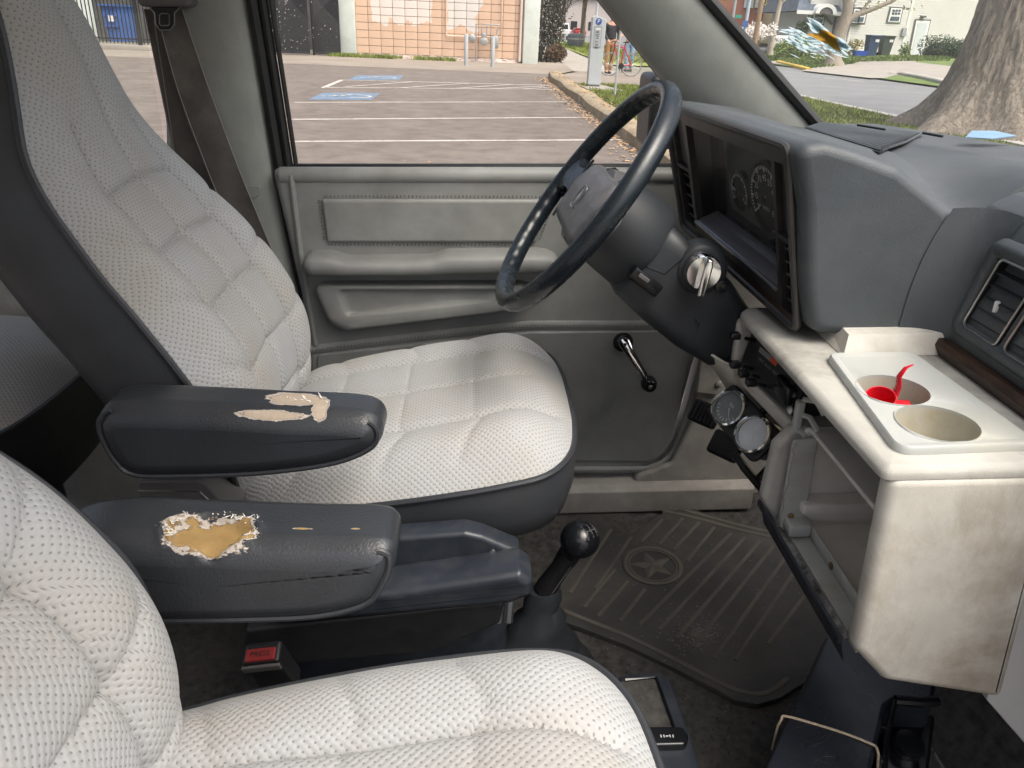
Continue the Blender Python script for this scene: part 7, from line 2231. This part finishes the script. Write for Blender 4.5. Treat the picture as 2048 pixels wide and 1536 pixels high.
for u in (1692, 1812): 
    p = HS(u, 60); mb.box((p.x, p.y, 3.4), (.14, .12, 7))
mb.build('corner_board', WTR, hs, smooth=False)
mb = MB(); p = pa; mb.rings([[Vector((pa.x - .5, pa.y - .6, 7)), Vector((pb.x + .5, pb.y - .6, 7)), Vector((pb.x + .5, pb.y + 9, 7)), Vector((pa.x - .5, pa.y + 9, 7))], [Vector((pa.x + 1, pa.y + 4, 9.5)), Vector((pb.x - 1, pb.y + 4, 9.5)), Vector((pb.x - 1, pb.y + 4.2, 9.5)), Vector((pa.x + 1, pa.y + 4.2, 9.5))]]); mb.build('roof', SLATE, hs, smooth=False)
def hquad(mb, uv, off, th=.05):
    P = [HS(u, v, off) for u, v in uv]; mb.rings([P, [p - hn * th for p in P]])
mb = MB(); hquad(mb, ((1829, 38), (1861, 39), (1843, 113), (1814, 112)), .06); dr = mb.build('door_surround', TRIM, hs, smooth=False)
mb = MB(); hquad(mb, ((1831, 41), (1858, 42), (1842, 113), (1817, 112)), .09); mb.build('door_frame', WTR, hs, smooth=False)
mb = MB(); hquad(mb, ((1834, 45), (1853, 46), (1838, 110), (1820, 109)), .11); dd_ = mb.build('door', M('pale_door', (.58, .62, .62), .5, .04, 4), hs, smooth=False)
mb = MB(); q = HS(1842, 80, .13); mb.ball(q, .04, 8); mb.build('door_knob', GALV, dd_)
mb = MB(); q = HS(1828, 113.5, .25); mb.rbox((q.x, q.y, q.z - .05), (1.3, .6, .16), .02); mb.build('step', CONC, hs)
mb = MB(); q = HS(1844, 33, .12); mb.rbox(q, (.3, .2, .1), .02); mb.build('door_lamp', TRIM, hs)
mb = MB(); hquad(mb, ((1779, 13), (1806, 15), (1799, 47), (1771, 46)), .06); wn1_ = mb.build('window', TRIM, hs, smooth=False)
mb = MB(); hquad(mb, ((1781, 16), (1803, 17), (1797, 45), (1774, 44)), .09); mb.build('sash', WTR, wn1_, smooth=False)
for i in range(3):
    for j in range(2):
        u, v = 1785.5 + 6.0 * i - 1.2 * j, 19.0 + 6 * j
        mb = MB(); hquad(mb, ((u - 2.2, v), (u + 2.2, v + .2), (u + 1.4, v + 4.6), (u - 3, v + 4.4)), .11, .03); mb.build('pane', PANE, wn1_, smooth=False)
mb = MB(); hquad(mb, ((1780, 33), (1797, 33.5), (1795, 42), (1777, 41.5)), .11, .03); mb.build('pane', PANE, wn1_, smooth=False)
mb = MB(); hquad(mb, ((1804, 56), (1811, 56), (1809, 72), (1800, 72)), .15, .12); mb.build('meter_box', GALV, hs, smooth=False)
# lower wing, nearer the corner
wg = thing('porch_wing', WT(1650, 104), 'low white wing with slate roof, arched gable and dark braces left of the bins', 'house')
WYY = 48.5
def PW(u, v, y=WYY): return W(u, v, Y=y)
a, b_ = PW(1604, 100), PW(1696, 100)
mb = MB(); mb.box(((a.x + b_.x) / 2, WYY + 3, z0 + 1.55), (b_.x - a.x, 6, 3.1)); mb.build('wall', HW_, wg, smooth=False)
e0, e1 = PW(1604, 21, WYY - .6), PW(1700, 12, WYY - .6)
ez = PW(1650, 24, WYY - .6).z
mb = MB(); mb.rings([[Vector((e0.x - .3, WYY - .6, ez)), Vector((e1.x + .1, WYY - .6, ez)), Vector((e1.x + .1, WYY + 7, ez)), Vector((e0.x - .3, WYY + 7, ez))], [Vector((e0.x + 1.2, WYY + 3, ez + 2.4)), Vector((e1.x + .1, WYY + 3, ez + 2.4)), Vector((e1.x + .1, WYY + 3.3, ez + 2.4)), Vector((e0.x + 1.2, WYY + 3.3, ez + 2.4))]]); mb.build('roof', SLATE, wg, smooth=False)
mb = MB(); mb.box(((e0.x + e1.x) / 2 - .1, WYY - .62, ez - .06), (e1.x - e0.x + .4, .08, .2)); mb.build('eave_board', WTR, wg, smooth=False)
gc = PW(1655, 14, WYY - 1.0)
mb = MB(); mb.rings([[Vector((gc.x + math.cos(t) * r_, WYY - 1.0, gc.z - .35 + math.sin(t) * r_ * .85)) for r_ in (.62, .40)] for t in [math.pi * k / 12 for k in range(13)]], False, False, False); mb.rings([[Vector((gc.x + math.cos(t) * .62, WYY - 1.0 + d, gc.z - .35 + math.sin(t) * .53)) for t in [math.pi * k / 12 for k in range(13)]] for d in (0, 1.5)], False, False, False); mb.build('arched_gable', WTR, wg, smooth=False)
mb = MB(); mb.poly([Vector((gc.x + math.cos(t) * .41, WYY - .95, gc.z - .35 + math.sin(t) * .34)) for t in [math.pi * k / 12 for k in range(13)]]); mb.build('gable_louvre', TRIM, wg, smooth=False)
mb = MB(); p, q = PW(1645, 26, WYY - .7), PW(1664, 48, WYY - .1); mb.tube([p, q], .06, 6); mb.build('brace', TRIM, wg)
mb = MB(); mb.box((PW(1667, 60).x, WYY - .06, (PW(1667, 34).z + z0) / 2), (.16, .1, PW(1667, 34).z - z0)); mb.build('door_post', TRIM, wg, smooth=False)
for (u0, v0, u1, v1) in ((1628, 24, 1635, 50), (1638, 24, 1645, 48), (1709 - 30, 28, 1684, 50), (1708, 18, 1716, 46), (1719, 18, 1727, 46)):
    y = WYY - .04 if u0 < 1690 else HY - .12
    p, q = W(u0, v0, Y=y), W(u1, v1, Y=y)
    mb = MB(); mb.box(((p.x + q.x) / 2, y, (p.z + q.z) / 2), (abs(q.x - p.x) + .16, .08, abs(p.z - q.z) + .16)); w_ = mb.build('window', TRIM, wg if u0 < 1690 else hs, smooth=False)
    mb = MB(); mb.box(((p.x + q.x) / 2, y - .05, (p.z + q.z) / 2), (abs(q.x - p.x), .05, abs(p.z - q.z))); mb.build('sash', WTR, w_, smooth=False)
    for j in (.27, .75):
        mb = MB(); mb.box(((p.x + q.x) / 2, y - .085, p.z + (q.z - p.z) * j), (abs(q.x - p.x) * .6, .03, abs(p.z - q.z) * .34)); mb.build('pane', PANE, w_, smooth=False)
# wheeled bins
def wbin(p, label, c, h):
    t = thing('wheeled_bin', p, label, 'bin', 'wheeled bins by the house')
    w = .30
    mb = MB(); mb.rings([[p + Vector((sx * w * .75, sy_ * w * .75, .05)) for sx, sy_ in ((-1, -1), (1, -1), (1, 1), (-1, 1))], [p + Vector((sx * w, sy_ * w, h * .92)) for sx, sy_ in ((-1, -1), (1, -1), (1, 1), (-1, 1))]]); mb.build('bin_body', c, t, smooth=False)
    mb = MB(); mb.rbox(p + Vector((0, -.03, h * .95)), (w * 2.2, w * 2.3, .07), .03); mb.build('lid', c, t)
    mb = MB(); mb.box(p + Vector((.12, -w * .95 - .02, h * .74)), (.2, .02, .13)); mb.build('lid_sticker', WHITEP, t, smooth=False)
    for s in (-1, 1):
        mb = MB(); mb.lathe([(.11, -.03), (.11, .03)], p + Vector((s * .24, .24, .11)), (1, 0, 0), 16); mb.build('wheel', TYR, t)
def GB(u, v, y): p = W(u, v, Y=y); return Vector((p.x, y, p.z))
wbin(GB(1738, 114, 44.5), 'blue wheeled bin with white sticker, left of the green one', M('bin_blue', (.035, .065, .13), .5, .15, 3), 1.12)
wbin(GB(1766, 113, 44.8), 'dark green wheeled bin right of the blue one', M('bin_green', (.055, .075, .055), .5, .15, 3), 1.08)
q = GB(1718, 114, 44.2); mb = MB(); mb.rings([[q + Vector((a * .28, b * .2, 0)) for a, b in ((-1, -1), (1, -1), (1, 1), (-1, 1))], [q + Vector((a * .34, b * .26, .32)) for a, b in ((-1, -1), (1, -1), (1, 1), (-1, 1))]], True, False)
o = mb.build('recycling_crate', M('crate_blue', (.03, .09, .5), .4, .05, 4), smooth=False); tag(o, 'small bright blue recycling crate beside the blue bin', 'crate')
# hedge by the door
hg = thing('clipped_hedge', GB(1868, 122, 42), 'dense dark green clipped hedge beside the pale side door', 'hedge')
c = GB(1874, 98, 42.5)
mb = MB(); rnd = random.Random(52)
for k in range(9): leafcloud(mb, c + Vector((rnd.uniform(-.7, 1.2), rnd.uniform(-.4, .6), rnd.uniform(-.5, .3))), .62, 700, .05, rnd, (1, 1, .85))
mb.build('foliage', M('hedge_leaf', (.045, .085, .035), .7, .5, 5), hg, smooth=False)
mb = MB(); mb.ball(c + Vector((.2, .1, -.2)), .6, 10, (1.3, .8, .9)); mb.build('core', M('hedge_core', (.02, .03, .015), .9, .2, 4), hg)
# small tree on the far verge
tb_ = WT(1664, 131, .05)
st_ = thing('verge_tree', tb_, 'grey forked tree on the far verge in front of the white house', 'tree', 'street trees')
y = tb_.y
def TP(u, v): return W(u, v, Y=y)
mb = MB(); mb.tube([TP(1666, 133), TP(1667, 120), TP(1670, 100), TP(1680, 70), TP(1688, 45), TP(1695, 22), TP(1698, -20), TP(1702, -90)], [.55, .36, .30, .27, .25, .22, .18, .12], 14); mb.build('trunk', GREYBARK, st_)
mb = MB()
for pth, r0 in ((((1692, 48), (1712, 30), (1745, 18), (1785, 2), (1830, -30), (1880, -60)), .15), (((1697, 20), (1690, 0), (1680, -40), (1660, -80)), .14), (((1720, 27), (1740, 0), (1752, -30)), .08), (((1696, 10), (1710, -20), (1740, -70)), .10)):
    mb.tube([TP(*q) for q in pth], [r0 * (1 - .7 * k / (len(pth) - 1)) for k in range(len(pth))], 9)
mb.build('limb', GREYBARK, st_)
mb = MB(); rnd = random.Random(8)
for q in ((1880, -60), (1660, -80), (1752, -30), (1740, -70), (1702, -90), (1830, -30)): leafcloud(mb, TP(*q), 1.2, 120, .10, rnd)
mb.build('crown', GLEAF, st_, smooth=False)
# brick building, cream garage, poles, sign, blossom shrubs at the crossing
BRICK = M('red_brick_wall', (.36, .14, .10), .9, .15, 1.2, (.42, .20, .15), 2, .5)
br = thing('brick_building', GB(1480, 96, 66), 'red brick building across the street behind the street signs', 'building')
x0, x1 = W(1396, 80, Y=66).x, W(1560, 80, Y=66).x; zg = W(1500, 92, Y=66).z
mb = MB(); mb.box(((x0 + x1) / 2, 71, zg + 5), (x1 - x0, 10, 10)); mb.build('wall', BRICK, br, smooth=False)
mb = MB(); mb.box(((x0 + x1) / 2, 65.92, zg + .7), (x1 - x0, .16, 1.4)); mb.build('tan_plinth', M('tan_plinth', (.55, .43, .25), .9, .1, 1), br, smooth=False)
for u in (1498, 1520): 
    p = W(u, 3, Y=65.9); mb = MB(); mb.box((p.x, 65.9, p.z), (.75, .1, .9)); mb.build('window', M('pale_glass', (.55, .60, .64), .2, .1, 2) if 'pale_glass' not in MATS else MATS['pale_glass'], br, smooth=False)
gg = thing('cream_garage', GB(1590, 90, 62), 'cream building with a dark garage opening beside the brick one', 'building')
x0, x1 = W(1558, 60, Y=62).x, W(1612, 60, Y=62).x; zg2 = W(1590, 90, Y=62).z
mb = MB(); mb.box(((x0 + x1) / 2, 66, zg2 + 4.5), (x1 - x0, 8, 9)); mb.build('wall', M('cream_wall', (.62, .56, .36), .9, .05, 1), gg, smooth=False)
p, q = W(1560, 47, Y=61.9), W(1605, 78, Y=61.9); mb = MB(); mb.box(((p.x + q.x) / 2, 61.95, (p.z + q.z) / 2), (q.x - p.x, .2, p.z - q.z)); mb.build('garage_door', TRIM, gg, smooth=False)
p = W(1587, 25, Y=61.9); mb = MB(); mb.lathe([(.16, 0), (.16, .15), (.08, .2)], p, (0, -1, 0), 14); mb.build('wall_lamp', GALV, gg)
p, q = W(1613, 20, Y=61), W(1604, 70, Y=61); mb = MB(); mb.box(((p.x + q.x) / 2, 61, (p.z + zg2) / 2 + .5), (.35, .3, p.z - zg2 + 1)); o = mb.build('brick_pier', BRICK, smooth=False); tag(o, 'narrow red brick pier between garage and white wing', 'pier')
def pole(u, vb, ytop, r, m, label, d, name='pole'):
    p = GB(u, vb, d); mb = MB(); mb.tube([p, Vector((p.x + .02, d, ytop))], r, 9); o = mb.build(name, m, None, p); tag(o, label, 'pole'); return p
POLEB = M('pale_blue_pole', (.42, .50, .56), .5, .05, 4); WPOLE = M('wood_pole', (.30, .20, .12), .9, .2, 4, aniso=(4, 4, .5))
sp = pole(1484, 96, 8, .09, POLEB, 'pale blue steel signal pole with a green street name blade', 44)
pole(1506, 106, 9, .13, WPOLE, 'brown wooden utility pole right of the blue signal pole', 42)
pole(1461, 66, 8, .09, GALV2, 'thin grey pole left of the blue signal pole', 50)
p = W(1477, 33, Y=43.9); mb = MB(); mb.box(p, (.34, .03, .16)); o = mb.build('street_name_sign', M('sign_green', (.03, .30, .20), .4, .05, 4), smooth=False); tag(o, 'small green street name blade on the blue pole', 'sign')
p = W(1490, 48, Y=43.85); mb = MB(); mb.box(p, (.28, .03, .32)); o = mb.build('parking_sign', M('sign_navy', (.05, .12, .33), .4, .05, 4), smooth=False); tag(o, 'small blue sign low on the signal pole', 'sign')
p = W(1438, 37, Y=49.8); mb = MB(); mb.box(p, (.30, .03, .42)); o = mb.build('white_sign', WTR, smooth=False); tag(o, 'small white sign at the edge of the windscreen pillar', 'sign')
sa = thing('salon_sign', GB(1558, 100, 47), 'white yard sign lettered SALON on two posts', 'sign')
a, b_ = W(1543, 70, Y=47), W(1573, 93, Y=47)
mb = MB(); mb.rbox(((a.x + b_.x) / 2, 47, (a.z + b_.z) / 2), (b_.x - a.x, .06, a.z - b_.z), .01); bd = mb.build('sign_board', WTR, sa)
mb = MB(); text_mb(mb, 'SALON', .34, lambda x, y: Vector(((a.x + b_.x) / 2 + x * .78, 46.955, a.z - .23 + y * .8))); mb.build('lettering', BLACK, bd, smooth=False)
for s in (.08, .92):
    mb = MB(); x = a.x + (b_.x - a.x) * s; mb.box((x, 47.06, b_.z - .05), (.08, .06, .9)); mb.build('post', WTR, sa, smooth=False)
def bush(name, label, u, v, d, r, n, ls, m, seed, sq=(1, 1, .8), dz=0):
    c = GB(u, v, d); rnd = random.Random(seed)
    t = thing(name, Vector((c.x, d, c.z - r * .7)), label, 'bush')
    mb = MB()
    for k in range(6): leafcloud(mb, c + Vector((rnd.gauss(0, r * .4), rnd.gauss(0, r * .4), rnd.gauss(0, r * .25))), r * .62, n // 6, ls, rnd, sq)
    mb.build('foliage', m, t, smooth=False)
    mb = MB(); mb.tube([Vector((c.x, d, c.z - r)), c], .04, 6); mb.build('stem', BARK, t)
WBL = M('white_blossom', (.80, .74, .70), .9, .05, 5)
bush('blossom_shrub', 'white blossoming shrub left of the wooden pole', 1488, 68, 45, .75, 500, .09, WBL, 1)
bush('blossom_shrub', 'white blossoming shrub right of the wooden pole', 1519, 62, 45, .75, 500, .09, WBL, 2)
bush('green_bush', 'green bush below the salon sign', 1570, 102, 44, .65, 1100, .08, GLEAF, 3)
bush('green_bush', 'green bush under the scraped sticker', 1612, 98, 45, .9, 1500, .09, GLEAF, 4)
bush('green_bush', 'dark green bush beside the porch wing', 1607, 56, 48, .55, 900, .08, M('bush_leaf', (.06, .10, .04), .8, .4, 5), 5)
bush('green_bush', 'thin climbing bush left of the pale side door', 1810, 103, 46.2, .32, 500, .06, GLEAF, 6, (1, .5, 2.2))
bush('dry_bush', 'yellowed low bush left of the blue crate', 1700, 96, 46, .6, 500, .08, M('dry_bush_leaf', (.38, .33, .17), .9, .3, 5), 7)
q = GB(1540, 108, 45.5); tree('pale_tree', 'pale bare young tree behind the salon sign', (q.x, 45.5, q.z), 6.5, .13, M('pale_bark', (.46, .40, .32), .9, .2, 4), BLEAF, 160, .06, 12, .8, 3, (.1, 0))
q = GB(1470, 90, 55); tree('leafing_tree', 'yellow-green tree over the blue signal pole', (q.x + .5, 55, q.z), 8, .14, BARK, YLEAF, 2400, .10, 14, 1.2)
q = GB(1625, 80, 58); tree('leafing_tree', 'yellow tree above the porch wing roof', (q.x, 58, q.z), 7.5, .14, BARK, YLEAF, 2600, .12, 15, 1.2)
# ------------------------------------------------------------------ stand the van on its slope
for o in VANTOPS:
    o.matrix_world = VAN @ Matrix.Translation(o.location)
